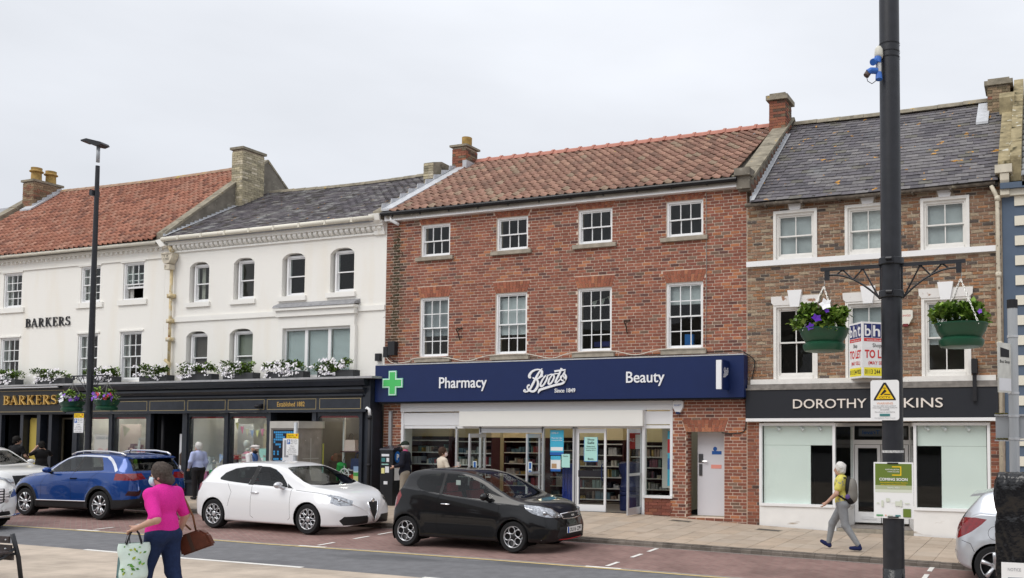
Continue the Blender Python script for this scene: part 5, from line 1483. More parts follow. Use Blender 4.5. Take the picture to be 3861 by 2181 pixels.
# ---- window displays
def plinth(x, y, w, h, m, label, gl, n, cols_):
 MB().box(x - w / 2, x + w / 2, y - .15, y + .15, .67, .67 + h).build('plinth', m, None, label='plinth in the navy shop window ' + label, cat='plinth')
 goods('plinth_goods', gl, x - w * .4, x + w * .4, y - .1, y + .1, .672 + h, n, cols_, .22)
C_pink = mat('print_pink', (.75, .5, .5)); C_pale = mat('print_palepink', (.76, .66, .64)); C_grey = mat('print_grey', (.3, .31, .33)); C_lt = mat('print_light', (.72, .73, .76)); C_skin = mat('print_skin', (.5, .3, .22)); C_brn = mat('print_brown', (.09, .06, .045))
pst = poster(-20.98, -20.12, .72, 1.98, -.2, C_pale, 'tall pale pink perfume poster with a heart in the navy shop window', ((.25, .32, .42, .425, C_pink),), (('GIORGIO ARMANI', .1, .98, .88, .95, C_grey), ('MY WAY', .3, .9, .1, .17, C_grey)))
he = MB()
hp_ = [(math.sin(t_ * PI / 16) ** 3 * .36, (13 * math.cos(t_ * PI / 16) - 5 * math.cos(t_ * PI / 8) - 2 * math.cos(3 * t_ * PI / 16) - math.cos(t_ * PI / 4)) * .021) for t_ in range(32)]
he.prism([(-20.52 + p[0], 1.32 + p[1]) for p in hp_], 'y', -.212, -.207, 0); he.prism([(-20.47 + .17 * math.cos(q * PI / 8), 1.36 + .1 * math.sin(q * PI / 8)) for q in range(16)], 'y', -.216, -.213, 1); he.box(-20.5, -20.44, -.219, -.217, 1.27, 1.45, 2)
he.build('poster_print', [C_pink, C_black, C_lt], pst)
# white frame with pennants
wf = MB(); wf.box(-19.6, -18.56, .1, .13, .7, .75); wf.prism([(-19.62, .7), (-19.54, .7), (-19.42, 1.86), (-19.5, 1.86)], 'y', .1, .13); wf.box(-19.5, -18.56, .1, .13, 1.82, 1.88)
wf.build('picture_easel', M_alu, None, label='white display easel leaning in the shop window with pink pennants', cat='easel')
def pennant(x, z, y, w, h, m, label, ang=0.0, grp=None):
 Mx = Matrix.Translation((x, y, z)) @ Matrix.Rotation(ang, 4, 'Y')
 MB(Mx).prism([(-w / 2, 0), (w / 2, 0), (0, -h)], 'y', -.003, .003).build('pennant', m, None, label=label, cat='pennant', group=grp)
C_pk = mat('pennant_pink', (.75, .25, .38)); C_crm = mat('pennant_cream', (.7, .65, .5)); C_bl = mat('pennant_blue', (.35, .45, .7)); C_yl = mat('pennant_yellow', (.75, .7, .3))
pennant(-18.85, 2.3, -.1, .2, .3, C_pk, 'single pink pennant beside the white display easel')
pennant(-19.75, 2.2, -.1, .34, .3, C_crm, 'large cream pennant hanging beside the white display easel', .3)
for i, x in enumerate((-19.35, -19.15, -18.95)): pennant(x, 1.5 - .05 * (i == 1), .0, .13, .17, C_pk, 'small pink pennant of the low string in front of the white easel', 0, 'small pink pennants on the low string')
ic = MB(); ic.lathe([(.005, .75), (.06, 1.1)], (-19.25, -.1, 0), 10, mi=0); ic.ball((-19.25, -.1, 1.16), (.1, .1, .12), 10, 8, mi=1); ic.build('ice_cream_prop', [C_crm, mat('lime_green', (.35, .6, .05))], None, smooth=True, label='oversized ice cream cone prop with lime green scoop in the shop window', cat='prop')
poster(-18.95, -18.6, .72, 1.12, -.22, C_pink, 'small pink photo card with portraits low in the shop window', ((.1, .3, .0, .85, C_brn), (.5, .9, .1, .7, C_skin), (.6, .8, .5, .95, C_brn)))
# fashion poster in the doorway
fp = poster(-17.66, -17.08, .45, 2.0, .0, C_lt, 'tall fashion poster of a person in a long grey coat inside the dark doorway', ((0, 1, 0, .38, mat('poster_white', (.74, .74, .78))),), (('HOLLAND COOPER', .2, .95, .2, .24, C_blue),))
fg = MB()
fg.prism([(-17.42, 1.04), (-17.16, 1.04), (-17.14, 1.45), (-17.2, 1.68), (-17.3, 1.76), (-17.4, 1.7), (-17.4, 1.4)], 'y', -.013, -.009, 0); fg.prism([(-17.43, 1.5), (-17.4, 1.72), (-17.33, 1.78), (-17.36, 1.5)], 'y', -.016, -.014, 1)
fg.prism([(-17.41 + .06 * math.cos(q * PI / 6), 1.84 + .085 * math.sin(q * PI / 6)) for q in range(12)], 'y', -.012, -.008, 2); fg.prism([(-17.39 + .07 * math.cos(q * PI / 6), 1.9 + .055 * math.sin(q * PI / 6)) for q in range(12)], 'y', -.015, -.013, 3)
fg.prism([(-17.64, 1.1), (-17.5, 1.04), (-17.48, 1.3), (-17.55, 1.48), (-17.64, 1.4)], 'y', -.012, -.008, 3)
fg.build('poster_print', [C_grey, C_lt, C_skin, C_brn], fp)
# sixth window: pillar, pennant string, table of goods
MB().lathe([(.16, .68), (.16, 2.84)], (-16.25, .55, 0), 18).build('display_pillar', M_ceil, sfT, smooth=True)
MB().tube([(-16.0, -.15, .95), (-15.5, -.15, 2.1)], .006, 5).build('pennant_string', C_white, None, label='slanting white string of pennants near the white pillar', cat='string')
pennant(-15.62, 1.75, -.15, .2, .24, C_pk, 'pink pennant on the slanting string', .4); pennant(-15.8, 1.4, -.15, .2, .26, C_bl, 'pale blue pennant on the slanting string', .4); pennant(-15.95, 1.05, -.15, .16, .22, C_yl, 'pale yellow pennant low on the slanting string', .4)
def goods(name, label, x0, x1, y0, y1, z0, n, cols_, hmax=.2):
 mb = MB()
 for i in range(n):
  x, y = R.uniform(x0, x1), R.uniform(y0, y1)
  r = R.uniform(.04, .08); h = R.uniform(.06, hmax)
  if R.random() < .5: mb.box(x - r, x + r, y - r, y + r, z0, z0 + h, 0, R.choice(cols_))
  else: mb.ball((x, y, z0 + h / 2), (r, r, h / 2), 8, 6, 0, R.choice(cols_))
 mb.build(name, M_prod, None, label=label, cat='goods', kind='stuff')
tb = thing('display_table', 'red display table of colourful goods in the navy shop window', 'table', (-15.75, .3, .67))
MB().box(-16.05, -15.5, .1, .6, 1.27, 1.3).build('table_top', mat('red_cloth', (.4, .03, .03)), tb)
for x in (-16.0, -15.55):
 for y in (.15, .55): MB().box(x - .02, x + .02, y - .02, y + .02, .67, 1.27).build('leg', M_burg, tb)
goods('table_goods', 'assorted red and orange goods piled on the red display table', -16.0, -15.55, .15, .55, 1.302, 22, [(.5, .06, .05), (.6, .3, .1), (.55, .5, .4), (.4, .1, .1)], .1)
goods('beach_goods', 'green and blue beach goods piled on the floor of the navy shop window', -16.6, -15.6, -.25, .05, .68, 40, [(.1, .4, .2), (.1, .25, .5), (.3, .5, .2), (.6, .6, .62), (.5, .15, .3)], .3)
# seventh window: bunting, mannequin, pedestals, poster
bu = [(-15.2 + .19 * i, 2.33 - .22 * (1 - ((i - 3.5) / 3.5) ** 2)) for i in range(8)]
MB().tube([(x, -.2, z) for x, z in bu], .005, 5).build('bunting_string', C_white, None, label='sagging white string holding pastel bunting', cat='string')
for i, (x, z) in enumerate(bu): pennant(x, z, -.2, .14, .22, (C_yl, C_pk, C_crm, C_bl)[i % 4], ('yellow', 'pink', 'cream', 'blue')[i % 4] + ' pastel pennant of the sagging bunting ' + ('near the mannequin' if i < 4 else 'above the seaside poster'), .1 * (i - 3.5) / 3.5)
mq = thing('mannequin', 'white mannequin in a pink striped top in the navy shop window', 'mannequin', (-15.0, .0, .67))
m_ = MB(); m_.ball((-15.03, -.02, 1.72), (.075, .09, .115), 14, 10); m_.tube([(-15.02, 0, 1.6), (-15.01, 0, 1.5)], .045, 10); m_.tube([(-15.0, 0, .68), (-15.0, 0, .95)], [.16, .15], 12); m_.tube([(-15.14, .0, 1.1), (-15.2, -.06, 1.0), (-15.1, -.16, .95)], [.04, .035, .03], 8); m_.build('body', mat('mannequin_white', (.8, .79, .77), .4), mq, smooth=True)
tp = MB()
for i in range(8):
 z0 = .95 + i * .07; r0, r1 = .155 + .01 * math.sin(i), .155 + .01 * math.sin(i + 1)
 tp.lathe([(r0 if i < 7 else .14, z0), (r1 if i < 7 else .06, z0 + .07)], (-15.0, 0, 0), 16, mi=i % 2, cap=False)
tp.tube([(-15.14, 0, 1.42), (-15.17, 0, 1.1)], [.06, .05], 8); tp.tube([(-14.86, 0, 1.42), (-14.84, 0, 1.1)], [.06, .05], 8)
tp.build('striped_top', [C_pale, mat('stripe_pink', (.55, .22, .3))], mq, smooth=True)
MB().box(-14.75, -14.0, .5, .9, .67, 1.0).build('pedestal', M_alu, None, label='low white plinth behind the mannequin', cat='plinth')
wfb = MB(); wfb.box(-14.8, -13.95, 1.0, 1.04, 1.95, 2.02); wfb.box(-14.8, -14.75, 1.0, 1.04, .7, 1.95); wfb.build('clothes_rail', M_alu, None, label='white clothes rail behind the mannequin', cat='rail')
for i in range(5):
 x = -14.65 + i * .14
 MB().prism([(x - .05, 1.3), (x + .05, 1.3), (x + .06, 1.78), (x, 1.9), (x - .06, 1.78)], 'y', .98, 1.06).build('hanging_shirt', (M_alu, C_lt, C_grey)[i % 3], None, label=('white', 'pale grey', 'dark grey')[i % 3] + ' shirt hanging on the white clothes rail', cat='shirt', group='shirts on the white rail')
MB().lathe([(.13, .68), (.13, 2.84)], (-14.05, .3, 0), 18).build('display_pillar', M_ceil, sfT, smooth=True)
poster(-14.3, -13.9, .75, 1.6, -.25, C_mint, 'seaside poster in mint and green at the side of the bunting window', ((0, 1, 0, .35, mat('poster_green', (.1, .4, .12))), (.1, .4, .35, .7, C_white)), (('DISCOVER', .4, .95, .72, .78, C_red),))
# last window: bag shelves, umbrella, ship's wheel, seagull, lamps
sh = thing('bag_shelves', 'white shelves for handbags in the last navy shop window', 'shelving', (-11.2, .2, .67))
for x in (-11.62, -10.75): MB().box(x - .025, x + .025, .05, .1, .68, 2.6).build('upright', M_alu, sh)
for z, m_2 in ((1.55, M_burg), (1.05, M_alu), (.72, M_alu)): MB().box(-11.62, -10.7, -.05, .3, z - .03, z).build('shelf', m_2, sh)
def bag(x, y, z, w, h, d, m, label, hm=None):
 T = thing('handbag', label, 'bag', (x, y, z))
 MB().prism([(x - w / 2, z), (x + w / 2, z), (x + w * .45, z + h), (x - w * .45, z + h)], 'y', y - d / 2, y + d / 2).build('bag_body', m, T)
 MB().tube([(x - w * .25, y, z + h * .98), (x - w * .2, y, z + h * 1.4), (x, y, z + h * 1.58), (x + w * .2, y, z + h * 1.4), (x + w * .25, y, z + h * .98)], .012, 6).build('handle', hm or m, T)
bag(-11.3, .0, 1.552, .38, .3, .12, mat('bag_pink', (.68, .52, .47)), 'pale pink tote bag on the upper shelf of the last shop window', C_brn)
bag(-11.0, -.05, 1.052, .42, .3, .14, mat('bag_navy', (.03, .04, .1), var=.5, vscale=60), 'navy patterned shopper on the middle shelf')
bag(-11.0, -.1, .722, .46, .2, .14, mat('bag_red', (.5, .08, .04)), 'bright red handbag on the lowest shelf')
um = thing('umbrella', 'folded green umbrella leaning by the bag shelves', 'umbrella', (-11.6, -.15, .7))
MB(Matrix.Translation((-11.62, -.15, .75)) @ Matrix.Rotation(.35, 4, 'Y')).lathe([(.02, 0), (.1, .25), (.13, .45), (.1, .5), (.02, .52)], n=10).build('canopy', mat('umbrella_green', (.02, .3, .06)), um)
MB(Matrix.Translation((-11.62, -.15, .75)) @ Matrix.Rotation(.35, 4, 'Y')).tube([(0, 0, .5), (0, 0, .68)], .01, 6).build('handle', C_black, um)
wh = thing('ship_wheel', 'white wooden ship wheel leaning among the handbags', 'wheel', (-11.32, -.22, .92))
w_ = MB(Matrix.Translation((-11.32, -.22, .93)))
w_.tube([(.15 * math.cos(q * PI / 12), 0, .15 * math.sin(q * PI / 12)) for q in range(25)], .016, 6); w_.build('rim', M_alu, wh)
for q in range(8):
 MB(Matrix.Translation((-11.32, -.22, .93))).tube([(.02 * math.cos(q * PI / 4), 0, .02 * math.sin(q * PI / 4)), (.23 * math.cos(q * PI / 4), 0, .23 * math.sin(q * PI / 4))], .01, 6).build('spoke', M_alu, wh)
sg_ = thing('seagull', 'white seagull ornament perched on a post by the bags', 'ornament', (-10.82, -.1, 1.05))
MB().ball((-10.82, -.1, 1.72), (.09, .1, .12), 12, 8).build('body', M_alu, sg_, smooth=True); MB().ball((-10.84, -.12, 1.87), (.045, .05, .05), 10, 8).build('head', M_alu, sg_, smooth=True); MB().tube([(-10.82, -.1, 1.62), (-10.84, -.1, 1.06)], [.03, .07], 8).build('post', M_alu, sg_)
tw_ = poster(-10.98, -10.78, .75, 1.15, -.25, C_bl, 'blue and green striped beach towel hanging at the end of the last window', ((0, 1, 0, .35, C_yl), (0, 1, .35, .6, mat('towel_green', (.1, .4, .1))), (0, 1, .6, .66, C_white)), (), 'towel', 'beach_towel')
for i, (x, y, z) in enumerate(((-11.15, .5, 2.3), (-11.0, .55, 2.0), (-10.92, .6, 1.85))):
 T = thing('pendant_lamp', 'bare glowing filament bulb hanging in the last shop window', 'lamp', (x, y, z), 'hanging bulbs in the last shop window')
 MB().ball((x, y, z), .045, 10, 8).build('bulb', mat('bulb_glow', (1, .6, .2), emit=10), T, smooth=True); MB().tube([(x, y, z + .04), (x, y, 2.84)], .006, 5).build('cord', C_black, T)
poster(-12.08, -11.95, 1.0, 1.75, -.3, mat('card_yellow', (.62, .55, .12)), 'tall yellow strip card at the edge of the last shop window', ((.5, 1, -.05, .2, C_mint),))
# drainpipe at the shopfront's end
dq = MB(); dq.tube([(-10.45, -.42, 2.66), (-10.38, -.46, 2.7), (-10.3, -.47, 2.66), (-10.28, -.47, 2.5)], .04, 8); dq.build('pipe_elbow', M_trim, sfT, smooth=True)
dq = MB(); dq.tube([(-10.28, -.47, 2.5), (-10.28, -.47, .25)], .045, 8)
for z in (2.45, 1.2): dq.lathe([(.06, -.04), (.06, .04)], (-10.28, -.47, z), 10)
dq.build('drainpipe', C_black, sfT, smooth=True)
MB().tube([(-18.1, -.2, .25), (-18.1, -.2, 2.55)], .045, 8).build('drainpipe', C_black, sfT, smooth=True)
plinth(-21.2, .25, .4, .55, M_alu, 'beside the pink perfume poster', 'small perfume boxes on the plinth beside the pink poster', 14, [(.7, .5, .5), (.6, .6, .6), (.5, .3, .35)])
plinth(-20.45, .7, .5, .8, C_pale, 'behind the pink perfume poster', 'small perfume boxes behind the pink poster', 14, [(.7, .5, .5), (.6, .6, .6), (.3, .2, .25)])
plinth(-19.8, .5, .45, .7, C_brn, 'under the large cream pennant', 'gift boxes on the plinth under the cream pennant', 12, [(.6, .3, .3), (.7, .65, .5), (.3, .35, .4)])
plinth(-16.6, .2, .4, .45, C_lt, 'next to the white pillar', 'folded pale clothes on the plinth next to the pillar', 14, [(.6, .6, .62), (.5, .55, .6), (.3, .4, .5)])
plinth(-14.6, .1, .4, .5, M_alu, 'between the mannequin and the seaside poster', 'coloured boxes between the mannequin and the seaside poster', 14, [(.5, .2, .2), (.2, .4, .3), (.6, .55, .3)])
plinth(-11.85, .1, .3, .6, C_brn, 'beside the folded green umbrella', 'small leather goods beside the folded green umbrella', 10, [(.2, .1, .06), (.4, .3, .2), (.3, .08, .05)])
for x, m_2, lab in ((-21.0, C_pale, 'pale pink'), (-19.2, M_alu, 'white'), (-16.3, C_lt, 'pale grey'), (-15.0, C_crm, 'cream')):
 MB().box(x - .45, x + .45, .95, .98, .7, 2.3).build('backdrop', m_2, None, label=lab + ' display backdrop standing at the back of a navy shop window', cat='backdrop')
# ------------------------------------------------------------------ the other side of the market place, behind the viewer: shows only in glass and paintwork
for i, (xa, xb, h, col, what) in enumerate(((-44, -22, 8.6, (.2, .1, .07), 'red brick'), (-22, -4, 9.8, (.34, .3, .24), 'stone-coloured'), (-4, 16, 8.2, (.17, .1, .075), 'brown brick'), (16, 40, 9.2, (.24, .12, .085), 'orange brick'))):
 T = thing('opposite_building', what + ' building across the market place, seen only in window reflections', 'building', ((xa + xb) / 2, -50, .4))
 m_ = mat('opposite_wall_%d' % i, col, .85, var=.15, vscale=2)
 MB().box(xa, xb, -58, -50, -.5, h).build('wall', m_, T)
 MB().prism([(-49.7, h), (-54, h + 3), (-58.3, h)], 'x', xa, xb).build('roof', M_rend, T)
 MB().box(xa + .3, xb - .3, -50, -49.9, .4, 3.0).build('shopfront', M_navy, T)
 n = int((xb - xa) / 2.6)
 for k in range(n):
  for z in (4.2, 6.6):
   x = xa + (k + .5) * (xb - xa) / n
   MB().box(x - .5, x + .5, -50, -49.95, z, z + 1.5).build('window', M_dark if k % 3 else M_trim, T)
# ------------------------------------------------------------------ plants
M_leaf = mat('leaf_green', (1, 1, 1), .6, .3, tint=True)
M_petal = mat('petals', (1, 1, 1), .6, .2, tint=True)
def leafy(name, parent, cx, cy, z0, rx, ry, h, n, size=.05, pal=None, droop=0.0, shape=None, seed=0, edge=0.0):
 rr = random.Random(seed)
 pal = pal or [(.09, .16, .02), (.13, .22, .03), (.06, .11, .018), (.18, .27, .05), (.04, .075, .015)]
 mb = MB()
 lumps = [(rr.uniform(-.8, .8), rr.uniform(-.7, .7), rr.uniform(.1, .9), rr.uniform(.25, .5)) for _ in range(11)]
 for i in range(n):
  lx, ly, lz, lr = rr.choice(lumps)
  a = rr.uniform(0, 2 * PI); u = rr.uniform(-1, 1); q = lr * rr.random() ** .4
  x = lx + q * math.cos(a) * math.sqrt(1 - u * u); y = ly + q * math.sin(a) * math.sqrt(1 - u * u); z = lz + q * u * .8
  if z < -.1 and rr.random() > droop: z = abs(z)
  p = Vector((cx + x * rx, cy + y * ry, z0 + z * h))
  s = size * rr.uniform(.6, 1.3)
  d = Vector((rr.uniform(-1, 1), rr.uniform(-1, .6), rr.uniform(-.5, .9))).normalized()
  side = d.cross(Vector((rr.uniform(-.3, .3), rr.uniform(-.3, .3), 1))).normalized()
  up = side.cross(d).normalized()
  vs = [p, p + d * s * .5 + side * s * .34 + up * s * .08, p + d * s, p + d * s * .5 - side * s * .34 + up * s * .08]
  c = rr.choice(pal); k = rr.uniform(.75, 1.25)
  mb.add(vs, [(0, 1, 2), (0, 2, 3)], 0, tuple(q_ * k for q_ in c))
 return mb.build(name, M_leaf, parent, kind='stuff'), lumps
def flower(mb, p, s, col, rr, nrm=None):
 nrm = (nrm or Vector((rr.uniform(-.4, .6), -1, rr.uniform(.0, .8)))).normalized()
 a = nrm.cross(Vector((0, 0, 1))).normalized(); b = a.cross(nrm)
 p = Vector(p)
 n = 5
 vs = [p + nrm * s * .05]
 for i in range(n * 2):
  q = 2 * PI * i / (n * 2)
  r = s * (1 if i % 2 == 0 else .62)
  vs.append(p + (a * math.cos(q) + b * math.sin(q)) * r + nrm * s * (.3 if i % 2 == 0 else .15))
 mb.add(vs, [(0, 1 + i, 1 + (i + 1) % (2 * n)) for i in range(2 * n)], 0, col)
M_plbox = mat('planter_box', (.05, .052, .055), .7, .3, var=.1)
PL = [(-25.8, -24.2), (-23.4, -21.9), (-20.95, -19.8), (-18.85, -17.6), (-17.15, -15.85), (-15.55, -14.3), (-13.95, -12.5), (-12.15, -10.8)]
near = ['the far end of the gold sign', 'the gold shop sign', 'the left lamp post', 'the rust-stained downpipe', 'the brown blind window', 'the green blind window', 'the left half of the wide white-blind window', 'the right end of the navy shopfront']
near = ['the far end of the sign', 'the gold store sign', 'the slim lamp post', 'the rust-stained downpipe', 'the brown-blind window', 'the green-blind window', 'the wide triple window', 'the brick shop']
for i, (a, b) in enumerate(PL):
 rr = random.Random(40 + i)
 T = thing('flower_planter', 'dark planter of white geraniums on the ledge beside ' + near[i], 'planter', ((a + b) / 2, -.4, 3.53), 'planters along the shopfront ledge')
 MB().box(a + .12, b - .02, -.52, -.26, 3.532, 3.72).build('box', M_plbox, T)
 leafy('foliage', T, (a + b) / 2 - .05, -.42, 3.7, (b - a) * .5, .22, .3, 950, .075, seed=i, droop=.35)
 fb = MB()
 for c in range(int(15 + 14 * rr.random()) + (8 if i > 5 else 0)):
  cx, cz = rr.uniform(a, b - .1), 3.58 + .42 * rr.random()
  cx += rr.gauss(0, .04)
  for q in range(rr.randint(4, 9)):
   flower(fb, (cx + rr.gauss(0, .035), -.62 + rr.uniform(-.04, .12), cz + rr.gauss(0, .028)), .03, (.86, .84, .86) if rr.random() > .15 else (.7, .66, .74), rr)
 fb.build('flowers', M_petal, T, kind='stuff')
M_bowl = mat('green_basket_plastic', (.012, .07, .035), .35, .45)
M_chain = mat('chain_steel', (.35, .35, .34), .35, .5, .8)
def basket(x, y, z, s, label, seed, cols_, hang, nfl, fs, nl=900, ls=.055):
 """hanging basket: z = bottom of the bowl; hang = z of the hook"""
 T = thing('hanging_basket', label, 'hanging basket', (x, y, z), 'hanging baskets on the lamp posts')
 r = s
 H = s / .25
 MB().lathe([(r * .6, 0), (r * .8, .01 * H), (r * .86, .04 * H), (r * .87, .075 * H), (r * .8, .088 * H), (r * .76, .098 * H), (r * .8, .11 * H), (r * .93, .16 * H), (r * 1.0, .215 * H), (r * 1.03, .222 * H), (r * 1.03, .236 * H), (r * .95, .236 * H), (r * .9, .2 * H)], (x, y, z), 28).build('bowl', M_bowl, T, auto=50)
 zt = z + .23 * H
 leafy('foliage', T, x, y, zt - .02, r * 1.02, r * 1.02, (.22 if s < .27 else .3), nl, ls, seed=seed, droop=.7, pal=[(.14, .25, .03), (.19, .31, .045), (.1, .18, .025), (.25, .36, .07), (.06, .11, .02)])
 rr = random.Random(seed); fb = MB()
 for i in range(nfl):
  a = rr.uniform(-PI, 0); q = rr.uniform(.55, 1.05)
  flower(fb, (x + q * r * math.cos(a), y + q * r * math.sin(a) - .02, zt + rr.uniform(.0, .2)), fs, rr.choice(cols_), rr)
 fb.build('flowers', M_petal, T, kind='stuff')
 for k in range(4):
  a = PI / 4 + k * PI / 2
  c = MB()
  p0, p1 = Vector((x + r * math.cos(a), y + r * math.sin(a), zt - .02)), Vector((x, y, hang - .08))
  n = 16
  for i in range(n):
   q = p0 + (p1 - p0) * (i + .5) / n
   d = (p1 - p0) / n * .62
   e = Vector((.006, 0, 0)) if i % 2 else Vector((0, .006, 0))
   c.tube([q - d + e, q + d + e], .0022, 4); c.tube([q - d - e, q + d - e], .0022, 4)
  c.build('chain', M_chain, T)
 c = MB(); c.tube([(x, y, hang - .08), (x + .012, y, hang - .05), (x, y, hang - .0), (x - .012, y, hang - .05), (x, y, hang - .08)], .004, 5); c.build('hook', M_chain, T)
PURP, WHT, VIO, RED = (.09, .02, .3), (.82, .82, .84), (.25, .1, .55), (.6, .03, .06)
# ------------------------------------------------------------------ lamp posts with hanging baskets
M_post = mat('black_post_paint', (.016, .017, .022), .4, .45, var=.3, vscale=9, bump=.12, bscale=200)
def arm(x, sgn, y, zt, ln, h, m, parent, name='basket_arm'):
 a = MB()
 a.box(x + sgn * .1, x + sgn * ln, y - .018, y + .018, zt - .035, zt)
 a.box(x + sgn * .1, x + sgn * .115, y - .01, y + .01, zt - h, zt)
 pts = [(x + sgn * (.11 + (ln - .17) * t), y, zt - h * (1 - t) ** 1.9 - .07 * t - .01) for t in [i / 10 for i in range(11)]]
 a.tube(pts, .011, 6)
 for t0, t1 in ((.06, .33), (.33, .5), (.5, .72), (.72, .85)):
  p0, p1 = pts[int(t0 * 10)], pts[int(t1 * 10)]
 zz = [(.03, 0), (.32, 1), (.5, 0), (.7, 1), (.82, 0)]
 for (t0, u0), (t1, u1) in zip(zz, zz[1:]):
  f = lambda t, u: (x + sgn * (.11 + (ln - .17) * t), y, zt - .03 if u else zt - h * (1 - t) ** 1.9 - .07 * t - .01)
  a.tube([f(t0, u0), f(t1, u1)], .009, 5)
 a.box(x + sgn * (ln - .09), x + sgn * (ln - .04), y - .015, y + .015, zt - .13, zt - .03)
 return a.build(name, m, parent)
bp = (5.02, -10.5)
gz = road_z(*bp)
T = thing('lamp_post', 'thick black lamp post carrying the camera warning sign and green poster', 'lamp post', (bp[0], bp[1], gz))
MB().lathe([(.105, 0), (.105, 1.6), (.103, 4), (.098, 9)], (bp[0], bp[1], gz), 32).build('post', M_post, T, auto=40)
for z in (3.79, 3.46):
 c = MB(); c.lathe([(.12, -.035), (.125, -.03), (.125, .03), (.12, .035)], (bp[0], bp[1], z), 32); c.tube([(bp[0] - .03, bp[1] - .15, z + .01), (bp[0] + .03, bp[1] - .15, z + .01)], .018, 8); c.box(bp[0] - .04, bp[0] + .04, bp[1] - .14, bp[1] - .11, z - .03, z + .03)
 c.build('clamp_band', M_post, T, auto=40)
arm(bp[0], -1, bp[1], 3.77, .72, .34, M_post, T); arm(bp[0], 1, bp[1], 3.77, .72, .34, M_post, T)
wr = MB(); wr.lathe([(.109, gz + .0), (.112, gz + .25), (.109, gz + .5), (.112, gz + .7), (.108, gz + .95)], (bp[0], bp[1], 0), 28); wr.build('bin_liner_wrap', mat('black_plastic', (.008, .008, .01), .22, .5, bump=.8, bscale=25), T, smooth=True)
tp_ = MB(); tp_.lathe([(.1085, 1.885), (.1085, 1.91)], (bp[0], bp[1], 0), 28, cap=False); tp_.build('tape_remnant', mat('old_tape', (.45, .45, .45), .6, var=.5, vscale=40), T)
# plug sockets strapped to the post
PK = thing('power_socket', 'blue and white weatherproof plug sockets strapped high on the thick lamp post', 'power socket', (4.9, -10.58, 5.6))
Mpb, Mpw = mat('socket_blue', (.03, .14, .5), .4, .45), mat('socket_white', (.66, .66, .64), .45)
MB().lathe([(.04, 5.84), (.045, 5.87), (.04, 5.93), (.02, 5.96)], (4.93, -10.6, 0), 14).build('cap', mat('socket_cream', (.62, .6, .52), .5), PK, smooth=True)
MB().tube([(4.925, -10.62, 5.84), (4.92, -10.63, 5.78)], .036, 12).build('socket', Mpb, PK); MB().tube([(4.9, -10.64, 5.8), (4.885, -10.69, 5.77)], .034, 12).build('socket_lid', Mpb, PK)
MB().tube([(4.93, -10.62, 5.78), (4.93, -10.62, 5.68)], .028, 12).build('tube', Mpw, PK); MB().tube([(4.93, -10.62, 5.685), (4.935, -10.63, 5.61)], [.03, .036], 12).build('socket', Mpb, PK)
MB().tube([(4.92, -10.63, 5.7), (4.86, -10.66, 5.7), (4.83, -10.67, 5.68)], .032, 12).build('socket', Mpb, PK); MB().tube([(4.835, -10.665, 5.68), (4.815, -10.68, 5.645)], .03, 12).build('socket_lid', mat('socket_brown', (.1, .07, .06)), PK)
MB().tube([(4.82, -10.68, 5.64), (4.83, -10.68, 5.59), (4.87, -10.66, 5.565), (4.91, -10.64, 5.6)], .004, 5).build('cord', C_black, PK)
for z in (5.92, 5.86, 6.0):
 MB().lathe([(.107, -.004), (.107, .004)], (bp[0], bp[1], z), 28, cap=False).build('strap', C_black, PK)
basket(4.33, -10.5, 2.905, .25, 'green hanging basket with one white petunia and dark purple blooms on the thick post', 5, [PURP, PURP, PURP], 3.66, 1, .03, 2400, .062)
wf_ = MB(); flower(wf_, (4.4, -10.72, 3.36), .07, WHT, random.Random(1), Vector((.1, -1, .3))); flower(wf_, (4.31, -10.74, 3.22), .06, PURP, random.Random(2)); flower(wf_, (4.25, -10.73, 3.14), .05, PURP, random.Random(3))
wf_.build('flowers', M_petal, bpy.data.objects['hanging_basket'], kind='stuff')
basket(5.69, -10.5, 2.905, .25, 'green hanging basket of plain leaves with few violet blooms on the thick post', 6, [VIO], 3.66, 1, .028, 1300, .07)
# camera warning sign
def plate(name, label, cat, x0, x1, z0, z1, y, m, r=.02, th=.004, group=None):
 pts = []
 for cx, cz, a in ((x1 - r, z1 - r, 0), (x0 + r, z1 - r, 90), (x0 + r, z0 + r, 180), (x1 - r, z0 + r, 270)):
  pts += [(cx + r * math.cos(math.radians(a + q * 30)), cz + r * math.sin(math.radians(a + q * 30))) for q in range(4)]
 return MB().prism(pts, 'y', y - th, y).build(name, m, None, label=label, cat=cat, group=group)
def ink(parent, y, items):
 """items: (text|poly, mat, ...)"""
 for i, it in enumerate(items):
  t = MB(); yy = y - .0012 - .0004 * i
  if isinstance(it[0], str): text_mb(t, it[0], front(yy), it[2], it[3], it[4], it[5], 0, 0, it[6] if len(it) > 6 else .01)
  else: t.prism(it[0], 'y', yy, yy + .001)
  t.build('print', it[1], parent)
sg1 = plate('warning_sign', 'white sign with yellow triangle warning of cameras on the thick lamp post', 'sign', 4.825, 5.105, 2.205, 2.6, -10.615, C_white, .025)
C_or = mat('print_orange', (.75, .42, .3)); C_teal = mat('print_teal', (.05, .2, .2))
cxs = 4.965
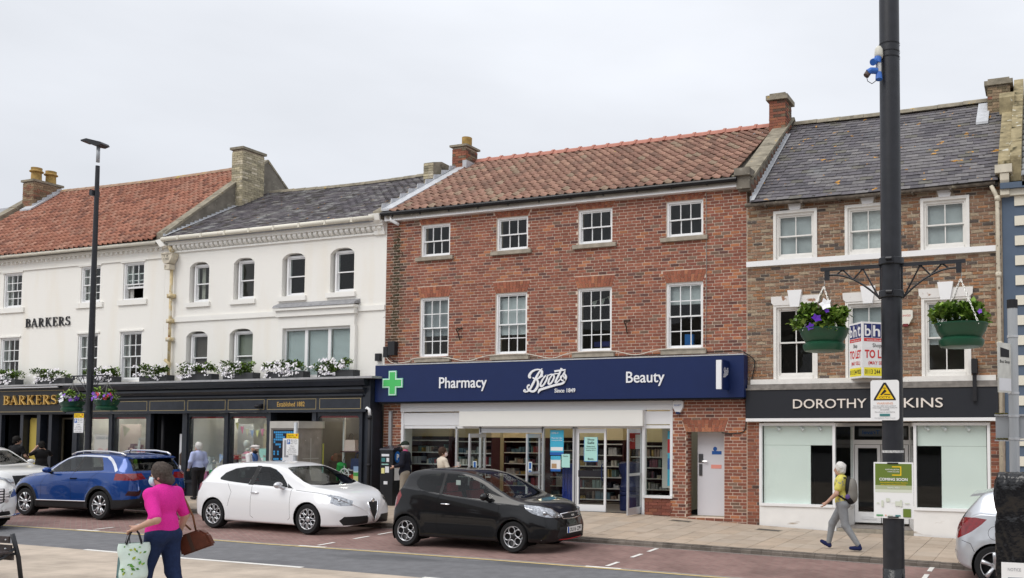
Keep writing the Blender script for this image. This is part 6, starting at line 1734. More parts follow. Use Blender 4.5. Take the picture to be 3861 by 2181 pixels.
ink(sg1, -10.619, [([(cxs - .11, 2.4), (cxs + .11, 2.4), (cxs + .105, 2.42), (cxs + .012, 2.575), (cxs - .012, 2.575), (cxs - .105, 2.42)], C_black), ([(cxs - .088, 2.412), (cxs + .088, 2.412), (cxs, 2.556)], C_yel),
 ('CCTV', C_black, cxs - .055, cxs + .055, 2.42, 2.44), ([(cxs - .045, 2.455), (cxs - .03, 2.45), (cxs + .02, 2.49), (cxs + .0, 2.51)], C_black), ([(cxs - .01, 2.455), (cxs + .055, 2.452), (cxs + .055, 2.46), (cxs, 2.465)], C_black), ('24hr', C_black, cxs - .018, cxs + .018, 2.515, 2.527),
 ('WARNING', C_or, cxs - .08, cxs + .08, 2.36, 2.382), ('For your safety and to prevent', C_black, cxs - .11, cxs + .11, 2.338, 2.35), ('crime, images are being monitored', C_black, cxs - .12, cxs + .12, 2.32, 2.332), ('and recorded.', C_black, cxs - .045, cxs + .045, 2.302, 2.314),
 ('This scheme is controlled by', C_black, cxs - .1, cxs + .1, 2.278, 2.29), ([(cxs - .05, 2.245), (cxs + .05, 2.245), (cxs + .05, 2.268), (cxs - .05, 2.268)], C_teal), ('Northallerton Town Council', C_grey, cxs - .1, cxs + .1, 2.222, 2.232)])
po = plate('notice_poster', 'green and white town square poster tied to the thick lamp post', 'poster', 4.85, 5.235, 1.25, 1.795, -10.615, C_white, .006)
C_gl = mat('print_fade', (.42, .46, .3)); C_gl2 = mat('print_fade_pale', (.62, .65, .55))
b4 = [(4.865, 1.56), (5.22, 1.56), (5.22, 1.78), (4.865, 1.78)]
q_ = lambda x0, x1, z0, z1: [(x0, z0), (x1, z0), (x1, z1), (x0, z1)]
ink(po, -10.619, [(q_(4.865, 5.22, 1.5, 1.53), C_gl2), (q_(4.865, 5.22, 1.53, 1.57), C_gl), (q_(4.865, 5.22, 1.57, 1.78), C_green),
 (q_(5.03, 5.12, 1.745, 1.755), C_yel), (q_(5.11, 5.12, 1.675, 1.745), C_yel), (q_(5.03, 5.12, 1.665, 1.675), C_yel), ('NORTHALLERTON', C_white, 4.965, 5.1, 1.717, 1.729), ('TOWN SQUARE', C_white, 4.985, 5.1, 1.695, 1.707),
 ('COMING SOON', C_white, 4.905, 5.18, 1.615, 1.642, .03), ('Northallerton Town Square', C_yel, 4.915, 5.18, 1.588, 1.602), ('and Town Improvements', C_yel, 4.92, 5.165, 1.568, 1.582), ('Starts 2021', C_white, 4.985, 5.1, 1.54, 1.556),
 (q_(4.875, 4.94, 1.27, 1.284), mat('print_logo_green', (.08, .3, .12))), (q_(4.96, 4.972, 1.27, 1.284), C_or), (q_(4.985, 5.03, 1.273, 1.281), C_gl2), (q_(5.06, 5.11, 1.27, 1.284), C_teal), (q_(5.135, 5.21, 1.265, 1.345), C_green)]
 + [(q_(4.88 + .045 * i, 4.9 + .045 * i + R.uniform(0, .03), 1.36 + .06 * R.random(), 1.4 + .05 * R.random()), C_gl2) for i in range(7)])
for z in (1.785, 1.262): MB().box(4.985, 5.09, -10.63, -10.618, z - .006, z + .006).build('cable_tie', C_black, po)
# slim lamp post by the store
lp = (-18.24, -2.3)
gz2 = pav_z(*lp)
T2 = thing('lamp_post', 'slim tall black lamp post with a flat lantern, on the kerb outside the store', 'lamp post', (lp[0], lp[1], gz2))
MB().lathe([(.105, 0), (.105, 1.2), (.085, 1.3), (.082, 3.6), (.068, 6), (.052, 9.3)], (lp[0], lp[1], gz2), 20).build('post', M_post, T2, auto=40)
MB().lathe([(.045, 9.55), (.045, 10.0)], (lp[0], lp[1], 0), 14).build('spigot', M_galv, T2, smooth=True)
MB(Matrix.Translation((lp[0], lp[1], 10.02)) @ Matrix.Rotation(.25, 4, 'Z')).prism([(-.42, .13), (-.25, .17), (.18, .06), (.22, .0), (.08, -.05), (-.07, -.02), (-.25, .09), (-.4, .09)], 'y', -.15, .15).build('lantern', mat('lantern_black', (.02, .021, .024), .45), T2)
MB().box(lp[0] - .13, lp[0] - .02, -2.42, -2.2, 8.6, 8.75).build('photocell', M_post, T2)
for s_ in (-1, 1): arm(lp[0], s_, lp[1], 3.62, .72, .45, M_post, T2)
basket(-18.92, -2.3, 2.62, .3, 'hanging basket of white and violet petunias on the slim lamp post', 7, [WHT, VIO, WHT, VIO], 3.5, 34, .065, 900, .075)
basket(-17.56, -2.3, 2.64, .3, 'hanging basket of violet and red petunias on the slim lamp post', 8, [VIO, VIO, VIO, RED, WHT], 3.5, 34, .06, 900, .075)
def park_sign(x0, z1, y, label, pole=None):
 w, s = .375, 1.0
 T = plate('parking_sign', label, 'sign', x0, x0 + w, z1 - .53, z1 - .128, y, C_white, .01)
 MB().box(x0, x0 + w, y - .004, y, z1 - .125, z1).build('yellow_plate', C_yel, T)
 ink(T, y - .004, [('Wed & Sat', C_black, x0 + .03, x0 + .22, z1 - .06, z1 - .025), ('5.30am - 6pm', C_black, x0 + .03, x0 + .3, z1 - .11, z1 - .075), (q_(x0 + .3, x0 + .34, z1 - .06, z1 - .02), C_red),
  (q_(x0 + .02, x0 + .12, z1 - .26, z1 - .145), C_blue), ('P', C_white, x0 + .045, x0 + .1, z1 - .245, z1 - .16, .03), ('Mon & Tue', C_black, x0 + .145, x0 + .34, z1 - .17, z1 - .145), ('Thu & Fri', C_black, x0 + .15, x0 + .335, z1 - .215, z1 - .19), ('8am - 6pm', C_black, x0 + .145, x0 + .345, z1 - .26, z1 - .235),
  ('2 hours', C_black, x0 + .12, x0 + .25, z1 - .315, z1 - .29), ('No return', C_black, x0 + .1, x0 + .27, z1 - .365, z1 - .34), ('within 2 hours', C_black, x0 + .05, x0 + .32, z1 - .41, z1 - .385), ('Pay at machine', C_black, x0 + .04, x0 + .33, z1 - .465, z1 - .435), ('Display ticket', C_black, x0 + .05, x0 + .32, z1 - .515, z1 - .49)])
 if pole:
  zz = pav_z(x0 + w * .55, y + .06)
  MB().lathe([(.042, zz), (.042, pole)], (x0 + w * .6, y + .055, 0), 14).build('pole', M_galv, T, smooth=True)
park_sign(-18.64, 2.57, -2.42, 'yellow and white parking sign strapped to the slim lamp post')
park_sign(-11.03, 2.03, -2.47, 'yellow and white parking sign on its own grey pole before the phone kiosk', 2.3)
# phone kiosk
ks_ = thing('phone_kiosk', 'weathered grey steel phone kiosk standing before the navy shopfront', 'kiosk', (-12.5, -.7, pav_z(-12.5, -.7)))
M_ks = mat('kiosk_steel', (.3, .27, .24), .55, .4, .2, var=.2, vscale=5, spots=(((.6, .58, .55), 9, .7, .02),)); M_kt = mat('kiosk_trim', (.5, .48, .44), .5, .4, .2, var=.1)
kz = pav_z(-12.5, -.7) - .02
MB().box(-12.93, -12.0, -1.14, -.3, kz, 2.16).build('cabin', M_ks, ks_)
MB().box(-12.96, -11.97, -1.17, -.27, 2.162, 2.35).build('roof', M_kt, ks_)
for x in (-12.94, -12.03): MB().box(x - .025, x + .025, -1.165, -1.1, kz, 2.16).build('corner_post', M_kt, ks_)
for x0, x1, z0, z1 in ((-12.0, -11.985, kz + .1, 2.1),): pass
dpn = MB(); dpn.box(-12.0, -11.985, -1.05, -.4, .35, 2.05); dpn.build('side_door', M_ks, ks_)
dl_ = MB(); dl_.box(-11.985, -11.98, -1.0, -.45, 1.35, 1.37); dl_.box(-11.985, -11.98, -.74, -.72, .6, 1.9); dl_.build('door_marks', M_kt, ks_)
pn_ = MB().box(-12.86, -12.1, -1.155, -1.145, .5, 2.12).build('poster_panel', mat('panel_black', (.012, .014, .025), .3), ks_)
grd = MB()
for r in range(24):
 for c in range(11):
  if R.random() < (.85 if r > 19 or r < 5 else .5 if c < 3 else .12):
   grd.box(-12.82 + c * .064, -12.82 + c * .064 + .05, -1.16, -1.156, .56 + r * .064, .56 + r * .064 + .05, 0)
grd.build('poster_print', mat('dot_blue', (.05, .3, .62), .4), pn_)
hd2 = MB(); hd2.box(-12.5, -12.13, -1.165, -1.161, 1.25, 1.9); hd2.build('handset_print', C_lt, pn_)
hd2 = MB(); hd2.box(-12.45, -12.3, -1.168, -1.166, 1.4, 1.85); hd2.build('handset_screen', C_grey, pn_)
for w_d, xa, xb, za, zc in (('WIN', -12.78, -12.5, 1.06, 1.26), ('MUSIC', -12.48, -12.3, 1.1, 1.22), ('PRIZES', -12.28, -12.08, 1.1, 1.24)):
 b = MB().box(xa, xb, -1.172, -1.169, za, zc); text_mb(b, w_d, front(-1.174), xa + .02, xb - .02, za + .03, zc - .03, 0, 1, .03); b.build('poster_word', [C_white, C_black], pn_)
# ticket machine
tm = thing('ticket_machine', 'black parking ticket machine with blue P badge against the brick pier', 'ticket machine', (-9.57, -.45, pav_z(-9.57, -.45)))
tz = pav_z(-9.57, -.45) - .01
MB().box(-9.78, -9.38, -.62, -.28, tz, 1.6).build('cabinet', mat('machine_black', (.012, .013, .016), .35, .45), tm)
MB().prism([(-.64, 1.6), (-.26, 1.6), (-.26, 1.72), (-.62, 1.64)], 'x', -9.8, -9.36).build('solar_top', mat('solar_panel', (.03, .03, .04), .2, .5), tm)
MB(Matrix.Translation((-9.372, -.46, 1.42))).prism([(.1 * math.cos(q * PI / 8), .15 * math.sin(q * PI / 8)) for q in range(16)], 'x', -.006, .006).build('badge', mat('badge_blue', (.01, .12, .42), .4), tm)
b = MB(); text_mb(b, 'P', lambda u, v, d: (-9.364, u, v), -.5, -.41, 1.34, 1.5, 0, 0, .04); b.build('badge_letter', C_white, tm)
fp_ = MB()
for x0, x1, z0, z1, mi in ((-9.74, -9.5, 1.44, 1.5, 0), (-9.74, -9.62, 1.3, 1.4, 1), (-9.58, -9.5, 1.3, 1.4, 0), (-9.74, -9.64, 1.0, 1.14, 3), (-9.62, -9.5, 1.02, 1.18, 0), (-9.66, -9.54, .72, .8, 0)):
 fp_.box(x0, x1, -.626, -.62, z0, z1, mi)
for i in range(5): fp_.box(-9.73 + i * .045, -9.7 + i * .045, -.626, -.62, 1.22, 1.25, 2)
fp_.build('control_panel', [C_lt, C_teal, C_mint, C_yl], tm)
MB().box(-9.379, -9.374, -.56, -.36, .82, 1.14).build('paper_notice', C_white, tm)
# A-board outside the store
ab = thing('sandwich_board', 'black framed pavement chalkboard beside the two people in black', 'sign', (-22.2, -1.3, pav_z(-22.2, -1.3)))
az = pav_z(-22.2, -1.3)
for s_ in (-1, 1):
 Mx = Matrix.Translation((-22.2, -1.3, az)) @ Matrix.Rotation(-.5, 4, 'Z') @ Matrix.Rotation(s_ * .2, 4, 'X')
 MB(Mx).box(-.3, .3, s_ * .12 - .015, s_ * .12 + .015, .02, 1.02).build('board', C_black, ab)
 MB(Mx).box(-.26, .26, s_ * .137 - .002, s_ * .137 + .002, .08, .98).build('chalk_panel', mat('chalk_grey', (.16, .17, .19), .7, var=.4, vscale=15), ab)
# estate agent's V board
tl_ = thing('letting_board', 'white V-shaped letting board on the weathered brick shop, red TO LET lettering', 'sign', (2.78, -.1, 3.24))
apex = (2.76, -.5)
for i, (xw, yw) in enumerate(((2.38, -.03), (3.3, -.03))):
 A, B = Vector((xw, yw)), Vector(apex)
 if i == 1: A, B = B, A
 d = (B - A); Ln = d.length; d.normalize(); nn = Vector((d.y, -d.x))
 z0_, z1_ = 3.24, 4.44
 Pm = lambda u, v, dd, A=A, d=d, nn=nn: (A.x + d.x * u - nn.x * dd + nn.x * .004, A.y + d.y * u - nn.y * dd + nn.y * .004, v)
 def qd(mb, u0, u1, v0, v1, off, mi=0): mb.add([Pm(u0, v0, -off), Pm(u1, v0, -off), Pm(u1, v1, -off), Pm(u0, v1, -off)], [(0, 1, 2, 3)], mi)
 b = MB(); b.add([Pm(0, z0_, 0), Pm(Ln, z0_, 0), Pm(Ln, z1_, 0), Pm(0, z1_, 0), Pm(0, z0_, .012), Pm(Ln, z0_, .012), Pm(Ln, z1_, .012), Pm(0, z1_, .012)], [(0, 1, 2, 3), (7, 6, 5, 4), (0, 4, 5, 1), (1, 5, 6, 2), (2, 6, 7, 3), (3, 7, 4, 0)])
 pno = b.build('board_panel', C_white, tl_)
 e = .04
 for j, (u0, u1) in enumerate(((e, Ln * .32), (Ln * .34, Ln * .64), (Ln * .66, Ln - e))):
  b = MB(); qd(b, u0, u1, 4.1, 4.4, .002); b.build('logo_block', mat('navy_print', (.015, .025, .14)), pno)
  b = MB(); text_mb(b, 'bht'[j], lambda u, v, dd, Pm=Pm: Pm(u, v, -.004), u0 + .02, u1 - .02, 4.13, 4.37, 0, 0, .02); b.build('logo_letter', C_white, pno)
 b = MB(); qd(b, e, Ln - e, 4.02, 4.09, .002); b.build('red_band', mat('red_print', (.6, .04, .04)), pno)
 b = MB(); qd(b, e, Ln - e, 3.28, 3.46, .002); b.build('yellow_band', mat('lemon_print', (.85, .75, .05)), pno)
 for body, u0, u1, v0, v1, m, bo in (('www.bht.uk.com', .15, .85, 4.035, 4.07, C_white, .005), ('Shop', .35, .65, 3.87, 3.98, C_black, .005), ('TO LET', .08, .92, 3.66, 3.84, MATS['red_print'], .03), ('(MAY SELL)', .2, .85, 3.5, 3.6, MATS['red_print'], .01), ('0113 244 9020', .08, .92, 3.32, 3.42, C_black, .01)):
  b = MB(); text_mb(b, body, lambda u, v, dd, Pm=Pm: Pm(u, v, -.0045), Ln * u0, Ln * u1, v0, v1, 0, 0, bo); b.build('lettering', m, pno)
MB().prism([(2.38, -.03), apex, (3.3, -.03)], 'z', 3.225, 3.238).build('board_base', M_sill, tl_)
# bus stop pole with flag, wrapped bin
bs_ = (6.13, -9.5)
bt_ = thing('bus_stop_pole', 'grey galvanised bus stop pole with mossy sign plates', 'bus stop', (bs_[0], bs_[1], road_z(*bs_)))
MB().lathe([(.052, road_z(*bs_)), (.052, 3.4)], (bs_[0], bs_[1], 0), 12).build('pole', M_galv, bt_); MB().lathe([(.056, 3.4), (.056, 3.49)], (bs_[0], bs_[1], 0), 14).build('pole_cap', C_black, bt_)
for z in (3.1, 2.5, 2.26, 2.02): MB().lathe([(.058, z - .012), (.058, z + .012)], (bs_[0], bs_[1], 0), 14).build('clamp', M_silver, bt_)
Mf = Matrix.Translation((bs_[0], bs_[1], 0)) @ Matrix.Rotation(math.radians(-118), 4, 'Z')
fb_ = MB(Mf).box(.05, .3, -.006, .006, 2.5, 3.02).build('flag_plate', mat('flag_white', (.6, .6, .56), .5, var=.15, vscale=12), bt_)
def PF(u, v, d): return tuple(Mf @ Vector((.35 - u, .0085, v)))
t = MB(); text_mb(t, 'Bus Stop', PF, .08, .27, 2.8, 2.84, 0, 0, .01); t.add([PF(.09, 2.87, 0), PF(.26, 2.87, 0), PF(.26, 2.95, 0), PF(.09, 2.97, 0)], [(0, 1, 2, 3)]); t.build('flag_print', C_black, bt_)
t = MB(); t.add([PF(.055, 2.52, 0), PF(.295, 2.52, 0), PF(.295, 2.65, 0), PF(.055, 2.65, 0)], [(0, 1, 2, 3)]); t.build('flag_logo_panel', C_lt, bt_)
for z0, z1 in ((2.02, 2.26),):
 MB().box(5.94, 6.4, -9.43, -9.42, z0, z1).build('timetable_back', M_galv, bt_)
for z in (2.27, 2.0): MB().box(5.93, 6.4, -9.46, -9.41, z - .008, z + .008).build('plate_rail', M_silver, bt_)
mo = MB()
for i in range(160):
 x, z = R.uniform(5.94, 6.06), 2.278 if i % 2 else 2.01
 s = R.uniform(.006, .016)
 mo.ball((x, -9.46 + R.uniform(0, .04), z + s * .4), (s, s, s * .7), 5, 4)
mo.build('moss', mat('moss', (.09, .08, .02), .95, var=.4, vscale=60), bt_, kind='stuff')
rb = thing('wrapped_meter', 'parking machine wrapped in shiny black plastic with a notice taped on', 'parking machine', (6.22, -10.0, road_z(6.2, -10)))
bmx = bmesh.new(); bmesh.ops.create_cube(bmx, size=1)
bmesh.ops.subdivide_edges(bmx, edges=bmx.edges[:], cuts=44, use_grid_fill=True)
rq = random.Random(3)
from mathutils import noise as mnoise
z0_, z1_ = road_z(6.2, -10), 1.68
for v in bmx.verts:
 u = v.co.z + .5
 w = .53 - .03 * math.exp(-((u - .8) / .02) ** 2) + .035 * math.exp(-((u - .9) / .06) ** 2) - (.04 if u < .45 else 0) - (.05 * max(0, (u - .96) / .04))
 p = Vector((v.co.x * w * 1.02, v.co.y * w * .9, z0_ + (z1_ - z0_) * u))
 n1 = mnoise.noise(Vector((p.x * 9, p.y * 9, p.z * 2.2 + 3)))
 n2 = mnoise.noise(Vector((p.x * 22 + p.z * 9, p.y * 22, p.z * 6)))
 n3 = mnoise.noise(Vector((p.x * 30, p.y * 30, p.z * 34)))
 k = 1 + .07 * n1 + .05 * n2 - .05 * abs(n1) + .02 * n3
 v.co = Vector((6.24 + p.x * k, -10.0 + p.y * k, p.z + .012 * n2))
me = bpy.data.meshes.new('plastic_wrap'); bmx.to_mesh(me); bmx.free()
me.materials.append(mat('bin_bag_plastic', (.006, .006, .007), .16, .55, bump=.7, bscale=22)); me.polygons.foreach_set('use_smooth', [True] * len(me.polygons))
wo = place('plastic_wrap', me, rb)
MB().box(6.02, 6.4, -10.275, -10.262, .3, .83).build('notice', C_white, rb)
t = MB()
for i in range(7): t.box(6.08, 6.3 + .05 * (i % 2), -10.278, -10.276, .68 - i * .05, .69 - i * .05)
text_mb(t, 'NOTICE', front(-10.278), 6.08, 6.2, .75, .78, 0); t.build('notice_print', C_grey, rb)
# bench at the kerb of the market side
bn_ = thing('bench', 'dark timber and iron bench at the edge of the market paving', 'bench', (-7.7, -11.1, road_z(-7.7, -11.1)))
Mi = mat('bench_iron', (.02, .022, .027), .4, .45); Mt_ = mat('bench_timber', (.055, .045, .045), .6, .3, var=.3, vscale=12)
for x in (-6.93, -8.55):
 zz = road_z(x, -11.1)
 e = MB(); e.tube([(x, -11.0, zz), (x, -11.05, zz + .35), (x + .02, -11.15, .68)], .028, 8); e.tube([(x, -11.6, zz), (x, -11.6, zz + .5)], .024, 8)
 e.tube([(x + .01, -11.1, .48), (x, -11.25, .36), (x, -11.45, .32), (x, -11.62, .3)], .022, 8); e.tube([(x, -11.05, zz + .4), (x, -11.6, zz + .42)], .02, 8)
 e.build('iron_end', Mi, bn_, smooth=True)
for i, (y, z) in enumerate(((-11.14, .6), (-11.11, .48), (-11.085, .36))): MB().box(-8.6, -6.93, y - .045, y - .02, z - .045, z + .045).build('back_slat', Mt_, bn_)
for i in range(4): MB().box(-8.6, -6.9, -11.6 + i * .12, -11.5 + i * .12, road_z(-7.7, -11) + .41, road_z(-7.7, -11) + .44).build('seat_slat', Mt_, bn_)
for z in (.6, .48):
 for x in (-6.98,): MB().ball((x, -11.19, z), .012, 8, 6).build('bolt', M_silver, bn_)
# cover plates in the pavement
for x, y, w, d, lab in ((.75, -.76, .55, .3, 'before the empty shop'), (-1.42, -.5, .5, .26, 'before the pharmacy side door')):
 z = pav_z(x, y) + .006
 T = thing('cover_grating', 'small dark cover grating in the pavement ' + lab, 'grating', (x, y, z))
 sl_ = (pav_z(x + .2, y) - pav_z(x - .2, y)) / .4
 Mx = Matrix.Translation((x, y, z)) @ Matrix.Rotation(-math.atan(sl_), 4, 'Y')
 f = MB(Mx); f.box(-w / 2, w / 2, -d / 2, -d / 2 + .02, -.01, .0); f.box(-w / 2, w / 2, d / 2 - .02, d / 2, -.01, .0); f.box(-w / 2, -w / 2 + .02, -d / 2 + .02, d / 2 - .02, -.01, 0); f.box(w / 2 - .02, w / 2, -d / 2 + .02, d / 2 - .02, -.01, 0); f.build('frame', M_sill, T)
 MB(Mx).box(-w / 2 + .021, w / 2 - .021, -d / 2 + .021, d / 2 - .021, -.012, -.004).build('cover', mat('cover_iron', (.08, .07, .06), .7, var=.4, vscale=50, bump=.6, bscale=120), T)
# ------------------------------------------------------------------ cars
def pchip(pts, xs):
 x = np.array([p[0] for p in pts], float); y = np.array([p[1] for p in pts], float)
 h = np.diff(x); d = np.diff(y) / h
 m = np.zeros_like(y)
 for i in range(1, len(x) - 1):
  if d[i - 1] * d[i] > 0:
   w1, w2 = 2 * h[i] + h[i - 1], h[i] + 2 * h[i - 1]
   m[i] = (w1 + w2) / (w1 / d[i - 1] + w2 / d[i])
 m[0], m[-1] = d[0], d[-1]
 xs = np.clip(xs, x[0], x[-1])
 k = np.clip(np.searchsorted(x, xs) - 1, 0, len(h) - 1)
 t = (xs - x[k]) / h[k]
 return ((1 + 2 * t) * (1 - t) ** 2) * y[k] + t * (1 - t) ** 2 * h[k] * m[k] + t * t * (3 - 2 * t) * y[k + 1] + t * t * (t - 1) * h[k] * m[k + 1]
def paint(name, col, metal=0.0, rough=.25, coat=1.0):
 """car paint; the inside of the shell is dark lining"""
 if name in MATS: return MATS[name]
 m = mat(name, col, rough, .12, metal, coat=coat)
 t = m.node_tree; n = t.nodes.new; l = t.links.new
 b = t.nodes['Principled BSDF']; o = t.nodes['Material Output']
 b.inputs['Coat Weight'].default_value = coat
 df = n('ShaderNodeBsdfDiffuse'); df.inputs[0].default_value = (.02, .02, .021, 1)
 ge = n('ShaderNodeNewGeometry'); mx_ = n('ShaderNodeMixShader')
 l(ge.outputs['Backfacing'], mx_.inputs[0]); l(b.outputs[0], mx_.inputs[1]); l(df.outputs[0], mx_.inputs[2]); l(mx_.outputs[0], o.inputs[0])
 return m
M_cblk = mat('car_black_plastic', (.014, .014, .015), .55, .35)
M_cgap = mat('car_shut_line', (.004, .004, .004), .8, .1)
M_cglass = glass('car_glass', (.8, .86, .84), 1.5)
M_cglassd = glass('car_privacy_glass', (.2, .22, .22), 1.5)
M_tyre = mat('tyre_rubber', (.018, .018, .019), .85, .25, bump=.2, bscale=90)
M_alloy = mat('alloy_silver', (.62, .63, .65), .28, .5, .75)
M_alloyd = mat('alloy_dark', (.03, .03, .032), .35, .5, .5)
M_chrome = mat('car_chrome', (.8, .8, .82), .1, .5, 1.0)
M_lamp = mat('headlamp_glass', (.34, .35, .37), .1, .5, .8, var=.6, vscale=20, coat=1.0)
M_tail = mat('tail_lamp_red', (.2, .004, .007), .15, .55, coat=1.0, var=.4, vscale=18)
M_seat = mat('car_seat_cloth', (.05, .05, .055), .9)
def wheel(car, x, y, r, w, style, side, n=36):
 s = side
 c = (x, y, r)
 prof = [(r * .70, -w * .46), (r * .93, -w * .5), (r * .985, -w * .4), (r, -w * .2), (r, w * .2), (r * .985, w * .4), (r * .93, w * .5), (r * .70, w * .46)]
 o = MB().lathe(prof, c, n, 'y', cap=False).build('wheel', M_tyre, car, local=True, auto=35)
 R0 = r * .715
 yo = y + s * w * .44
 f = lambda a, rr, d: (x + rr * math.cos(a), yo - s * d, r + rr * math.sin(a))
 b = MB(); b.lathe([(R0, -s * .0), (R0 * .98, -s * .012), (R0 * .92, -s * .02), (R0 * .9, -s * .09), (R0 * .3, -s * .1)], (x, yo, r), n, 'y', cap=False)
 b.build('rim_barrel', M_alloyd, o, local=True, smooth=True)
 q = MB()
 q.tube([f(2 * PI * i / n, R0 * .955, .006) for i in range(n + 1)], R0 * .04, 6)
 if style == 'spoke10':
  for i in range(5):
   for e in (-.17, .17):
    a = 2 * PI * i / 5 + PI / 2
    q.tube([f(a + e * .9, R0 * .2, .03), f(a + e * 1.05, R0 * .6, .018), f(a + e * 1.35, R0 * .94, .008)], [R0 * .075, R0 * .07, R0 * .09], 6)
 elif style == 'ring':
  for i in range(5):
   a = 2 * PI * i / 5 + PI / 2 + .3
   cx, cz = R0 * .6 * math.cos(a), R0 * .6 * math.sin(a)
   q.tube([(x + cx + R0 * .315 * math.cos(u * PI / 9), yo - s * .014, r + cz + R0 * .315 * math.sin(u * PI / 9)) for u in range(19)], R0 * .045, 6)
 elif style == 'petal':
  for i in range(8):
   a = 2 * PI * i / 8 + PI / 8
   pts = []
   for u in range(13):
    t = 2 * PI * u / 12
    rr, tt = R0 * (.66 + .27 * math.cos(t)), .3 * math.sin(t) * (1.0 + .25 * math.cos(t))
    pts.append(f(a + tt, rr, .012))
   q.tube(pts, R0 * .05, 6)
 else:
  for i in range(5):
   a = 2 * PI * i / 5 + PI / 2
   q.tube([f(a, R0 * .15, .02), f(a, R0 * .6, .012), f(a, R0 * .95, .004)], [R0 * .13, R0 * .15, R0 * .2], 6)
 q.build('rim', M_alloy, o, local=True, smooth=True)
 h = MB(); h.lathe([(R0 * .26, -s * .03), (R0 * .24, s * -.008), (R0 * .12, s * -.004), (R0 * .02, s * -.004)], (x, yo, r), 18, 'y')
 for i in range(5):
  a = 2 * PI * i / 5
  h.ball((x + R0 * .18 * math.cos(a), yo - s * .006, r + R0 * .18 * math.sin(a)), R0 * .035, 6, 4)
 h.build('hub_cap', M_alloyd if style == 'ring' else M_alloy, o, local=True, smooth=True)
 return o
def make_car(name, label, pos, rotz, pitch, spec):
 g = spec
 Rm = (Matrix.Rotation(rotz, 3, 'Z') @ Matrix.Rotation(pitch, 3, 'Y'))
 car = thing(name, label, 'car', pos, rot=Rm)
 wb, r = g['wb'], g['r']
 x0, x1 = g['top'][0][0], g['top'][-1][0]
 L_ = x1 - x0
 # station spacing is finer at the ends
 u = np.linspace(0, 1, 120)
 u = .5 - .5 * np.cos(PI * (u * .9 + .05)); u = (u - u[0]) / (u[-1] - u[0])
 xs = x0 + L_ * (.6 * u + .4 * np.linspace(0, 1, 120))
 T_, B_, WM_, WB_, WR_, SL_ = [pchip(g[k], xs) for k in ('top', 'belt', 'wmax', 'wbelt', 'wroof', 'sill')]
 zm = pchip(g['waist'], xs)
 verts = []; K = None
 sub = 3
 for i, x in enumerate(xs):
  t, b, wm, w5, wr, sl, zw = T_[i], B_[i], WM_[i], WB_[i], WR_[i], SL_[i], zm[i]
  b = min(b, t - .012)
  h = t - b
  zr = b + h * g.get('rail', .84)
  ctrl = [(0, sl), (wm * .8, sl), (wm * .955, sl + .01), (wm * .985, sl + .10), (wm, (sl + .1) * .45 + zw * .55), (wm * .992, zw + .02), (w5 * 1.005, b - .02), (w5 * .985, b), (w5 * .975 * .45 + wr * .56, b + (zr - b) * .5), (wr, zr), (wr * .84, b + h * .945), (wr * .5, b + h * .99), (0, t)]
  if sl > b - .15:
   f_ = max(.05, b - sl)
   ctrl = [(p[0], max(min(p[1], t), sl)) if k > 6 else (p[0], sl + (b - sl) * k / 7) for k, p in enumerate(ctrl)]
  P_ = [Vector((0, p[0], p[1])) for p in ctrl]
  P_[0].y = P_[-1].y = 0
  row = []
  for k in range(len(P_) - 1):
   p0, p1, p2, p3 = P_[max(k - 1, 0)], P_[k], P_[k + 1], P_[min(k + 2, len(P_) - 1)]
   if k in (0,): p0 = Vector((0, -p2.y, p2.z))
   if k == len(P_) - 2: p3 = Vector((0, -p1.y, p1.z))
   for q in range(sub):
    s_ = q / sub
    c_ = .5 * ((2 * p1) + (p2 - p0) * s_ + (2 * p0 - 5 * p1 + 4 * p2 - p3) * s_ * s_ + (3 * p1 - p0 - 3 * p2 + p3) * s_ ** 3)
    row.append((max(c_.y, 0) if k else max(c_.y, 0), c_.z))
  row.append((0, t))
  full = [(y, z) for y, z in row] + [(-y, z) for y, z in row[-2:0:-1]]
  K = len(full)
  for y, z in full:
   # wheel-arch flare
   for ax in (0, wb):
    d = math.hypot(x - ax, z - r)
    if z < b and abs(y) > wm * .8:
     y += math.copysign(g.get('flare', .012) * math.exp(-((d - g['ra'] - .03) / .05) ** 2), y)
   verts.append((x, y, z))
 n = len(xs)
 faces = [(i * K + k, (i + 1) * K + k, (i + 1) * K + (k + 1) % K, i * K + (k + 1) % K) for i in range(n - 1) for k in range(K)]
 faces.append(tuple(range(K)))
 faces.append(tuple((n - 1) * K + k for k in range(K - 1, -1, -1)))
 bm = bmesh.new()
 bv = [bm.verts.new(v) for v in verts]
 for f in faces: bm.faces.new([bv[i] for i in f])
 bmesh.ops.triangulate(bm, faces=[f for f in bm.faces if len(f.verts) > 4])
 bmesh.ops.recalc_face_normals(bm, faces=bm.faces)
 bm.normal_update()
 lay = bm.faces.layers.int.new('reg')
 # regions
 def proj(view, co):
  return (co.x, co.z) if view == 'side' else (co.x, co.y) if view == 'top' else (co.y, co.z)
 def okf(f, view, rg):
  c = f.calc_center_median(); nrm = f.normal
  if view == 'side': v = abs(nrm.y) > rg.get('nmin', .25)
  elif view == 'top': v = nrm.z > rg.get('nmin', .15)
  elif view == 'front': v = nrm.x > rg.get('nmin', .12)
  else: v = nrm.x < -rg.get('nmin', .12)
  if not v: return False
  if 'xr' in rg and not (rg['xr'][0] <= c.x <= rg['xr'][1]): return False
  if 'zr' in rg and not (rg['zr'][0] <= c.z <= rg['zr'][1]): return False
  return True
 def inside(p, poly):
  c = False; j = len(poly) - 1
  for i in range(len(poly)):
   if (poly[i][1] > p[1]) != (poly[j][1] > p[1]) and p[0] < (poly[j][0] - poly[i][0]) * (p[1] - poly[i][1]) / (poly[j][1] - poly[i][1]) + poly[i][0]: c = not c
   j = i
  return c
 regs = []
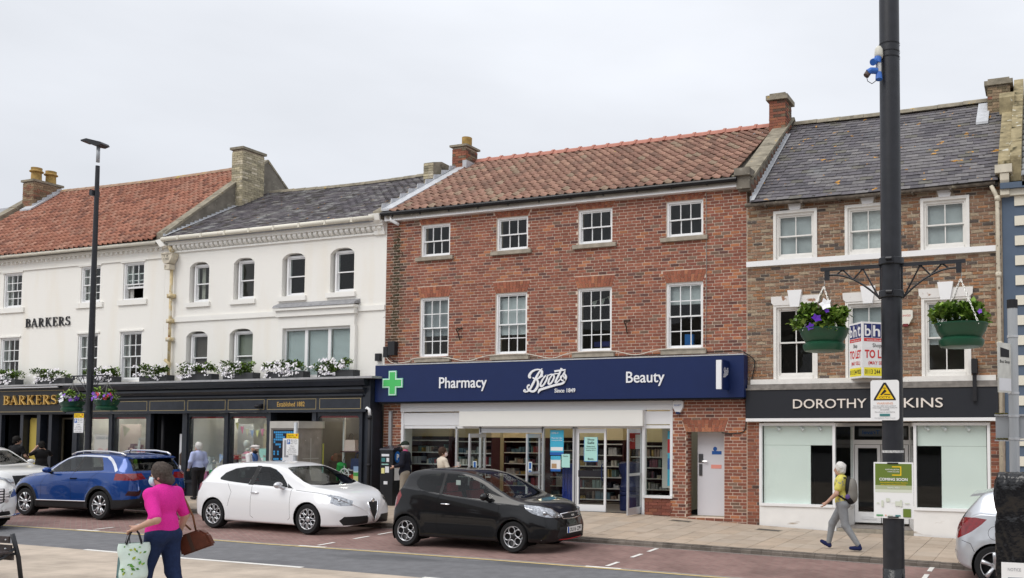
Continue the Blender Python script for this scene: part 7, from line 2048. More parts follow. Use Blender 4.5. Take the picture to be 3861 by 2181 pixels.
 for ax in (0, wb):
  R_ = g['ra']
  regs.append(dict(name='arch', view='side', poly=[(ax + R_ * math.cos(q * PI / 14), r + R_ * math.sin(q * PI / 14)) for q in range(28)], drop=True, nmin=.0))
  if g.get('clad'):
   R2 = R_ + g['clad']
   regs.append(dict(name='wheel_arch_trim', view='side', poly=[(ax + R2 * math.cos(q * PI / 14), r + R2 * math.sin(q * PI / 14)) for q in range(28)], m=M_cblk, nmin=.2))
 regs += g['regions']
 idx = {}
 for ri, rg in enumerate(regs):
  polys = [rg['poly']]
  if rg['view'] in ('front', 'rear', 'top') and rg.get('mirror'):
   polys.append([(-p[0], p[1]) if rg['view'] != 'top' else (p[0], -p[1]) for p in rg['poly']])
  for poly in polys:
   bx0, bx1 = min(p[0] for p in poly) - .05, max(p[0] for p in poly) + .05
   by0, by1 = min(p[1] for p in poly) - .05, max(p[1] for p in poly) + .05
   for i in range(len(poly)):
    a, b = poly[i], poly[(i + 1) % len(poly)]
    if math.hypot(a[0] - b[0], a[1] - b[1]) < 1e-5: continue
    sel = []
    ex0, ex1 = min(a[0], b[0]) - .06, max(a[0], b[0]) + .06
    ey0, ey1 = min(a[1], b[1]) - .06, max(a[1], b[1]) + .06
    for f in bm.faces:
     if f[lay]: continue
     c = proj(rg['view'], f.calc_center_median())
     if ex0 < c[0] < ex1 and ey0 < c[1] < ey1 and okf(f, rg['view'], rg): sel.append(f)
    if not sel: continue
    dx, dy = b[0] - a[0], b[1] - a[1]
    v = rg['view']
    if v == 'side': co, no = (a[0], 0, a[1]), (-dy, 0, dx)
    elif v == 'top': co, no = (a[0], a[1], 0), (-dy, dx, 0)
    else: co, no = (0, a[0], a[1]), (0, -dy, dx)
    geom = set(sel)
    for f in sel: geom.update(f.edges); geom.update(f.verts)
    bmesh.ops.bisect_plane(bm, geom=list(geom), plane_co=co, plane_no=no, dist=1e-5)
   for f in bm.faces:
    if f[lay]: continue
    c = proj(rg['view'], f.calc_center_median())
    if bx0 < c[0] < bx1 and by0 < c[1] < by1 and inside(c, poly) and okf(f, rg['view'], rg):
     f[lay] = ri + 1
 # split the shell into parts
 bm.faces.ensure_lookup_table()
 def emit(pred, nm, m, parent=car, off=0.0, lab=None):
  fs = [f for f in bm.faces if pred(f)]
  if not fs: return None
  mp_ = {}; vs = []; fl = []
  for f in fs:
   ids = []
   for v in f.verts:
    if v not in mp_:
     mp_[v] = len(vs); vs.append(tuple(v.co + v.normal * off))
    ids.append(mp_[v])
   fl.append(ids)
  me = bpy.data.meshes.new(nm); me.from_pydata(vs, [], fl); me.materials.append(m)
  me.polygons.foreach_set('use_smooth', [True] * len(me.polygons))
  return place(nm, me, parent, local=True, **({'label': lab} if lab else {}))
 bm.normal_update()
 sharp_tail = g.get('paint')
 body = emit(lambda f: f[lay] == 0, 'body', g['paint'])
 for ri, rg in enumerate(regs):
  if rg.get('drop'): continue
  par = body if rg.get('sub') else car
  if rg['view'] == 'side' or rg.get('mirror'):
   for s_ in (1, -1):
    emit(lambda f: f[lay] == ri + 1 and f.calc_center_median().y * s_ > 0, rg['name'], rg['m'], par, rg.get('off', 0))
  else:
   emit(lambda f: f[lay] == ri + 1, rg['name'], rg['m'], par, rg.get('off', 0))
 bm.free()
 # wheels and wells
 tw = g['track'] / 2
 for ax in (0, wb):
  for s_ in (1, -1):
   wheel(car, ax, s_ * (tw - .1), r, .2, g['rim'], s_)
   k = MB()
   Rw = g['ra'] - .004
   y0_, y1_ = s_ * (tw + .0 - .02), s_ * (tw - .36)
   pts = [(ax + Rw * math.cos(q * PI / 12), r + Rw * math.sin(q * PI / 12)) for q in range(-2, 15)]
   vs = [(p[0], y0_, p[1]) for p in pts] + [(p[0], y1_, p[1]) for p in pts]
   m_ = len(pts)
   k.add(vs, [(i, i + 1, m_ + i + 1, m_ + i) for i in range(m_ - 1)] + [tuple(range(m_, 2 * m_))])
   k.build('wheel_well', M_cgap, car, local=True)
 # cabin: dash, seats, rear bench, steering wheel
 c0 = g['cabin']
 cb = MB(); cb.box(c0[0], c0[1], -tw * .86, tw * .86, .2, .34); cb.build('cabin_floor', M_cgap, car, local=True)
 ds = MB(); ds.prism([(c0[1] - .35, .5), (c0[1] + .3, .5), (c0[1] + .3, g['dash']), (c0[1] - .1, g['dash']), (c0[1] - .3, g['dash'] - .1)], 'y', -tw * .84, tw * .84); ds.build('dashboard', M_cblk, car, local=True)
 for yy in (-.36, .36):
  st = MB(Matrix.Translation((c0[1] - .95, yy, .34)))
  st.prism([(-.15, 0), (.4, 0), (.42, .16), (-.1, .16)], 'y', -.23, .23); st.prism([(-.14, .12), (.0, .12), (-.16, .68), (-.26, .68)], 'y', -.22, .22); st.prism([(-.25, .7), (-.16, .7), (-.18, .86), (-.25, .86)], 'y', -.12, .12)
  st.build('seat', g.get('seatm', M_seat), car, local=True)
 rbn = MB(Matrix.Translation((c0[0] + .3, 0, .34))); rbn.prism([(-.1, 0), (.45, 0), (.45, .17), (-.05, .17)], 'y', -.6, .6); rbn.prism([(-.1, .15), (.02, .15), (-.14, .62), (-.24, .62)], 'y', -.6, .6); rbn.build('rear_seat', M_seat, car, local=True)
 sw = MB(); sw.tube([(c0[1] - .42 - .06 * math.cos(q * PI / 8), -.36 + .18 * math.cos(q * PI / 8 + PI / 2), g['dash'] - .1 + .17 * math.sin(q * PI / 8 + PI / 2)) for q in range(17)], .014, 6); sw.build('steering_wheel', M_cblk, car, local=True)
 # mirrors
 mxx, mz, mc = g['mirror']
 for s_ in (1, -1):
  yy = s_ * (float(pchip(g['wbelt'], np.array([mxx]))[0]) + .0)
  m_ = MB(); m_.ball((mxx, yy + s_ * .12, mz + .07), (.075, .105, .07), 14, 10); m_.tube([(mxx + .04, yy - s_ * .06, mz - .02), (mxx, yy + s_ * .08, mz + .03)], [.035, .03], 8)
  m_.build('door_mirror', g.get('mirrorm', g['paint']), car, local=True, smooth=True)
  if mc:
   hx, hz = mc
   hy = s_ * (float(pchip(g['wmax'], np.array([hx]))[0]) * .995 + .012)
   MB().tube([(hx - .1, hy - s_ * .03, hz), (hx - .08, hy, hz), (hx + .08, hy, hz - .005), (hx + .1, hy - s_ * .03, hz - .005)], .014, 6).build('door_handle', g.get('handlem', M_chrome), car, local=True, smooth=True)
 if g.get('antenna'):
  ax_, az_ = g['antenna']; MB().tube([(ax_, 0, az_), (ax_ - .12, 0, az_ + .16)], .008, 5).build('aerial', M_cblk, car, local=True)
 for o_ in g.get('extra', ()): o_(car)
 return car
def strip(pts, w=.007):
 """thin side-view quads along a polyline, for shut lines"""
 out_ = []
 for a, b in zip(pts, pts[1:]):
  d = Vector((b[0] - a[0], b[1] - a[1])); d.normalize(); n_ = Vector((-d.y, d.x)) * w / 2
  out_.append([(a[0] + n_.x, a[1] + n_.y), (b[0] + n_.x, b[1] + n_.y), (b[0] - n_.x, b[1] - n_.y), (a[0] - n_.x, a[1] - n_.y)])
 return out_
def gaps(pts, zr=None):
 return [dict(name='shut_line', view='side', poly=p, m=M_cgap, sub=True, nmin=.2) for p in strip(pts)]
def plate_car(x, z, txt, face, yellow=False, blue=False, tilt=0.0, w=.52):
 def f(car):
  Mx = Matrix.Translation((x, 0, z)) @ Matrix.Rotation(tilt, 4, 'Y')
  b = MB(Mx); b.box(-.006, .006, -w / 2, w / 2, -.056, .056)
  o = b.build('number_plate', mat('plate_yellow', (.8, .56, .02), .4) if yellow else mat('plate_white', (.78, .78, .76), .4), car, local=True)
  s_ = 1 if face > 0 else -1
  Pp = lambda u, v, d: tuple(Mx @ Vector((s_ * .0075, u * s_, v)))
  t = MB(); text_mb(t, txt, Pp, -w * .36 if blue else -w * .42, w * .44, -.038, .038, 0, 0, .02); t.build('plate_text', C_black, o, local=True)
  if blue:
   t = MB(); t.add([Pp(-w / 2, -.056, 0), Pp(-w / 2 + .05, -.056, 0), Pp(-w / 2 + .05, .056, 0), Pp(-w / 2, .056, 0)], [(0, 1, 2, 3)]); t.build('plate_band', mat('plate_blue', (.01, .1, .5)), o, local=True)
 return f
# ---- small black hatchback (three doors)
def kia_extra(car):
 lamp = MB()
 for s_ in (1, -1):
  MB().ball((2.94, s_ * .6, .72), (.05, .045, .045), 12, 8).build('headlamp_lens', M_lamp, car, local=True, smooth=True)
  f = MB(); f.lathe([(.05, -.01), (.05, .015)], (3.07, s_ * .5, .3), 14, 'x'); f.build('fog_lamp', M_lamp, car, local=True, smooth=True)
  MB().tube([(2.93, s_ * .69, .24), (3.02, s_ * .61, .22), (3.09, s_ * .5, .24)], .01, 5).build('bumper_trim', M_alloy, car, local=True, smooth=True)
 MB().tube([(3.1, -.48, .235), (3.185, -.25, .23), (3.2, 0, .23), (3.185, .25, .23), (3.1, .48, .235)], .008, 6).build('red_trim', mat('red_trim', (.5, .01, .02), .3), car, local=True, smooth=True)
 g = MB(); g.tube([(3.13, -.36, .7), (3.16, 0, .715), (3.13, .36, .7), (3.15, .3, .61), (3.18, 0, .6), (3.15, -.3, .61), (3.13, -.36, .7)], .009, 6); g.build('grille_surround', M_chrome, car, local=True, smooth=True)
 b = MB(); text_mb(b, 'KIA', lambda u, v, d: (3.185, u, v), -.05, .05, .64, .68, 0, 0, .01); b.build('badge', M_chrome, car, local=True)
 MB().box(1.0, 1.1, -.6, -.595, 1.18, 1.27).build('window_badge', mat('badge_pale', (.5, .52, .5)), car, local=True)
KIA = dict(wb=2.385, r=.285, ra=.325, track=1.56, rim='ring', flare=.014, paint=paint('black_car_paint', (.003, .003, .004), 0, .4, .7), rail=.86, cabin=(.1, 1.9), dash=.86, mirror=(1.82, .93, (.9, .83)), antenna=(.05, 1.46), seatm=mat('red_black_seat', (.18, .012, .015), .8),
 top=[(-.43, .62), (-.40, .80), (-.33, 1.0), (-.2, 1.25), (-.08, 1.41), (.1, 1.455), (.6, 1.48), (1.1, 1.465), (1.4, 1.41), (1.7, 1.29), (2.0, 1.13), (2.3, .985), (2.45, .945), (2.75, .9), (2.95, .83), (3.08, .72), (3.16, .62), (3.2, .5)],
 belt=[(-.43, .58), (-.38, .74), (-.28, .94), (-.12, 1.1), (.25, 1.07), (.8, 1.0), (1.7, .92), (2.1, .875), (2.5, .84), (2.8, .79), (3.0, .71), (3.12, .6), (3.2, .47)],
 wmax=[(-.43, .5), (-.38, .66), (-.25, .755), (0, .785), (.6, .79), (1.5, .79), (2.3, .79), (2.6, .785), (2.85, .745), (3.02, .66), (3.13, .52), (3.2, .3)],
 wbelt=[(-.43, .47), (-.38, .62), (-.25, .71), (.2, .735), (1.0, .745), (1.8, .745), (2.3, .74), (2.6, .72), (2.85, .66), (3.02, .56), (3.13, .42), (3.2, .25)],
 wroof=[(-.43, .42), (-.3, .54), (-.1, .56), (.5, .575), (1.2, .58), (1.7, .6), (2.1, .64), (2.35, .66), (2.6, .62), (2.85, .54), (3.02, .44), (3.13, .3), (3.2, .15)],
 sill=[(-.43, .42), (-.36, .28), (-.2, .22), (.3, .19), (2.1, .19), (2.8, .2), (3.08, .2), (3.2, .3)],
 waist=[(-.43, .5), (-.3, .66), (.3, .7), (2.2, .64), (2.9, .52), (3.2, .4)],
 regions=[
  dict(name='rear_side_window', view='side', poly=[(.12, 1.24), (.2, 1.33), (.4, 1.37), (.74, 1.39), (.72, 1.02), (.4, 1.05), (.24, 1.1), (.15, 1.17)], m=M_cglassd, zr=(1.0, 1.5)),
  dict(name='door_window', view='side', poly=[(.8, 1.385), (1.1, 1.375), (1.34, 1.33), (1.56, 1.235), (1.74, 1.12), (1.86, 1.01), (1.88, .94), (1.3, .965), (.78, 1.015)], m=M_cglass, zr=(.93, 1.5)),
  dict(name='window_trim', view='side', poly=[(.72, 1.41), (.82, 1.41), (.8, .99), (.72, .99)], m=M_cblk, zr=(.98, 1.5)),
  dict(name='windscreen', view='top', poly=[(1.42, -.5), (1.42, .5), (1.7, .575), (2.02, .62), (2.27, .6), (2.36, .35), (2.38, 0), (2.36, -.35), (2.27, -.6), (2.02, -.62), (1.7, -.575)], m=M_cglass, zr=(.9, 1.5)),
  dict(name='cowl', view='top', poly=[(2.27, -.64), (2.45, -.45), (2.47, 0), (2.45, .45), (2.27, .64), (2.36, .35), (2.38, 0), (2.36, -.35)], m=M_cblk, zr=(.85, 1.1)),
  dict(name='rear_window', view='rear', poly=[(-.5, 1.05), (.5, 1.05), (.47, 1.33), (-.47, 1.33)], m=M_cglassd, xr=(-.5, .1)),
  dict(name='tail_lamp', view='side', poly=[(-.2, 1.06), (-.14, .95), (-.22, .8), (-.3, .7), (-.46, .7), (-.46, .9), (-.3, 1.06)], m=M_tail, nmin=.1),
  dict(name='headlight', view='side', poly=[(2.55, .87), (2.8, .85), (3.02, .79), (3.14, .7), (3.14, .63), (2.95, .66), (2.75, .72), (2.62, .79)], m=M_lamp, nmin=.05, xr=(2.5, 3.16)),
  dict(name='grille', view='front', poly=[(-.36, .7), (0, .715), (.36, .7), (.3, .61), (0, .6), (-.3, .61)], m=M_cblk, xr=(2.9, 3.3)),
  dict(name='lower_grille', view='front', poly=[(-.42, .46), (.42, .46), (.48, .3), (.4, .2), (-.4, .2), (-.48, .3)], m=M_cblk, xr=(2.8, 3.3)),
  dict(name='sill_trim', view='side', poly=[(.34, .24), (2.02, .24), (2.04, .2), (.34, .2)], m=M_cblk, nmin=.1, zr=(.18, .26)),
  ] + gaps([(.74, 1.0), (.7, .86), (.72, .4), (.8, .29), (1.95, .26), (2.06, .3), (2.06, .86)]) + gaps([(2.2, .86), (2.6, .83), (2.95, .74)]),
 extra=(kia_extra, plate_car(3.225, .4, 'OU16 CPF', 1, blue=True)))
def seat_car(name, label, axle_x, yc, spec, face):
 wb = spec['wb']
 xr, xf = axle_x, axle_x + face * wb
 zr_, zf_ = road_z(xr, yc), road_z(xf, yc)
 return make_car(name, label, (xr, yc, zr_), 0 if face > 0 else PI, -math.atan2(zf_ - zr_, wb), spec)
seat_car('black_hatchback', 'small black three-door hatchback parked outside the pharmacy', -5.12, -4.52, KIA, 1)
# ---- white hatchback
def alfa_extra(car):
 for s_ in (1, -1):
  MB().ball((3.25, s_ * .64, .7), (.05, .045, .05), 12, 8).build('headlamp_lens', M_lamp, car, local=True, smooth=True)
  f = MB(); f.lathe([(.045, -.01), (.045, .02)], (3.4, s_ * .56, .3), 14, 'x'); f.build('fog_lamp', M_chrome, car, local=True, smooth=True)
 g = MB(); g.tube([(3.56, -.15, .66), (3.6, -.1, .45), (3.615, 0, .24), (3.6, .1, .45), (3.56, .15, .66)], .014, 6); g.build('grille_surround', M_chrome, car, local=True, smooth=True)
 g = MB(); g.lathe([(.045, 0), (.045, .02), (.03, .024)], (3.55, 0, .69), 18, 'x'); g.build('badge', M_chrome, car, local=True, smooth=True)
M_gr = mat('grille_mesh', (.012, .012, .013), .4, .4, bump=.9, bscale=60)
ALFA = dict(wb=2.634, r=.315, ra=.36, track=1.77, rim='petal', flare=.014, paint=paint('white_car_paint', (.78, .78, .79), 0, .3), rail=.86, cabin=(.2, 2.05), dash=.9, mirror=(1.9, .93, (1.17, .82)), mirrorm=mat('satin_silver', (.6, .6, .62), .25, .5, .6), antenna=(.2, 1.44),
 top=[(-.75, .6), (-.73, .85), (-.66, 1.02), (-.5, 1.2), (-.3, 1.34), (-.15, 1.385), (.3, 1.435), (.9, 1.462), (1.4, 1.44), (1.7, 1.375), (2.05, 1.23), (2.4, 1.07), (2.62, .985), (2.9, .945), (3.2, .88), (3.4, .79), (3.52, .68), (3.58, .55), (3.61, .42)],
 belt=[(-.75, .56), (-.72, .8), (-.6, .93), (-.35, 1.0), (.1, 1.0), (.9, .96), (1.9, .92), (2.3, .89), (2.7, .86), (3.1, .79), (3.35, .7), (3.5, .6), (3.58, .5), (3.61, .38)],
 wmax=[(-.75, .5), (-.7, .68), (-.55, .81), (-.2, .875), (.2, .89), (1.3, .885), (2.4, .89), (2.8, .885), (3.1, .84), (3.3, .75), (3.46, .6), (3.56, .42), (3.61, .2)],
 wbelt=[(-.75, .46), (-.7, .63), (-.55, .75), (-.2, .82), (.3, .835), (1.3, .83), (2.2, .83), (2.7, .81), (3.1, .74), (3.3, .64), (3.46, .5), (3.56, .33), (3.61, .15)],
 wroof=[(-.75, .4), (-.6, .52), (-.3, .58), (.3, .63), (1.2, .645), (1.7, .66), (2.1, .7), (2.45, .73), (2.75, .7), (3.1, .6), (3.3, .5), (3.46, .36), (3.56, .22), (3.61, .1)],
 sill=[(-.75, .45), (-.66, .3), (-.4, .22), (.4, .18), (2.2, .17), (3.0, .17), (3.4, .17), (3.55, .22), (3.61, .32)],
 waist=[(-.75, .5), (-.5, .68), (.3, .72), (2.4, .66), (3.2, .54), (3.61, .35)],
 regions=[
  dict(name='rear_side_window', view='side', poly=[(.05, 1.09), (.14, 1.2), (.4, 1.3), (.7, 1.345), (1.0, 1.36), (.92, .985), (.4, 1.02), (.08, 1.055)], m=M_cglassd, zr=(.97, 1.42)),
  dict(name='door_window', view='side', poly=[(1.12, 1.365), (1.35, 1.36), (1.55, 1.31), (1.75, 1.2), (1.95, 1.03), (2.02, .945), (1.06, .975)], m=M_cglass, zr=(.93, 1.42)),
  dict(name='window_trim', view='side', poly=[(1.0, 1.375), (1.12, 1.375), (1.06, .965), (.92, .97)], m=M_cblk, zr=(.95, 1.42)),
  dict(name='quarter_trim', view='side', poly=[(1.98, 1.03), (2.16, .93), (2.02, .935)], m=M_cblk, zr=(.92, 1.1)),
  dict(name='windscreen', view='top', poly=[(1.72, -.54), (1.72, .54), (2.0, .64), (2.35, .7), (2.5, .67), (2.6, .4), (2.62, 0), (2.6, -.4), (2.5, -.67), (2.35, -.7), (2.0, -.64)], m=M_cglass, zr=(.93, 1.5)),
  dict(name='rear_window', view='rear', poly=[(-.5, 1.02), (.5, 1.02), (.47, 1.27), (-.47, 1.27)], m=M_cglassd, xr=(-.8, -.2)),
  dict(name='tail_lamp', view='side', poly=[(-.5, 1.0), (-.44, .95), (-.5, .82), (-.62, .74), (-.8, .74), (-.8, 1.0)], m=M_tail, nmin=.05),
  dict(name='headlight', view='side', poly=[(3.0, .8), (3.06, .83), (3.25, .79), (3.44, .7), (3.47, .6), (3.3, .6), (3.1, .68)], m=M_lamp, nmin=.05, xr=(2.95, 3.5)),
  dict(name='grille', view='front', poly=[(-.15, .66), (.15, .66), (.1, .45), (0, .24), (-.1, .45)], m=M_gr, xr=(3.3, 3.7)),
  dict(name='bumper_intake', view='front', poly=[(.2, .38), (.66, .38), (.72, .3), (.66, .2), (.12, .2)], m=M_cblk, mirror=True, xr=(3.0, 3.7)),
  dict(name='side_skirt', view='side', poly=[(.4, .27), (2.24, .27), (2.26, .2), (.4, .22)], m=MATS['white_car_paint'], nmin=.05, zr=(.15, .28)),
  ] + gaps([(1.05, .95), (1.07, .78), (1.07, .32), (1.15, .27)]) + gaps([(1.15, .265), (2.1, .26), (2.17, .32), (2.14, .92)]) + gaps([(2.25, .9), (2.8, .86), (3.05, .82)]) + gaps([(.36, .98), (.5, .8), (.42, .5)]),
 extra=(alfa_extra, plate_car(3.58, .45, 'WP17 DXN', 1, w=.5)))
seat_car('white_hatchback', 'white hatchback with shield grille parked between the blue and black cars', -10.73, -3.86, ALFA, 1)
# ---- blue SUV, seen from behind
def troc_extra(car):
 for s_ in (1, -1):
  MB().tube([(1.38, s_ * .6, 1.5), (1.2, s_ * .61, 1.555), (.9, s_ * .615, 1.59), (.1, s_ * .6, 1.59), (-.3, s_ * .585, 1.55), (-.42, s_ * .575, 1.5)], .024, 8).build('roof_rail', M_chrome, car, local=True, smooth=True)
  MB().tube([(.42, s_ * .918, .42), (2.14, s_ * .918, .4)], .014, 6).build('sill_trim', M_chrome, car, local=True)
  MB().tube([(-.36, s_ * .885, .5), (-.6, s_ * .78, .5), (-.76, s_ * .55, .51)], .014, 6).build('rear_trim', M_chrome, car, local=True, smooth=True)
  MB().tube([(-.78, s_ * .46, .5), (-.72, s_ * .6, .49), (-.7, s_ * .66, .44), (-.74, s_ * .55, .4), (-.78, s_ * .42, .4)], .01, 6).build('exhaust_trim', M_chrome, car, local=True, smooth=True)
 sp = MB(); sp.prism([(-.2, 1.5), (-.5, 1.47), (-.62, 1.44), (-.6, 1.42), (-.2, 1.46)], 'y', -.56, .56); sp.build('spoiler', MATS['blue_car_paint'], car, local=True)
 MB().tube([(.25, 0, 1.56), (.2, 0, 1.62)], .012, 6).build('fin', M_cblk, car, local=True)
TROC = dict(wb=2.595, r=.335, ra=.39, clad=.075, track=1.8, rim='spoke10', flare=.02, paint=paint('blue_car_paint', (.008, .055, .25), .35, .25), rail=.87, cabin=(.1, 1.95), dash=1.0, mirror=(1.72, 1.06, (.9, .95)), handlem=MATS['blue_car_paint'],
 top=[(-.81, .7), (-.79, .95), (-.74, 1.1), (-.66, 1.22), (-.52, 1.4), (-.42, 1.485), (-.2, 1.525), (.3, 1.555), (.9, 1.555), (1.3, 1.505), (1.6, 1.39), (1.9, 1.22), (2.1, 1.11), (2.3, 1.06), (2.7, 1.01), (3.05, .93), (3.25, .84), (3.36, .7), (3.42, .55)],
 belt=[(-.81, .66), (-.78, .88), (-.7, 1.03), (-.5, 1.11), (0, 1.12), (.8, 1.09), (1.7, 1.05), (2.1, 1.0), (2.6, .94), (3.0, .86), (3.22, .76), (3.36, .62), (3.42, .48)],
 wmax=[(-.81, .56), (-.76, .72), (-.6, .83), (-.3, .895), (.2, .905), (1.3, .905), (2.4, .905), (2.8, .895), (3.05, .83), (3.22, .72), (3.35, .52), (3.42, .3)],
 wbelt=[(-.81, .54), (-.76, .68), (-.6, .77), (-.3, .825), (.3, .85), (1.3, .85), (2.2, .85), (2.7, .83), (3.05, .74), (3.22, .61), (3.35, .42), (3.42, .22)],
 wroof=[(-.81, .5), (-.7, .58), (-.5, .6), (-.2, .62), (.4, .635), (1.2, .64), (1.6, .67), (2.0, .73), (2.3, .74), (2.7, .7), (3.05, .58), (3.22, .45), (3.35, .28), (3.42, .12)],
 sill=[(-.81, .46), (-.72, .3), (-.45, .24), (.4, .23), (2.2, .22), (2.9, .23), (3.25, .25), (3.42, .38)],
 waist=[(-.81, .62), (-.5, .82), (.3, .86), (2.3, .82), (3.0, .7), (3.42, .45)],
 regions=[dict(name='chrome_trim', view='side', poly=p_, m=M_chrome, nmin=.1, zr=(1.0, 1.56)) for w_, pl_ in ((.03, [(1.9, 1.09), (1.7, 1.25), (1.45, 1.4), (1.2, 1.468), (.8, 1.482), (.3, 1.478), (.06, 1.462)]), (.06, [(.06, 1.462), (-.1, 1.39), (-.26, 1.27), (-.4, 1.14)])) for p_ in strip(pl_, w_)] + [
  dict(name='front_door_window', view='side', poly=[(.88, 1.455), (1.2, 1.445), (1.42, 1.38), (1.62, 1.27), (1.82, 1.12), (1.82, 1.07), (1.0, 1.105)], m=M_cglass, zr=(1.05, 1.5)),
  dict(name='rear_door_window', view='side', poly=[(.25, 1.45), (.78, 1.458), (.9, 1.11), (.06, 1.145), (.0, 1.16)], m=M_cglassd, zr=(1.05, 1.5)),
  dict(name='window_trim', view='side', poly=[(.78, 1.465), (.88, 1.465), (1.0, 1.1), (.9, 1.1)], m=M_cblk, zr=(1.05, 1.5)),
  dict(name='windscreen', view='top', poly=[(1.38, -.54), (1.38, .54), (1.7, .63), (2.0, .7), (2.12, .66), (2.17, .3), (2.18, 0), (2.17, -.3), (2.12, -.66), (2.0, -.7), (1.7, -.63)], m=M_cglass, zr=(1.0, 1.6)),
  dict(name='rear_window', view='rear', poly=[(-.6, 1.14), (.6, 1.14), (.54, 1.43), (-.54, 1.43)], m=M_cglassd, xr=(-.85, -.3)),
  dict(name='tail_lamp', view='rear', poly=[(.34, .95), (.4, 1.04), (.42, 1.085), (.86, 1.085), (.86, .93), (.6, .92)], m=M_tail, mirror=True, xr=(-.85, -.42), nmin=.03),
  dict(name='rear_bumper', view='rear', poly=[(-.9, .47), (-.5, .5), (-.4, .72), (.4, .72), (.5, .5), (.9, .47), (.9, .2), (-.9, .2)], m=M_cblk, xr=(-.85, -.38), nmin=.02),
  dict(name='reflector_panel', view='rear', poly=[(.46, .66), (.74, .68), (.78, .58), (.6, .55), (.5, .57)], m=mat('reflector_dark', (.04, .006, .008), .3), mirror=True, xr=(-.85, -.4), nmin=.02),
  dict(name='sill_cladding', view='side', poly=[(-.5, .41), (2.75, .39), (2.75, .2), (-.5, .2)], m=M_cblk, nmin=.05, zr=(.15, .43)),
  dict(name='headlight', view='side', poly=[(2.95, .88), (3.2, .8), (3.34, .68), (3.1, .72), (2.95, .78)], m=M_lamp, nmin=.05, xr=(2.9, 3.4)),
  ] + gaps([(.94, 1.09), (1.02, .95), (.96, .62), (.97, .43)]) + gaps([(1.86, 1.04), (2.02, .8), (2.02, .45)]) + gaps([(.06, 1.12), (.32, .98), (.42, .75)]),
 extra=(troc_extra, plate_car(-.82, .66, 'VN68', -1, yellow=True)))
seat_car('blue_suv', 'metallic blue SUV with silver roof rails parked outside the store, rear towards the white hatchback', -14.56, -3.66, TROC, -1)
# ---- silver hatchback cut by the frame
CORSA = dict(wb=2.511, r=.305, ra=.345, track=1.68, rim='spoke5', flare=.014, paint=paint('silver_car_paint', (.55, .57, .6), .55, .3), rail=.87, cabin=(.1, 1.9), dash=.9, mirror=(1.85, .95, (1.0, .86)),
 top=[(-.62, .55), (-.6, .78), (-.52, .98), (-.36, 1.2), (-.16, 1.4), (-.02, 1.44), (.5, 1.48), (1.1, 1.47), (1.45, 1.41), (1.8, 1.25), (2.2, 1.05), (2.4, .98), (2.8, .92), (3.1, .82), (3.25, .7), (3.33, .5)],
 belt=[(-.62, .5), (-.58, .72), (-.46, .93), (-.2, 1.08), (.2, 1.07), (.8, 1.02), (1.8, .94), (2.3, .9), (2.8, .83), (3.1, .72), (3.25, .6), (3.33, .45)],
 wmax=[(-.62, .5), (-.56, .68), (-.4, .79), (0, .84), (.8, .85), (2.4, .85), (2.8, .82), (3.1, .7), (3.25, .5), (3.33, .3)],
 wbelt=[(-.62, .47), (-.56, .63), (-.4, .72), (0, .77), (.8, .78), (2.2, .78), (2.7, .74), (3.1, .58), (3.25, .4), (3.33, .2)],
 wroof=[(-.62, .42), (-.4, .55), (-.1, .58), (.5, .6), (1.3, .61), (1.8, .64), (2.3, .68), (2.7, .62), (3.1, .45), (3.25, .3), (3.33, .14)],
 sill=[(-.62, .42), (-.5, .28), (-.3, .22), (.4, .2), (2.2, .2), (3.1, .2), (3.33, .3)],
 waist=[(-.62, .46), (-.4, .64), (.3, .72), (2.4, .64), (3.0, .52), (3.33, .38)],
 regions=[
  dict(name='rear_side_window', view='side', poly=[(.0, 1.16), (.1, 1.3), (.4, 1.36), (.75, 1.38), (.7, 1.05), (.3, 1.08), (.05, 1.12)], m=M_cglassd, zr=(1.0, 1.5)),
  dict(name='door_window', view='side', poly=[(.85, 1.385), (1.25, 1.37), (1.5, 1.28), (1.75, 1.12), (1.9, .98), (.8, 1.04)], m=M_cglass, zr=(.93, 1.5)),
  dict(name='windscreen', view='top', poly=[(1.5, -.52), (1.5, .52), (1.9, .62), (2.25, .62), (2.35, 0), (2.25, -.62), (1.9, -.62)], m=M_cglass, zr=(.9, 1.5)),
  dict(name='rear_window', view='rear', poly=[(-.56, .98), (.56, .98), (.52, 1.36), (-.52, 1.36)], m=M_cglassd, xr=(-.7, .0)),
  dict(name='tail_lamp', view='side', poly=[(-.5, 1.0), (-.3, 1.02), (-.12, 1.0), (-.2, .92), (-.35, .8), (-.56, .68), (-.7, .68), (-.7, .95)], m=M_tail, nmin=.03),
  dict(name='headlight', view='side', poly=[(2.7, .86), (3.0, .82), (3.22, .7), (3.0, .66)], m=M_lamp, nmin=.05, xr=(2.6, 3.3)),
  ] + [dict(name='fuel_flap', view='side', poly=p, m=M_cgap, sub=True, nmin=.2) for p in strip([(.0 + .1 * math.cos(q * PI / 8), .8 + .1 * math.sin(q * PI / 8)) for q in range(17)], .006)] + gaps([(-.5, .66), (-.36, .62), (-.3, .5)]) + gaps([(.8, 1.03), (.76, .85), (.8, .35), (.9, .28), (2.0, .27), (2.1, .35), (2.06, .92)]),
 extra=(lambda car: MB().prism([(-.1, 1.4), (-.36, 1.36), (-.4, 1.32), (-.1, 1.36)], 'y', -.5, .5).build('spoiler', MATS['silver_car_paint'], car, local=True),))
seat_car('silver_hatchback', 'silver hatchback parked outside the empty shop beside the bus stop', 5.66, -4.28, CORSA, 1)
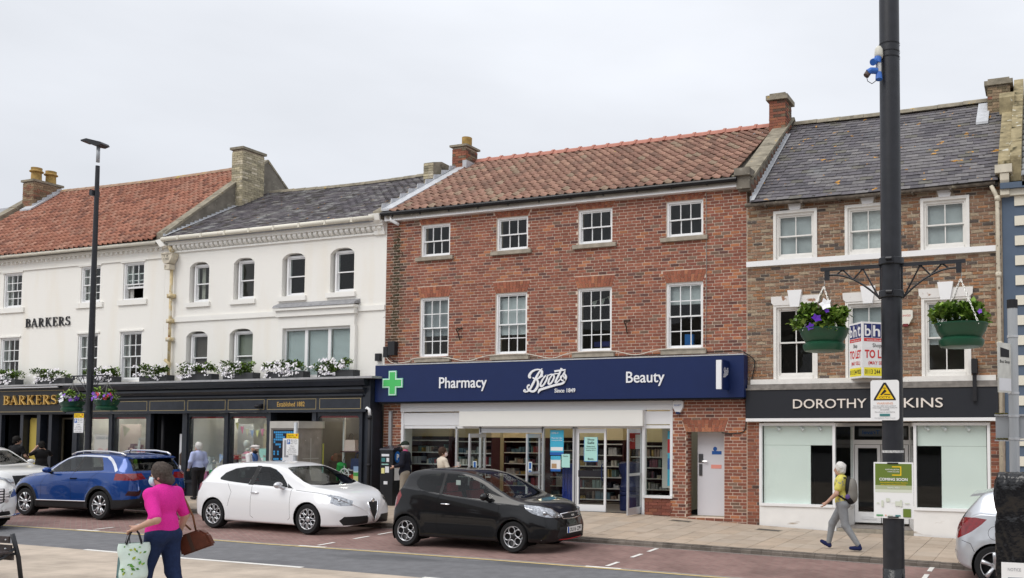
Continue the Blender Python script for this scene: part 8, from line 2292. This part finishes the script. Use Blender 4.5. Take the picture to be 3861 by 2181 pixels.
# ---- white SUVs at the store end
def pug_extra(car):
 g = MB()
 for r_ in range(5):
  for c in range(9):
   g.box(3.52, 3.535, -.44 + c * .11, -.36 + c * .11, .6 + r_ * .06, .635 + r_ * .06)
 g.build('grille_bars', M_chrome, car, local=True, kind='stuff')
 MB().tube([(3.35, -.86, .3), (3.52, -.6, .29), (3.58, 0, .28), (3.52, .6, .29), (3.35, .86, .3)], .03, 8).build('skid_trim', M_chrome, car, local=True, smooth=True)
 for s_ in (1, -1):
  MB().ball((3.33, s_ * .66, .79), (.05, .06, .05), 12, 8).build('headlamp_lens', mat('lamp_lit', (1, .97, .9), emit=1.5), car, local=True, smooth=True)
SUV = dict(wb=2.675, r=.35, ra=.4, clad=.05, track=1.8, rim='spoke5', flare=.02, paint=paint('white_suv_paint', (.74, .74, .73), 0, .3), rail=.87, cabin=(.1, 2.0), dash=1.05, mirror=(1.8, 1.1, (1.0, 1.0)),
 top=[(-.85, .7), (-.8, 1.1), (-.6, 1.4), (-.35, 1.56), (.3, 1.62), (1.0, 1.61), (1.4, 1.54), (1.8, 1.34), (2.15, 1.16), (2.4, 1.1), (2.9, 1.06), (3.25, 1.0), (3.42, .9), (3.5, .75), (3.55, .55)],
 belt=[(-.85, .66), (-.78, 1.0), (-.5, 1.14), (.5, 1.12), (1.8, 1.08), (2.3, 1.03), (2.9, .98), (3.2, .92), (3.42, .8), (3.5, .66), (3.55, .5)],
 wmax=[(-.85, .6), (-.7, .82), (-.3, .9), (.5, .92), (2.4, .92), (2.9, .91), (3.2, .87), (3.38, .78), (3.5, .62), (3.55, .45)],
 wbelt=[(-.85, .58), (-.7, .76), (-.3, .83), (.5, .86), (2.2, .86), (2.8, .85), (3.2, .8), (3.38, .7), (3.5, .54), (3.55, .38)],
 wroof=[(-.85, .5), (-.4, .62), (.4, .65), (1.4, .66), (2.0, .73), (2.4, .77), (2.9, .74), (3.2, .66), (3.38, .54), (3.5, .38), (3.55, .25)],
 sill=[(-.85, .5), (-.6, .3), (.4, .25), (2.2, .24), (3.0, .25), (3.4, .26), (3.55, .36)],
 waist=[(-.85, .6), (0, .84), (2.4, .84), (3.2, .72), (3.55, .45)],
 regions=[
  dict(name='door_window', view='side', poly=[(.85, 1.52), (1.3, 1.5), (1.6, 1.36), (1.9, 1.12), (.8, 1.16)], m=M_cglassd, zr=(1.1, 1.6)),
  dict(name='rear_side_window', view='side', poly=[(-.2, 1.48), (.78, 1.52), (.74, 1.16), (-.3, 1.2)], m=M_cglassd, zr=(1.1, 1.6)),
  dict(name='windscreen', view='top', poly=[(1.5, -.56), (1.5, .56), (1.9, .66), (2.15, .68), (2.28, 0), (2.15, -.68), (1.9, -.66)], m=M_cglass, zr=(1.0, 1.65)),
  dict(name='headlight', view='side', poly=[(3.0, .92), (3.25, .9), (3.46, .8), (3.5, .68), (3.3, .72), (3.15, .82)], m=M_lamp, nmin=.03, xr=(2.9, 3.52)),
  dict(name='grille', view='front', poly=[(-.5, .88), (.5, .88), (.46, .6), (.38, .57), (-.38, .57), (-.46, .6)], m=M_cblk, xr=(3.2, 3.6)),
  dict(name='lower_grille', view='front', poly=[(-.56, .4), (.56, .4), (.6, .31), (-.6, .31)], m=M_cblk, xr=(3.2, 3.6)),
  dict(name='bumper_corner', view='side', poly=[(3.1, .5), (3.3, .52), (3.4, .34), (3.3, .28), (3.05, .3)], m=M_cblk, nmin=.05, zr=(.24, .55)),
  dict(name='sill_cladding', view='side', poly=[(-.5, .42), (2.8, .42), (2.8, .2), (-.5, .2)], m=M_cblk, nmin=.05, zr=(.15, .44)),
  ] + gaps([(2.2, 1.04), (2.8, 1.0), (3.2, .93)]),
 extra=(pug_extra, plate_car(3.575, .48, 'YK70 GMV', 1)))
seat_car('white_suv', 'white SUV with chrome chequered grille driving along the road, lamps lit', -18.15, -7.0, SUV, 1)
SUV2 = dict(SUV, extra=())
seat_car('white_crossover', 'white crossover parked nose to nose with the blue SUV, mostly hidden', -22.3, -3.3, SUV2, 1)
# ------------------------------------------------------------------ people
def nets(prims, h, k=.02):
 """smooth union of round cones / ellipsoids, meshed with surface nets. prim: ('c',a,b,ra,rb) | ('e',c,r) ; 4th-level ops: ('-',prim) cuts"""
 lo = np.full(3, 9.); hi = np.full(3, -9.)
 for p in prims:
  if p[0] == '-' or p[0] == '&': continue
  if p[0] == 'c':
   for q, r in ((p[1], p[3]), (p[2], p[4])):
    lo = np.minimum(lo, np.array(q) - r); hi = np.maximum(hi, np.array(q) + r)
  else:
   lo = np.minimum(lo, np.array(p[1]) - np.array(p[2])); hi = np.maximum(hi, np.array(p[1]) + np.array(p[2]))
 lo -= 2.5 * h; hi += 2.5 * h
 n = np.ceil((hi - lo) / h).astype(int) + 1
 ax = [lo[i] + h * np.arange(n[i]) for i in range(3)]
 X, Y, Z = np.meshgrid(*ax, indexing='ij')
 def sd(p):
  if p[0] == 'c':
   a, b = np.array(p[1], float), np.array(p[2], float)
   d = b - a; L2 = max(float(d @ d), 1e-9)
   t = np.clip(((X - a[0]) * d[0] + (Y - a[1]) * d[1] + (Z - a[2]) * d[2]) / L2, 0, 1)
   return np.sqrt((X - a[0] - t * d[0]) ** 2 + (Y - a[1] - t * d[1]) ** 2 + (Z - a[2] - t * d[2]) ** 2) - (p[3] + (p[4] - p[3]) * t)
  c, r = p[1], p[2]
  q = np.sqrt(((X - c[0]) / r[0]) ** 2 + ((Y - c[1]) / r[1]) ** 2 + ((Z - c[2]) / r[2]) ** 2)
  return (q - 1) * min(r)
 F = None
 for p in prims:
  if p[0] == '-': F = np.maximum(F, -sd(p[1])); continue
  if p[0] == '&': F = np.maximum(F, sd(p[1])); continue
  d = sd(p)
  if F is None: F = d
  else:
   w = np.clip(.5 + .5 * (F - d) / k, 0, 1)
   F = F * (1 - w) + d * w - k * w * (1 - w)
 s = F < 0
 c8 = [s[i:n[0] - 1 + i, j:n[1] - 1 + j, l:n[2] - 1 + l] for i in (0, 1) for j in (0, 1) for l in (0, 1)]
 cnt = sum(c.astype(np.int8) for c in c8)
 act = (cnt > 0) & (cnt < 8)
 I = np.argwhere(act)
 acc = np.zeros((len(I), 3)); num = np.zeros(len(I))
 for a in range(3):
  o1, o2 = [q for q in range(3) if q != a]
  for u in (0, 1):
   for v in (0, 1):
    p0 = I.copy(); p0[:, o1] += u; p0[:, o2] += v
    p1 = p0.copy(); p1[:, a] += 1
    f0, f1 = F[tuple(p0.T)], F[tuple(p1.T)]
    m = (f0 < 0) != (f1 < 0)
    t = np.where(m, f0 / np.where(m, f0 - f1, 1), 0)
    pt = p0.astype(float); pt[:, a] += t
    acc[m] += pt[m]; num[m] += 1
 V = lo + h * acc / num[:, None]
 idx = -np.ones(act.shape, int); idx[act] = np.arange(len(I))
 faces = []
 for a in range(3):
  o1, o2 = (a + 1) % 3, (a + 2) % 3
  sl0 = [slice(None)] * 3; sl1 = [slice(None)] * 3
  sl0[a] = slice(0, -1); sl1[a] = slice(1, None)
  d = s[tuple(sl0)] != s[tuple(sl1)]
  E_ = np.argwhere(d)
  E_ = E_[(E_[:, o1] > 0) & (E_[:, o2] > 0) & (E_[:, o1] < n[o1] - 1) & (E_[:, o2] < n[o2] - 1)]
  q = []
  for u, v in ((-1, -1), (0, -1), (0, 0), (-1, 0)):
   c = E_.copy(); c[:, o1] += u; c[:, o2] += v
   q.append(idx[tuple(c.T)])
  q = np.stack(q, 1)
  fl = ~s[tuple(E_.T)]
  q[fl] = q[fl][:, ::-1]
  faces.append(q)
 Fq = np.concatenate(faces)
 return V, Fq
SKIN = mat('skin', (.5, .3, .22), .55, .35, var=.06, vscale=20)
def person(label, x, y, ang, H, cloth, pose=None, vox=.014, head_yaw=0.0, head_pitch=0.0, hair=None, hat=None, mask=None, fat=1.0, z=None, extra=None, sleeve='short', jacket=False, glasses=False, hold=None):
 """figure in its own frame (forward +x, left +y), 1.7 m tall before scaling"""
 J = dict(hipL=(0, .09, .9), kneeL=(.02, .095, .49), ankL=(-.02, .1, .09), hipR=(0, -.09, .9), kneeR=(.02, -.095, .49), ankR=(-.02, -.1, .09),
   shL=(0, .17, 1.38), elL=(-.03, .225, 1.12), wrL=(.05, .225, .88), shR=(0, -.17, 1.38), elR=(-.03, -.225, 1.12), wrR=(.05, -.225, .88),
   waist=(0, 0, 1.05), chest=(.01, 0, 1.27), neck=(.0, 0, 1.45), head=(.025, 0, 1.585))
 J.update(pose or {})
 V3 = {k_: Vector(v) for k_, v in J.items() if isinstance(v, tuple)}
 s = H / 1.7
 z = (pav_z(x, y) if y > -4 else road_z(x, y)) if z is None else z
 M0 = Matrix.Translation((x, y, z)) @ Matrix.Rotation(ang, 4, 'Z') @ Matrix.Scale(s, 4)
 T = thing('person', label, 'person', (x, y, z))
 def out_(prims, name, m, h=vox, k=.02, parent=T):
  V, Q = nets(prims, h, k)
  me = bpy.data.meshes.new(name); me.from_pydata(V.tolist(), [], Q.tolist()); me.materials.append(m)
  me.polygons.foreach_set('use_smooth', [True] * len(me.polygons))
  return place(name, me, parent, M=M0)
 hc = V3['head']
 HR = Matrix.Rotation(head_yaw, 3, 'Z') @ Matrix.Rotation(head_pitch, 3, 'Y')
 hp = lambda a, b, c: tuple(hc + HR @ Vector((a, b, c)))
 c = lambda a, b, ra, rb: ('c', tuple(a), tuple(b), ra, rb)
 w, ch, nk = V3['waist'], V3['chest'], V3['neck']
 body = [c(w, ch, .09, .1), c(ch, nk, .09, .05), c(nk - Vector((0, 0, .03)), hc - Vector((0, 0, .06)), .05, .05), ('e', hp(0, 0, .02), (.095, .078, .11)), ('e', hp(.03, 0, -.06), (.06, .055, .055)), ('e', hp(.1, 0, -.015), (.02, .014, .028)), ('e', hp(-.01, .078, -.01), (.02, .012, .03)), ('e', hp(-.01, -.078, -.01), (.02, .012, .03))]
 for S_ in 'LR':
  sg = 1 if S_ == 'L' else -1
  sh, el, wr = V3['sh' + S_], V3['el' + S_], V3['wr' + S_]
  body += [c(ch + Vector((0, 0, .08)), sh, .05, .045), c(sh, el, .046 * fat, .038 * fat), c(el, wr, .04 * fat, .026)]
  d = (wr - el).normalized()
  side = d.cross(Vector((0, 0, 1)) if abs(d.z) < .8 else Vector((1, 0, 0))).normalized() * (1 if sg > 0 else -1)
  up = side.cross(d)
  pm = wr + d * .05
  body += [c(wr, pm, .026, .03)]
  cv = Vector((0, 0, 0))
  for i, (o, ln) in enumerate(((-.03, .06), (-.01, .072), (.01, .07), (.028, .055))):
   b0 = pm + side * o + d * .02
   b1 = b0 + d * ln * .55
   b2 = b1 + (d * .5 + up * (-.7 if d.z > -.5 else .4)).normalized() * ln * .5
   body += [c(b0, b1, .0105, .0095), c(b1, b2, .0095, .008)]
  tb = wr + d * .025 + up * .02
  body += [c(tb, tb + (d + up * .6 + side * -.3).normalized() * .055, .012, .01)]
  body += [c(V3['hip' + S_], V3['knee' + S_], .05, .04), c(V3['knee' + S_], V3['ank' + S_], .04, .03), c(w, V3['hip' + S_], .07, .06)]
 bo = out_(body, 'body', cloth.get('skin', SKIN), min(vox, .011), .016)
 for sg in (1, -1):
  MB(M0).ball(hp(.082, .03 * sg, .015), .011, 8, 6).build('eye', C_black, bo, smooth=True)
 MB(M0).box(*[q for pr in zip(hp(.088, -.02, -.068), hp(.096, .02, -.062)) for q in pr]).build('mouth', mat('lips', (.35, .12, .1)), bo) if not mask else None
 f = fat
 tor = [('e', tuple(ch + Vector((.0, 0, .02))), (.115 * f, .165 * f, .2)), ('e', tuple(w), (.115 * f, .145 * f, .16)), ('e', tuple(w - Vector((0, 0, .09))), (.12 * f, .155 * f, .1)), c(ch + Vector((0, 0, .1)), nk - Vector((0, 0, .035)), .1, .07)]
 for S_ in 'LR':
  sh, el, wr = V3['sh' + S_], V3['el' + S_], V3['wr' + S_]
  tor += [c(ch + Vector((0, 0, .09)), sh, .075, .056 * f)]
  if sleeve == 'long': tor += [c(sh, el, .066 * f, .055 * f), c(el, el.lerp(wr, .9), .055 * f, .04)]
  elif sleeve == 'elbow': tor += [c(sh, sh.lerp(el, .88), .056 * f, .052 * f)]
  else: tor += [c(sh, sh.lerp(el, .62), .06 * f, .06 * f)]
 if jacket: tor += [('e', tuple(w - Vector((0, 0, .14))), (.13 * f, .165 * f, .14))]
 out_(tor, 'jacket' if jacket else 'shirt', cloth['top'], vox, .035)
 tr = [('e', tuple(w - Vector((.01, 0, .12))), (.12 * f, .155 * f, .11))]
 for S_ in 'LR':
  hi, kn, an = V3['hip' + S_], V3['knee' + S_], V3['ank' + S_]
  tr += [c(hi + Vector((-.01, 0, .0)), kn, .092 * f, .064 * f), c(kn, kn.lerp(an, .92), .064 * f, .052), ('e', tuple(hi + Vector((-.04, 0, .0))), (.09 * f, .085 * f, .1))]
 out_(tr, 'trousers', cloth['legs'], vox, .03)
 for S_ in 'LR':
  an, kn = V3['ank' + S_], V3['knee' + S_]
  tp_ = J.get('toe' + S_, 0.0)
  dirv = Vector((math.cos(tp_), 0, -math.sin(tp_)))
  a0 = an + Vector((-.02, 0, -.045))
  out_([c(a0, a0 + dirv * .1, .042, .042), c(a0 + dirv * .1, a0 + dirv * .18, .042, .034), c(a0, an + Vector((0, 0, .02)), .042, .04)], 'shoe', cloth.get('shoe', C_black), min(vox, .012), .01)
 if hair:
  m, kind = hair
  hr = [('e', hp(-.012, 0, .035), (.108, .092, .115)), ('-', ('e', hp(.1, 0, -.045), (.085, .1, .105)))]
  if kind in ('short', 'bob'):
   hr = [('e', hp(-.015, 0, .035), (.112, .096, .12)), ('e', hp(-.05, 0, -.03), (.07, .085, .08 if kind == 'bob' else .06))] + ([('e', hp(-.09, 0, -.06), (.05, .06, .06))] if kind == 'bob' else []) + [('-', ('e', hp(.105, 0, -.05), (.09, .11, .11)))]
   for i in range(26):
    a_, b_ = i * 2.4, .25 + 1.5 * (i % 7) / 7
    hr.insert(1, ('e', hp(-.018 + .102 * math.cos(a_) * math.sin(b_), .088 * math.sin(a_) * math.sin(b_), .035 + .112 * math.cos(b_)), (.022, .022, .02)))
  out_(hr, 'hair', m, min(vox, .01), .012)
 if hat:
  m, kind = hat
  if kind == 'cap': pr = [('e', hp(-.01, 0, .06), (.112, .095, .09)), c(hp(.07, .045, .055), hp(.07, -.045, .055), .02, .02), c(hp(.1, .04, .05), hp(.155, .025, .035), .014, .01), c(hp(.1, -.04, .05), hp(.155, -.025, .035), .014, .01), c(hp(.1, 0, .055), hp(.165, 0, .038), .018, .012), ('-', ('e', hp(.0, 0, -.06), (.15, .15, .09)))]
  else: pr = [('e', hp(.0, 0, .085), (.13, .115, .05)), ('e', hp(.09, 0, .06), (.065, .08, .022)), ('e', hp(-.02, 0, .06), (.105, .095, .05))]
  out_(pr, 'hat', m, min(vox, .01), .012)
 if mask:
  pr = [('e', hp(.045, 0, -.05), (.078, .072, .068)), ('-', ('e', hp(-.05, 0, -.04), (.09, .14, .14)))]
  mo_ = out_(pr, 'face_mask', mask, .008, .006)
  for sg in (1, -1): MB(M0).tube([hp(.05, sg * .068, -.02), hp(-.015, sg * .085, .0)], .003, 4).build('ear_loop', mask, mo_)
 if extra: extra(T, M0, V3, out_, c)
 return T
cl = lambda n, col, **k_: mat(n, col, .85, .2, **k_)
M_pink = cl('pink_knit', (.72, .03, .32), var=.12, vscale=70, bump=.8, bscale=110); M_jean = cl('blue_denim', (.014, .026, .075), var=.2, vscale=30, bump=.3, bscale=200)
M_mask = cl('surgical_mask', (.5, .66, .74)); M_hairb = cl('grey_brown_hair', (.075, .06, .052), var=.45, vscale=45, bump=.8, bscale=70); M_hairw = cl('white_hair', (.62, .6, .57), var=.2, vscale=40, bump=.6, bscale=60); M_hairk = cl('dark_hair', (.014, .012, .011), bump=.6, bscale=60); M_hairn = cl('brown_hair', (.055, .032, .022), var=.3, vscale=40, bump=.7, bscale=60)
def bags(T, M0, V, out_, c):
 b = thing('shopping_bag', 'pale mint shopping bag printed with green leaves, held by the person in pink', 'bag', tuple(M0 @ (V['wrL'] + Vector((.0, 0, -.6)))))
 wr = V['wrL'] + Vector((.05, .0, -.03))
 Mi_ = M0 @ Matrix.Translation(wr) @ Matrix.Rotation(.8, 4, 'Z')
 m_ = mat('mint_bag', (.62, .74, .68), .5, .35, var=.08, vscale=10, bump=.5, bscale=14)
 q = MB(Mi_); n = 10
 rows = []
 for i in range(n + 1):
  t = i / n
  w_, d_ = .125 - .02 * t ** 2 + .01 * math.sin(t * 9), .05 + .05 * t - .02 * t ** 4
  rows.append([(math.cos(a) * w_ * (1.15 if abs(math.cos(a)) > .7 else 1), math.sin(a) * d_, -.14 - .4 * t) for a in [k * PI / 8 for k in range(16)]])
 vs = [p for r_ in rows for p in r_]
 q.add(vs, [(i * 16 + k, i * 16 + (k + 1) % 16, (i + 1) * 16 + (k + 1) % 16, (i + 1) * 16 + k) for i in range(n) for k in range(16)] + [tuple(n * 16 + k for k in range(16))])
 q.build('bag_body', m_, b, smooth=True)
 for sg in (1, -1):
  MB(Mi_).tube([(-.07, sg * .05, -.15), (-.04, sg * .02, -.04), (0, 0, .02), (.04, sg * .02, -.04), (.07, sg * .05, -.15)], .01, 6).build('bag_handle', C_black, b, smooth=True)
 rr = random.Random(9); lf = MB(Mi_)
 for i in range(26):
  u, v = rr.uniform(-.09, .1), rr.uniform(-.5, -.18); a = rr.uniform(0, PI); s_ = rr.uniform(.016, .032)
  for sg in (-1, 1):
   yb = sg * (.056 + .1 * max(0, (-v - .16)) * .4)
   lf.add([(u, yb * 1.25, v), (u + s_ * math.cos(a + .5), yb * 1.25, v + s_ * math.sin(a + .5)), (u + 1.7 * s_ * math.cos(a), yb * 1.25, v + 1.7 * s_ * math.sin(a)), (u + s_ * math.cos(a - .5), yb * 1.25, v + s_ * math.sin(a - .5))], [(0, 1, 2, 3)], 0, rr.choice([(.06, .2, .02), (.12, .32, .05), (.35, .42, .06)]))
 lf.build('leaf_print', M_leaf, b, kind='stuff')
 b2 = thing('patterned_bag', 'smaller teal patterned bag hanging behind the mint shopping bag', 'bag', tuple(M0 @ (wr + Vector((.1, 0, -.6)))))
 M2_ = M0 @ Matrix.Translation(wr + Vector((.09, .03, 0))) @ Matrix.Rotation(.8, 4, 'Z')
 MB(M2_).prism([(-.1, -.3), (.06, -.28), (.08, -.68), (-.12, -.7)], 'y', -.05, .05).build('bag_body', mat('teal_pattern', (.16, .26, .27), .7, spots=(((.03, .03, .03), 26, .6, .03), ((.6, .6, .55), 17, .64, .03))), b2)
 MB(M2_).tube([(-.06, 0, -.3), (-.03, 0, .0), (.03, 0, -.29)], .008, 6).build('bag_handle', C_black, b2)
 h = thing('handbag', 'brown leather handbag slung on a long strap behind the person in pink', 'bag', tuple(M0 @ Vector((-.15, -.3, .6))))
 Mh = M0 @ Matrix.Translation((-.12, -.33, .82)) @ Matrix.Rotation(.35, 4, 'Z') @ Matrix.Rotation(.35, 4, 'Y')
 Ml = mat('brown_leather', (.1, .028, .014), .4, .4, var=.25, vscale=14)
 q = MB(Mh); q.prism([(-.19, -.13), (.17, -.13), (.15, .02), (.1, .1), (-.1, .1), (-.17, .02)], 'y', -.055, .055); ob = q.build('bag_body', Ml, h)
 bm = bmesh.new(); bm.from_mesh(ob.data); bmesh.ops.bevel(bm, geom=bm.edges[:], offset=.02, segments=2, affect='EDGES'); bm.to_mesh(ob.data); bm.free()
 MB(Mh).tube([(-.08, -.06, .04), (-.06, -.075, -.06), (.03, -.075, -.07), (.06, -.06, .04)], .009, 6).build('bag_handle', Ml, h, smooth=True)
 MB(Mh).box(.0, .04, -.058, .058, -.12, .09).build('flap_strip', mat('brown_strip', (.06, .03, .02)), h)
 MB(M0).tube([(-.09, -.38, .92), (-.12, -.3, 1.1), (-.07, -.23, 1.3), (.0, -.17, 1.475), (.09, -.16, 1.4), (.1, -.27, 1.1), (-.02, -.38, .93)], .011, 6).build('strap', mat('tan_strap', (.2, .09, .045), .5), h, smooth=True)
person('person in a bright pink knitted top, jeans and face mask carrying shopping bags', -3.0, -12.0, math.radians(186), 1.71, dict(top=M_pink, legs=M_jean), vox=.0095, fat=1.2, sleeve='elbow', hair=(M_hairb, 'bob'), mask=M_mask, head_yaw=.45, head_pitch=.12, extra=bags,
 pose=dict(elL=(-.17, .25, 1.11), wrL=(.0, .31, 1.03), elR=(-.04, -.27, 1.12), wrR=(.04, -.27, .9), kneeL=(.12, .1, .5), ankL=(.08, .1, .1), kneeR=(-.06, -.1, .5), ankR=(-.22, -.1, .14), head=(.05, 0, 1.575)))
def pack(T, M0, V, out_, c):
 p = thing('backpack', 'black and grey backpack worn by the walker in the yellow top', 'backpack', tuple(M0 @ Vector((-.2, 0, 1.0))))
 out_([('e', (-.2, 0, 1.2), (.1, .15, .22)), ('e', (-.19, 0, 1.05), (.11, .15, .13))], 'pack_body', cl('pack_grey', (.2, .19, .17)), .014, .05, p)
 out_([('e', (-.16, 0, 1.02), (.12, .165, .12)), ('e', (-.13, 0, 1.25), (.07, .155, .2))], 'pack_base', cl('pack_black', (.02, .02, .022)), .014, .03, p)
 for sg in (1, -1): MB(M0).tube([(-.1, sg * .1, 1.42), (.04, sg * .13, 1.44), (.1, sg * .15, 1.3), (.06, sg * .17, 1.1), (-.1, sg * .16, 1.0)], .018, 6).build('strap', C_black, p, smooth=True)
 out_([('e', (-.14, .16, 1.06), (.05, .02, .05))], 'side_pocket', cl('pack_purple', (.12, .08, .25)), .01, .01, p)
person('grey-haired walker in a yellow patterned top and grey trousers striding past the empty shop', 2.86, -3.0, PI, 1.6, dict(top=cl('yellow_print', (.62, .55, .12), spots=(((.3, .3, .26), 14, .6, .03),)), legs=cl('grey_cotton', (.24, .25, .26), var=.1, vscale=12), shoe=cl('navy_trainer', (.012, .018, .07))), vox=.012, fat=1.18, hair=(M_hairw, 'short'), extra=pack,
 pose=dict(kneeL=(-.08, .09, .5), ankL=(-.34, .09, .11), toeL=-.0, kneeR=(.22, -.09, .52), ankR=(.3, -.09, .12), toeR=-.45, elL=(.06, .25, 1.12), wrL=(.26, .25, .94), elR=(-.12, -.24, 1.14), wrR=(-.06, -.25, .92), chest=(.02, 0, 1.27), head=(.05, 0, 1.575)))
person('white-haired man in a pale blue shirt and dark trousers looking into the store window', -15.75, -.95, math.radians(172), 1.55, dict(top=cl('pale_blue_shirt', (.45, .5, .74)), legs=cl('charcoal_wool', (.022, .02, .022))), sleeve='long', hair=(M_hairw, 'short'), fat=1.12, head_yaw=.4, pose=dict(wrL=(.14, .2, .95), elL=(-.02, .25, 1.15)))
person('man in a white flat cap and blue tank top, head bowed, outside the bunting window', -13.45, -1.25, math.radians(8), 1.56, dict(top=cl('white_striped_shirt', (.68, .66, .66)), legs=cl('dark_trousers', (.03, .03, .035))), sleeve='long', hat=(cl('white_cap', (.66, .63, .6)), 'flat'), mask=C_black, head_pitch=.4, head_yaw=-.1, fat=1.05,
 extra=lambda T, M0, V, out_, c: out_([('e', (.01, 0, 1.3), (.128, .165, .19)), ('e', (0, 0, 1.1), (.128, .158, .2))], 'tank_top', cl('blue_tank_top', (.08, .17, .42)), .014, .04), pose=dict(elL=(.08, .24, 1.14), wrL=(.25, .12, 1.08), elR=(.08, -.24, 1.14), wrR=(.25, -.1, 1.1), head=(.06, 0, 1.565)))
person('man in a dark green cap, black mask and navy jacket at the ticket machine', -8.72, -.95, math.radians(200), 1.66, dict(top=cl('navy_jacket', (.012, .013, .022)), legs=cl('stone_trousers', (.3, .26, .21))), sleeve='long', jacket=True, fat=1.15, hat=(cl('green_cap', (.02, .028, .02)), 'cap'), hair=(M_hairw, 'fringe'), mask=C_black, pose=dict(elL=(.0, .27, 1.14), wrL=(.2, .2, 1.08), elR=(.0, -.27, 1.14), wrR=(.2, -.2, 1.08)),
 extra=lambda T, M0, V, out_, c: out_([c(Vector((.0, 0, 1.43)), Vector((.01, 0, 1.475)), .078, .066)], 'collar', cl('pink_collar', (.6, .12, .25)), .012, .01))
person('short-haired woman in a loose cream top holding a pale card before the pharmacy window', -7.42, -1.2, math.radians(62), 1.54, dict(top=cl('cream_top', (.64, .56, .46)), legs=cl('dark_skirt', (.05, .045, .045))), sleeve='elbow', fat=1.1, hair=(M_hairn, 'short'), head_yaw=-.5, mask=cl('pale_mask', (.66, .55, .52)), pose=dict(elR=(.06, -.27, 1.14), wrR=(.3, -.24, 1.2), elL=(.05, .25, 1.13), wrL=(.2, .2, 1.05)),
 extra=lambda T, M0, V, out_, c: MB(M0).box(.33, .35, -.32, -.18, 1.2, 1.34).build('held_card', mat('card_pale', (.5, .47, .45)), T))
person('dark-haired man in a black T-shirt holding papers outside the store entrance', -22.85, -1.25, math.radians(105), 1.66, dict(top=cl('black_tshirt', (.014, .014, .016)), legs=cl('black_jeans', (.015, .015, .018))), hair=(M_hairk, 'short'), head_yaw=-.7, pose=dict(elL=(.02, .25, 1.13), wrL=(.2, .14, 1.02), elR=(.06, -.26, 1.12), wrR=(.26, -.2, 1.02)),
 extra=lambda T, M0, V, out_, c: MB(M0).box(.26, .42, -.3, -.06, 1.0, 1.01).build('papers', C_lt, T))
person('dark-haired person in a loose black top raising both hands to the face outside the store', -21.72, -1.25, math.radians(160), 1.52, dict(top=cl('black_loose_top', (.012, .011, .012)), legs=cl('black_leggings', (.012, .012, .014))), fat=1.15, sleeve='elbow', hair=(M_hairk, 'short'), head_pitch=.2, pose=dict(elL=(.1, .29, 1.3), wrL=(.16, .12, 1.52), elR=(.1, -.28, 1.28), wrR=(.18, -.1, 1.48)))
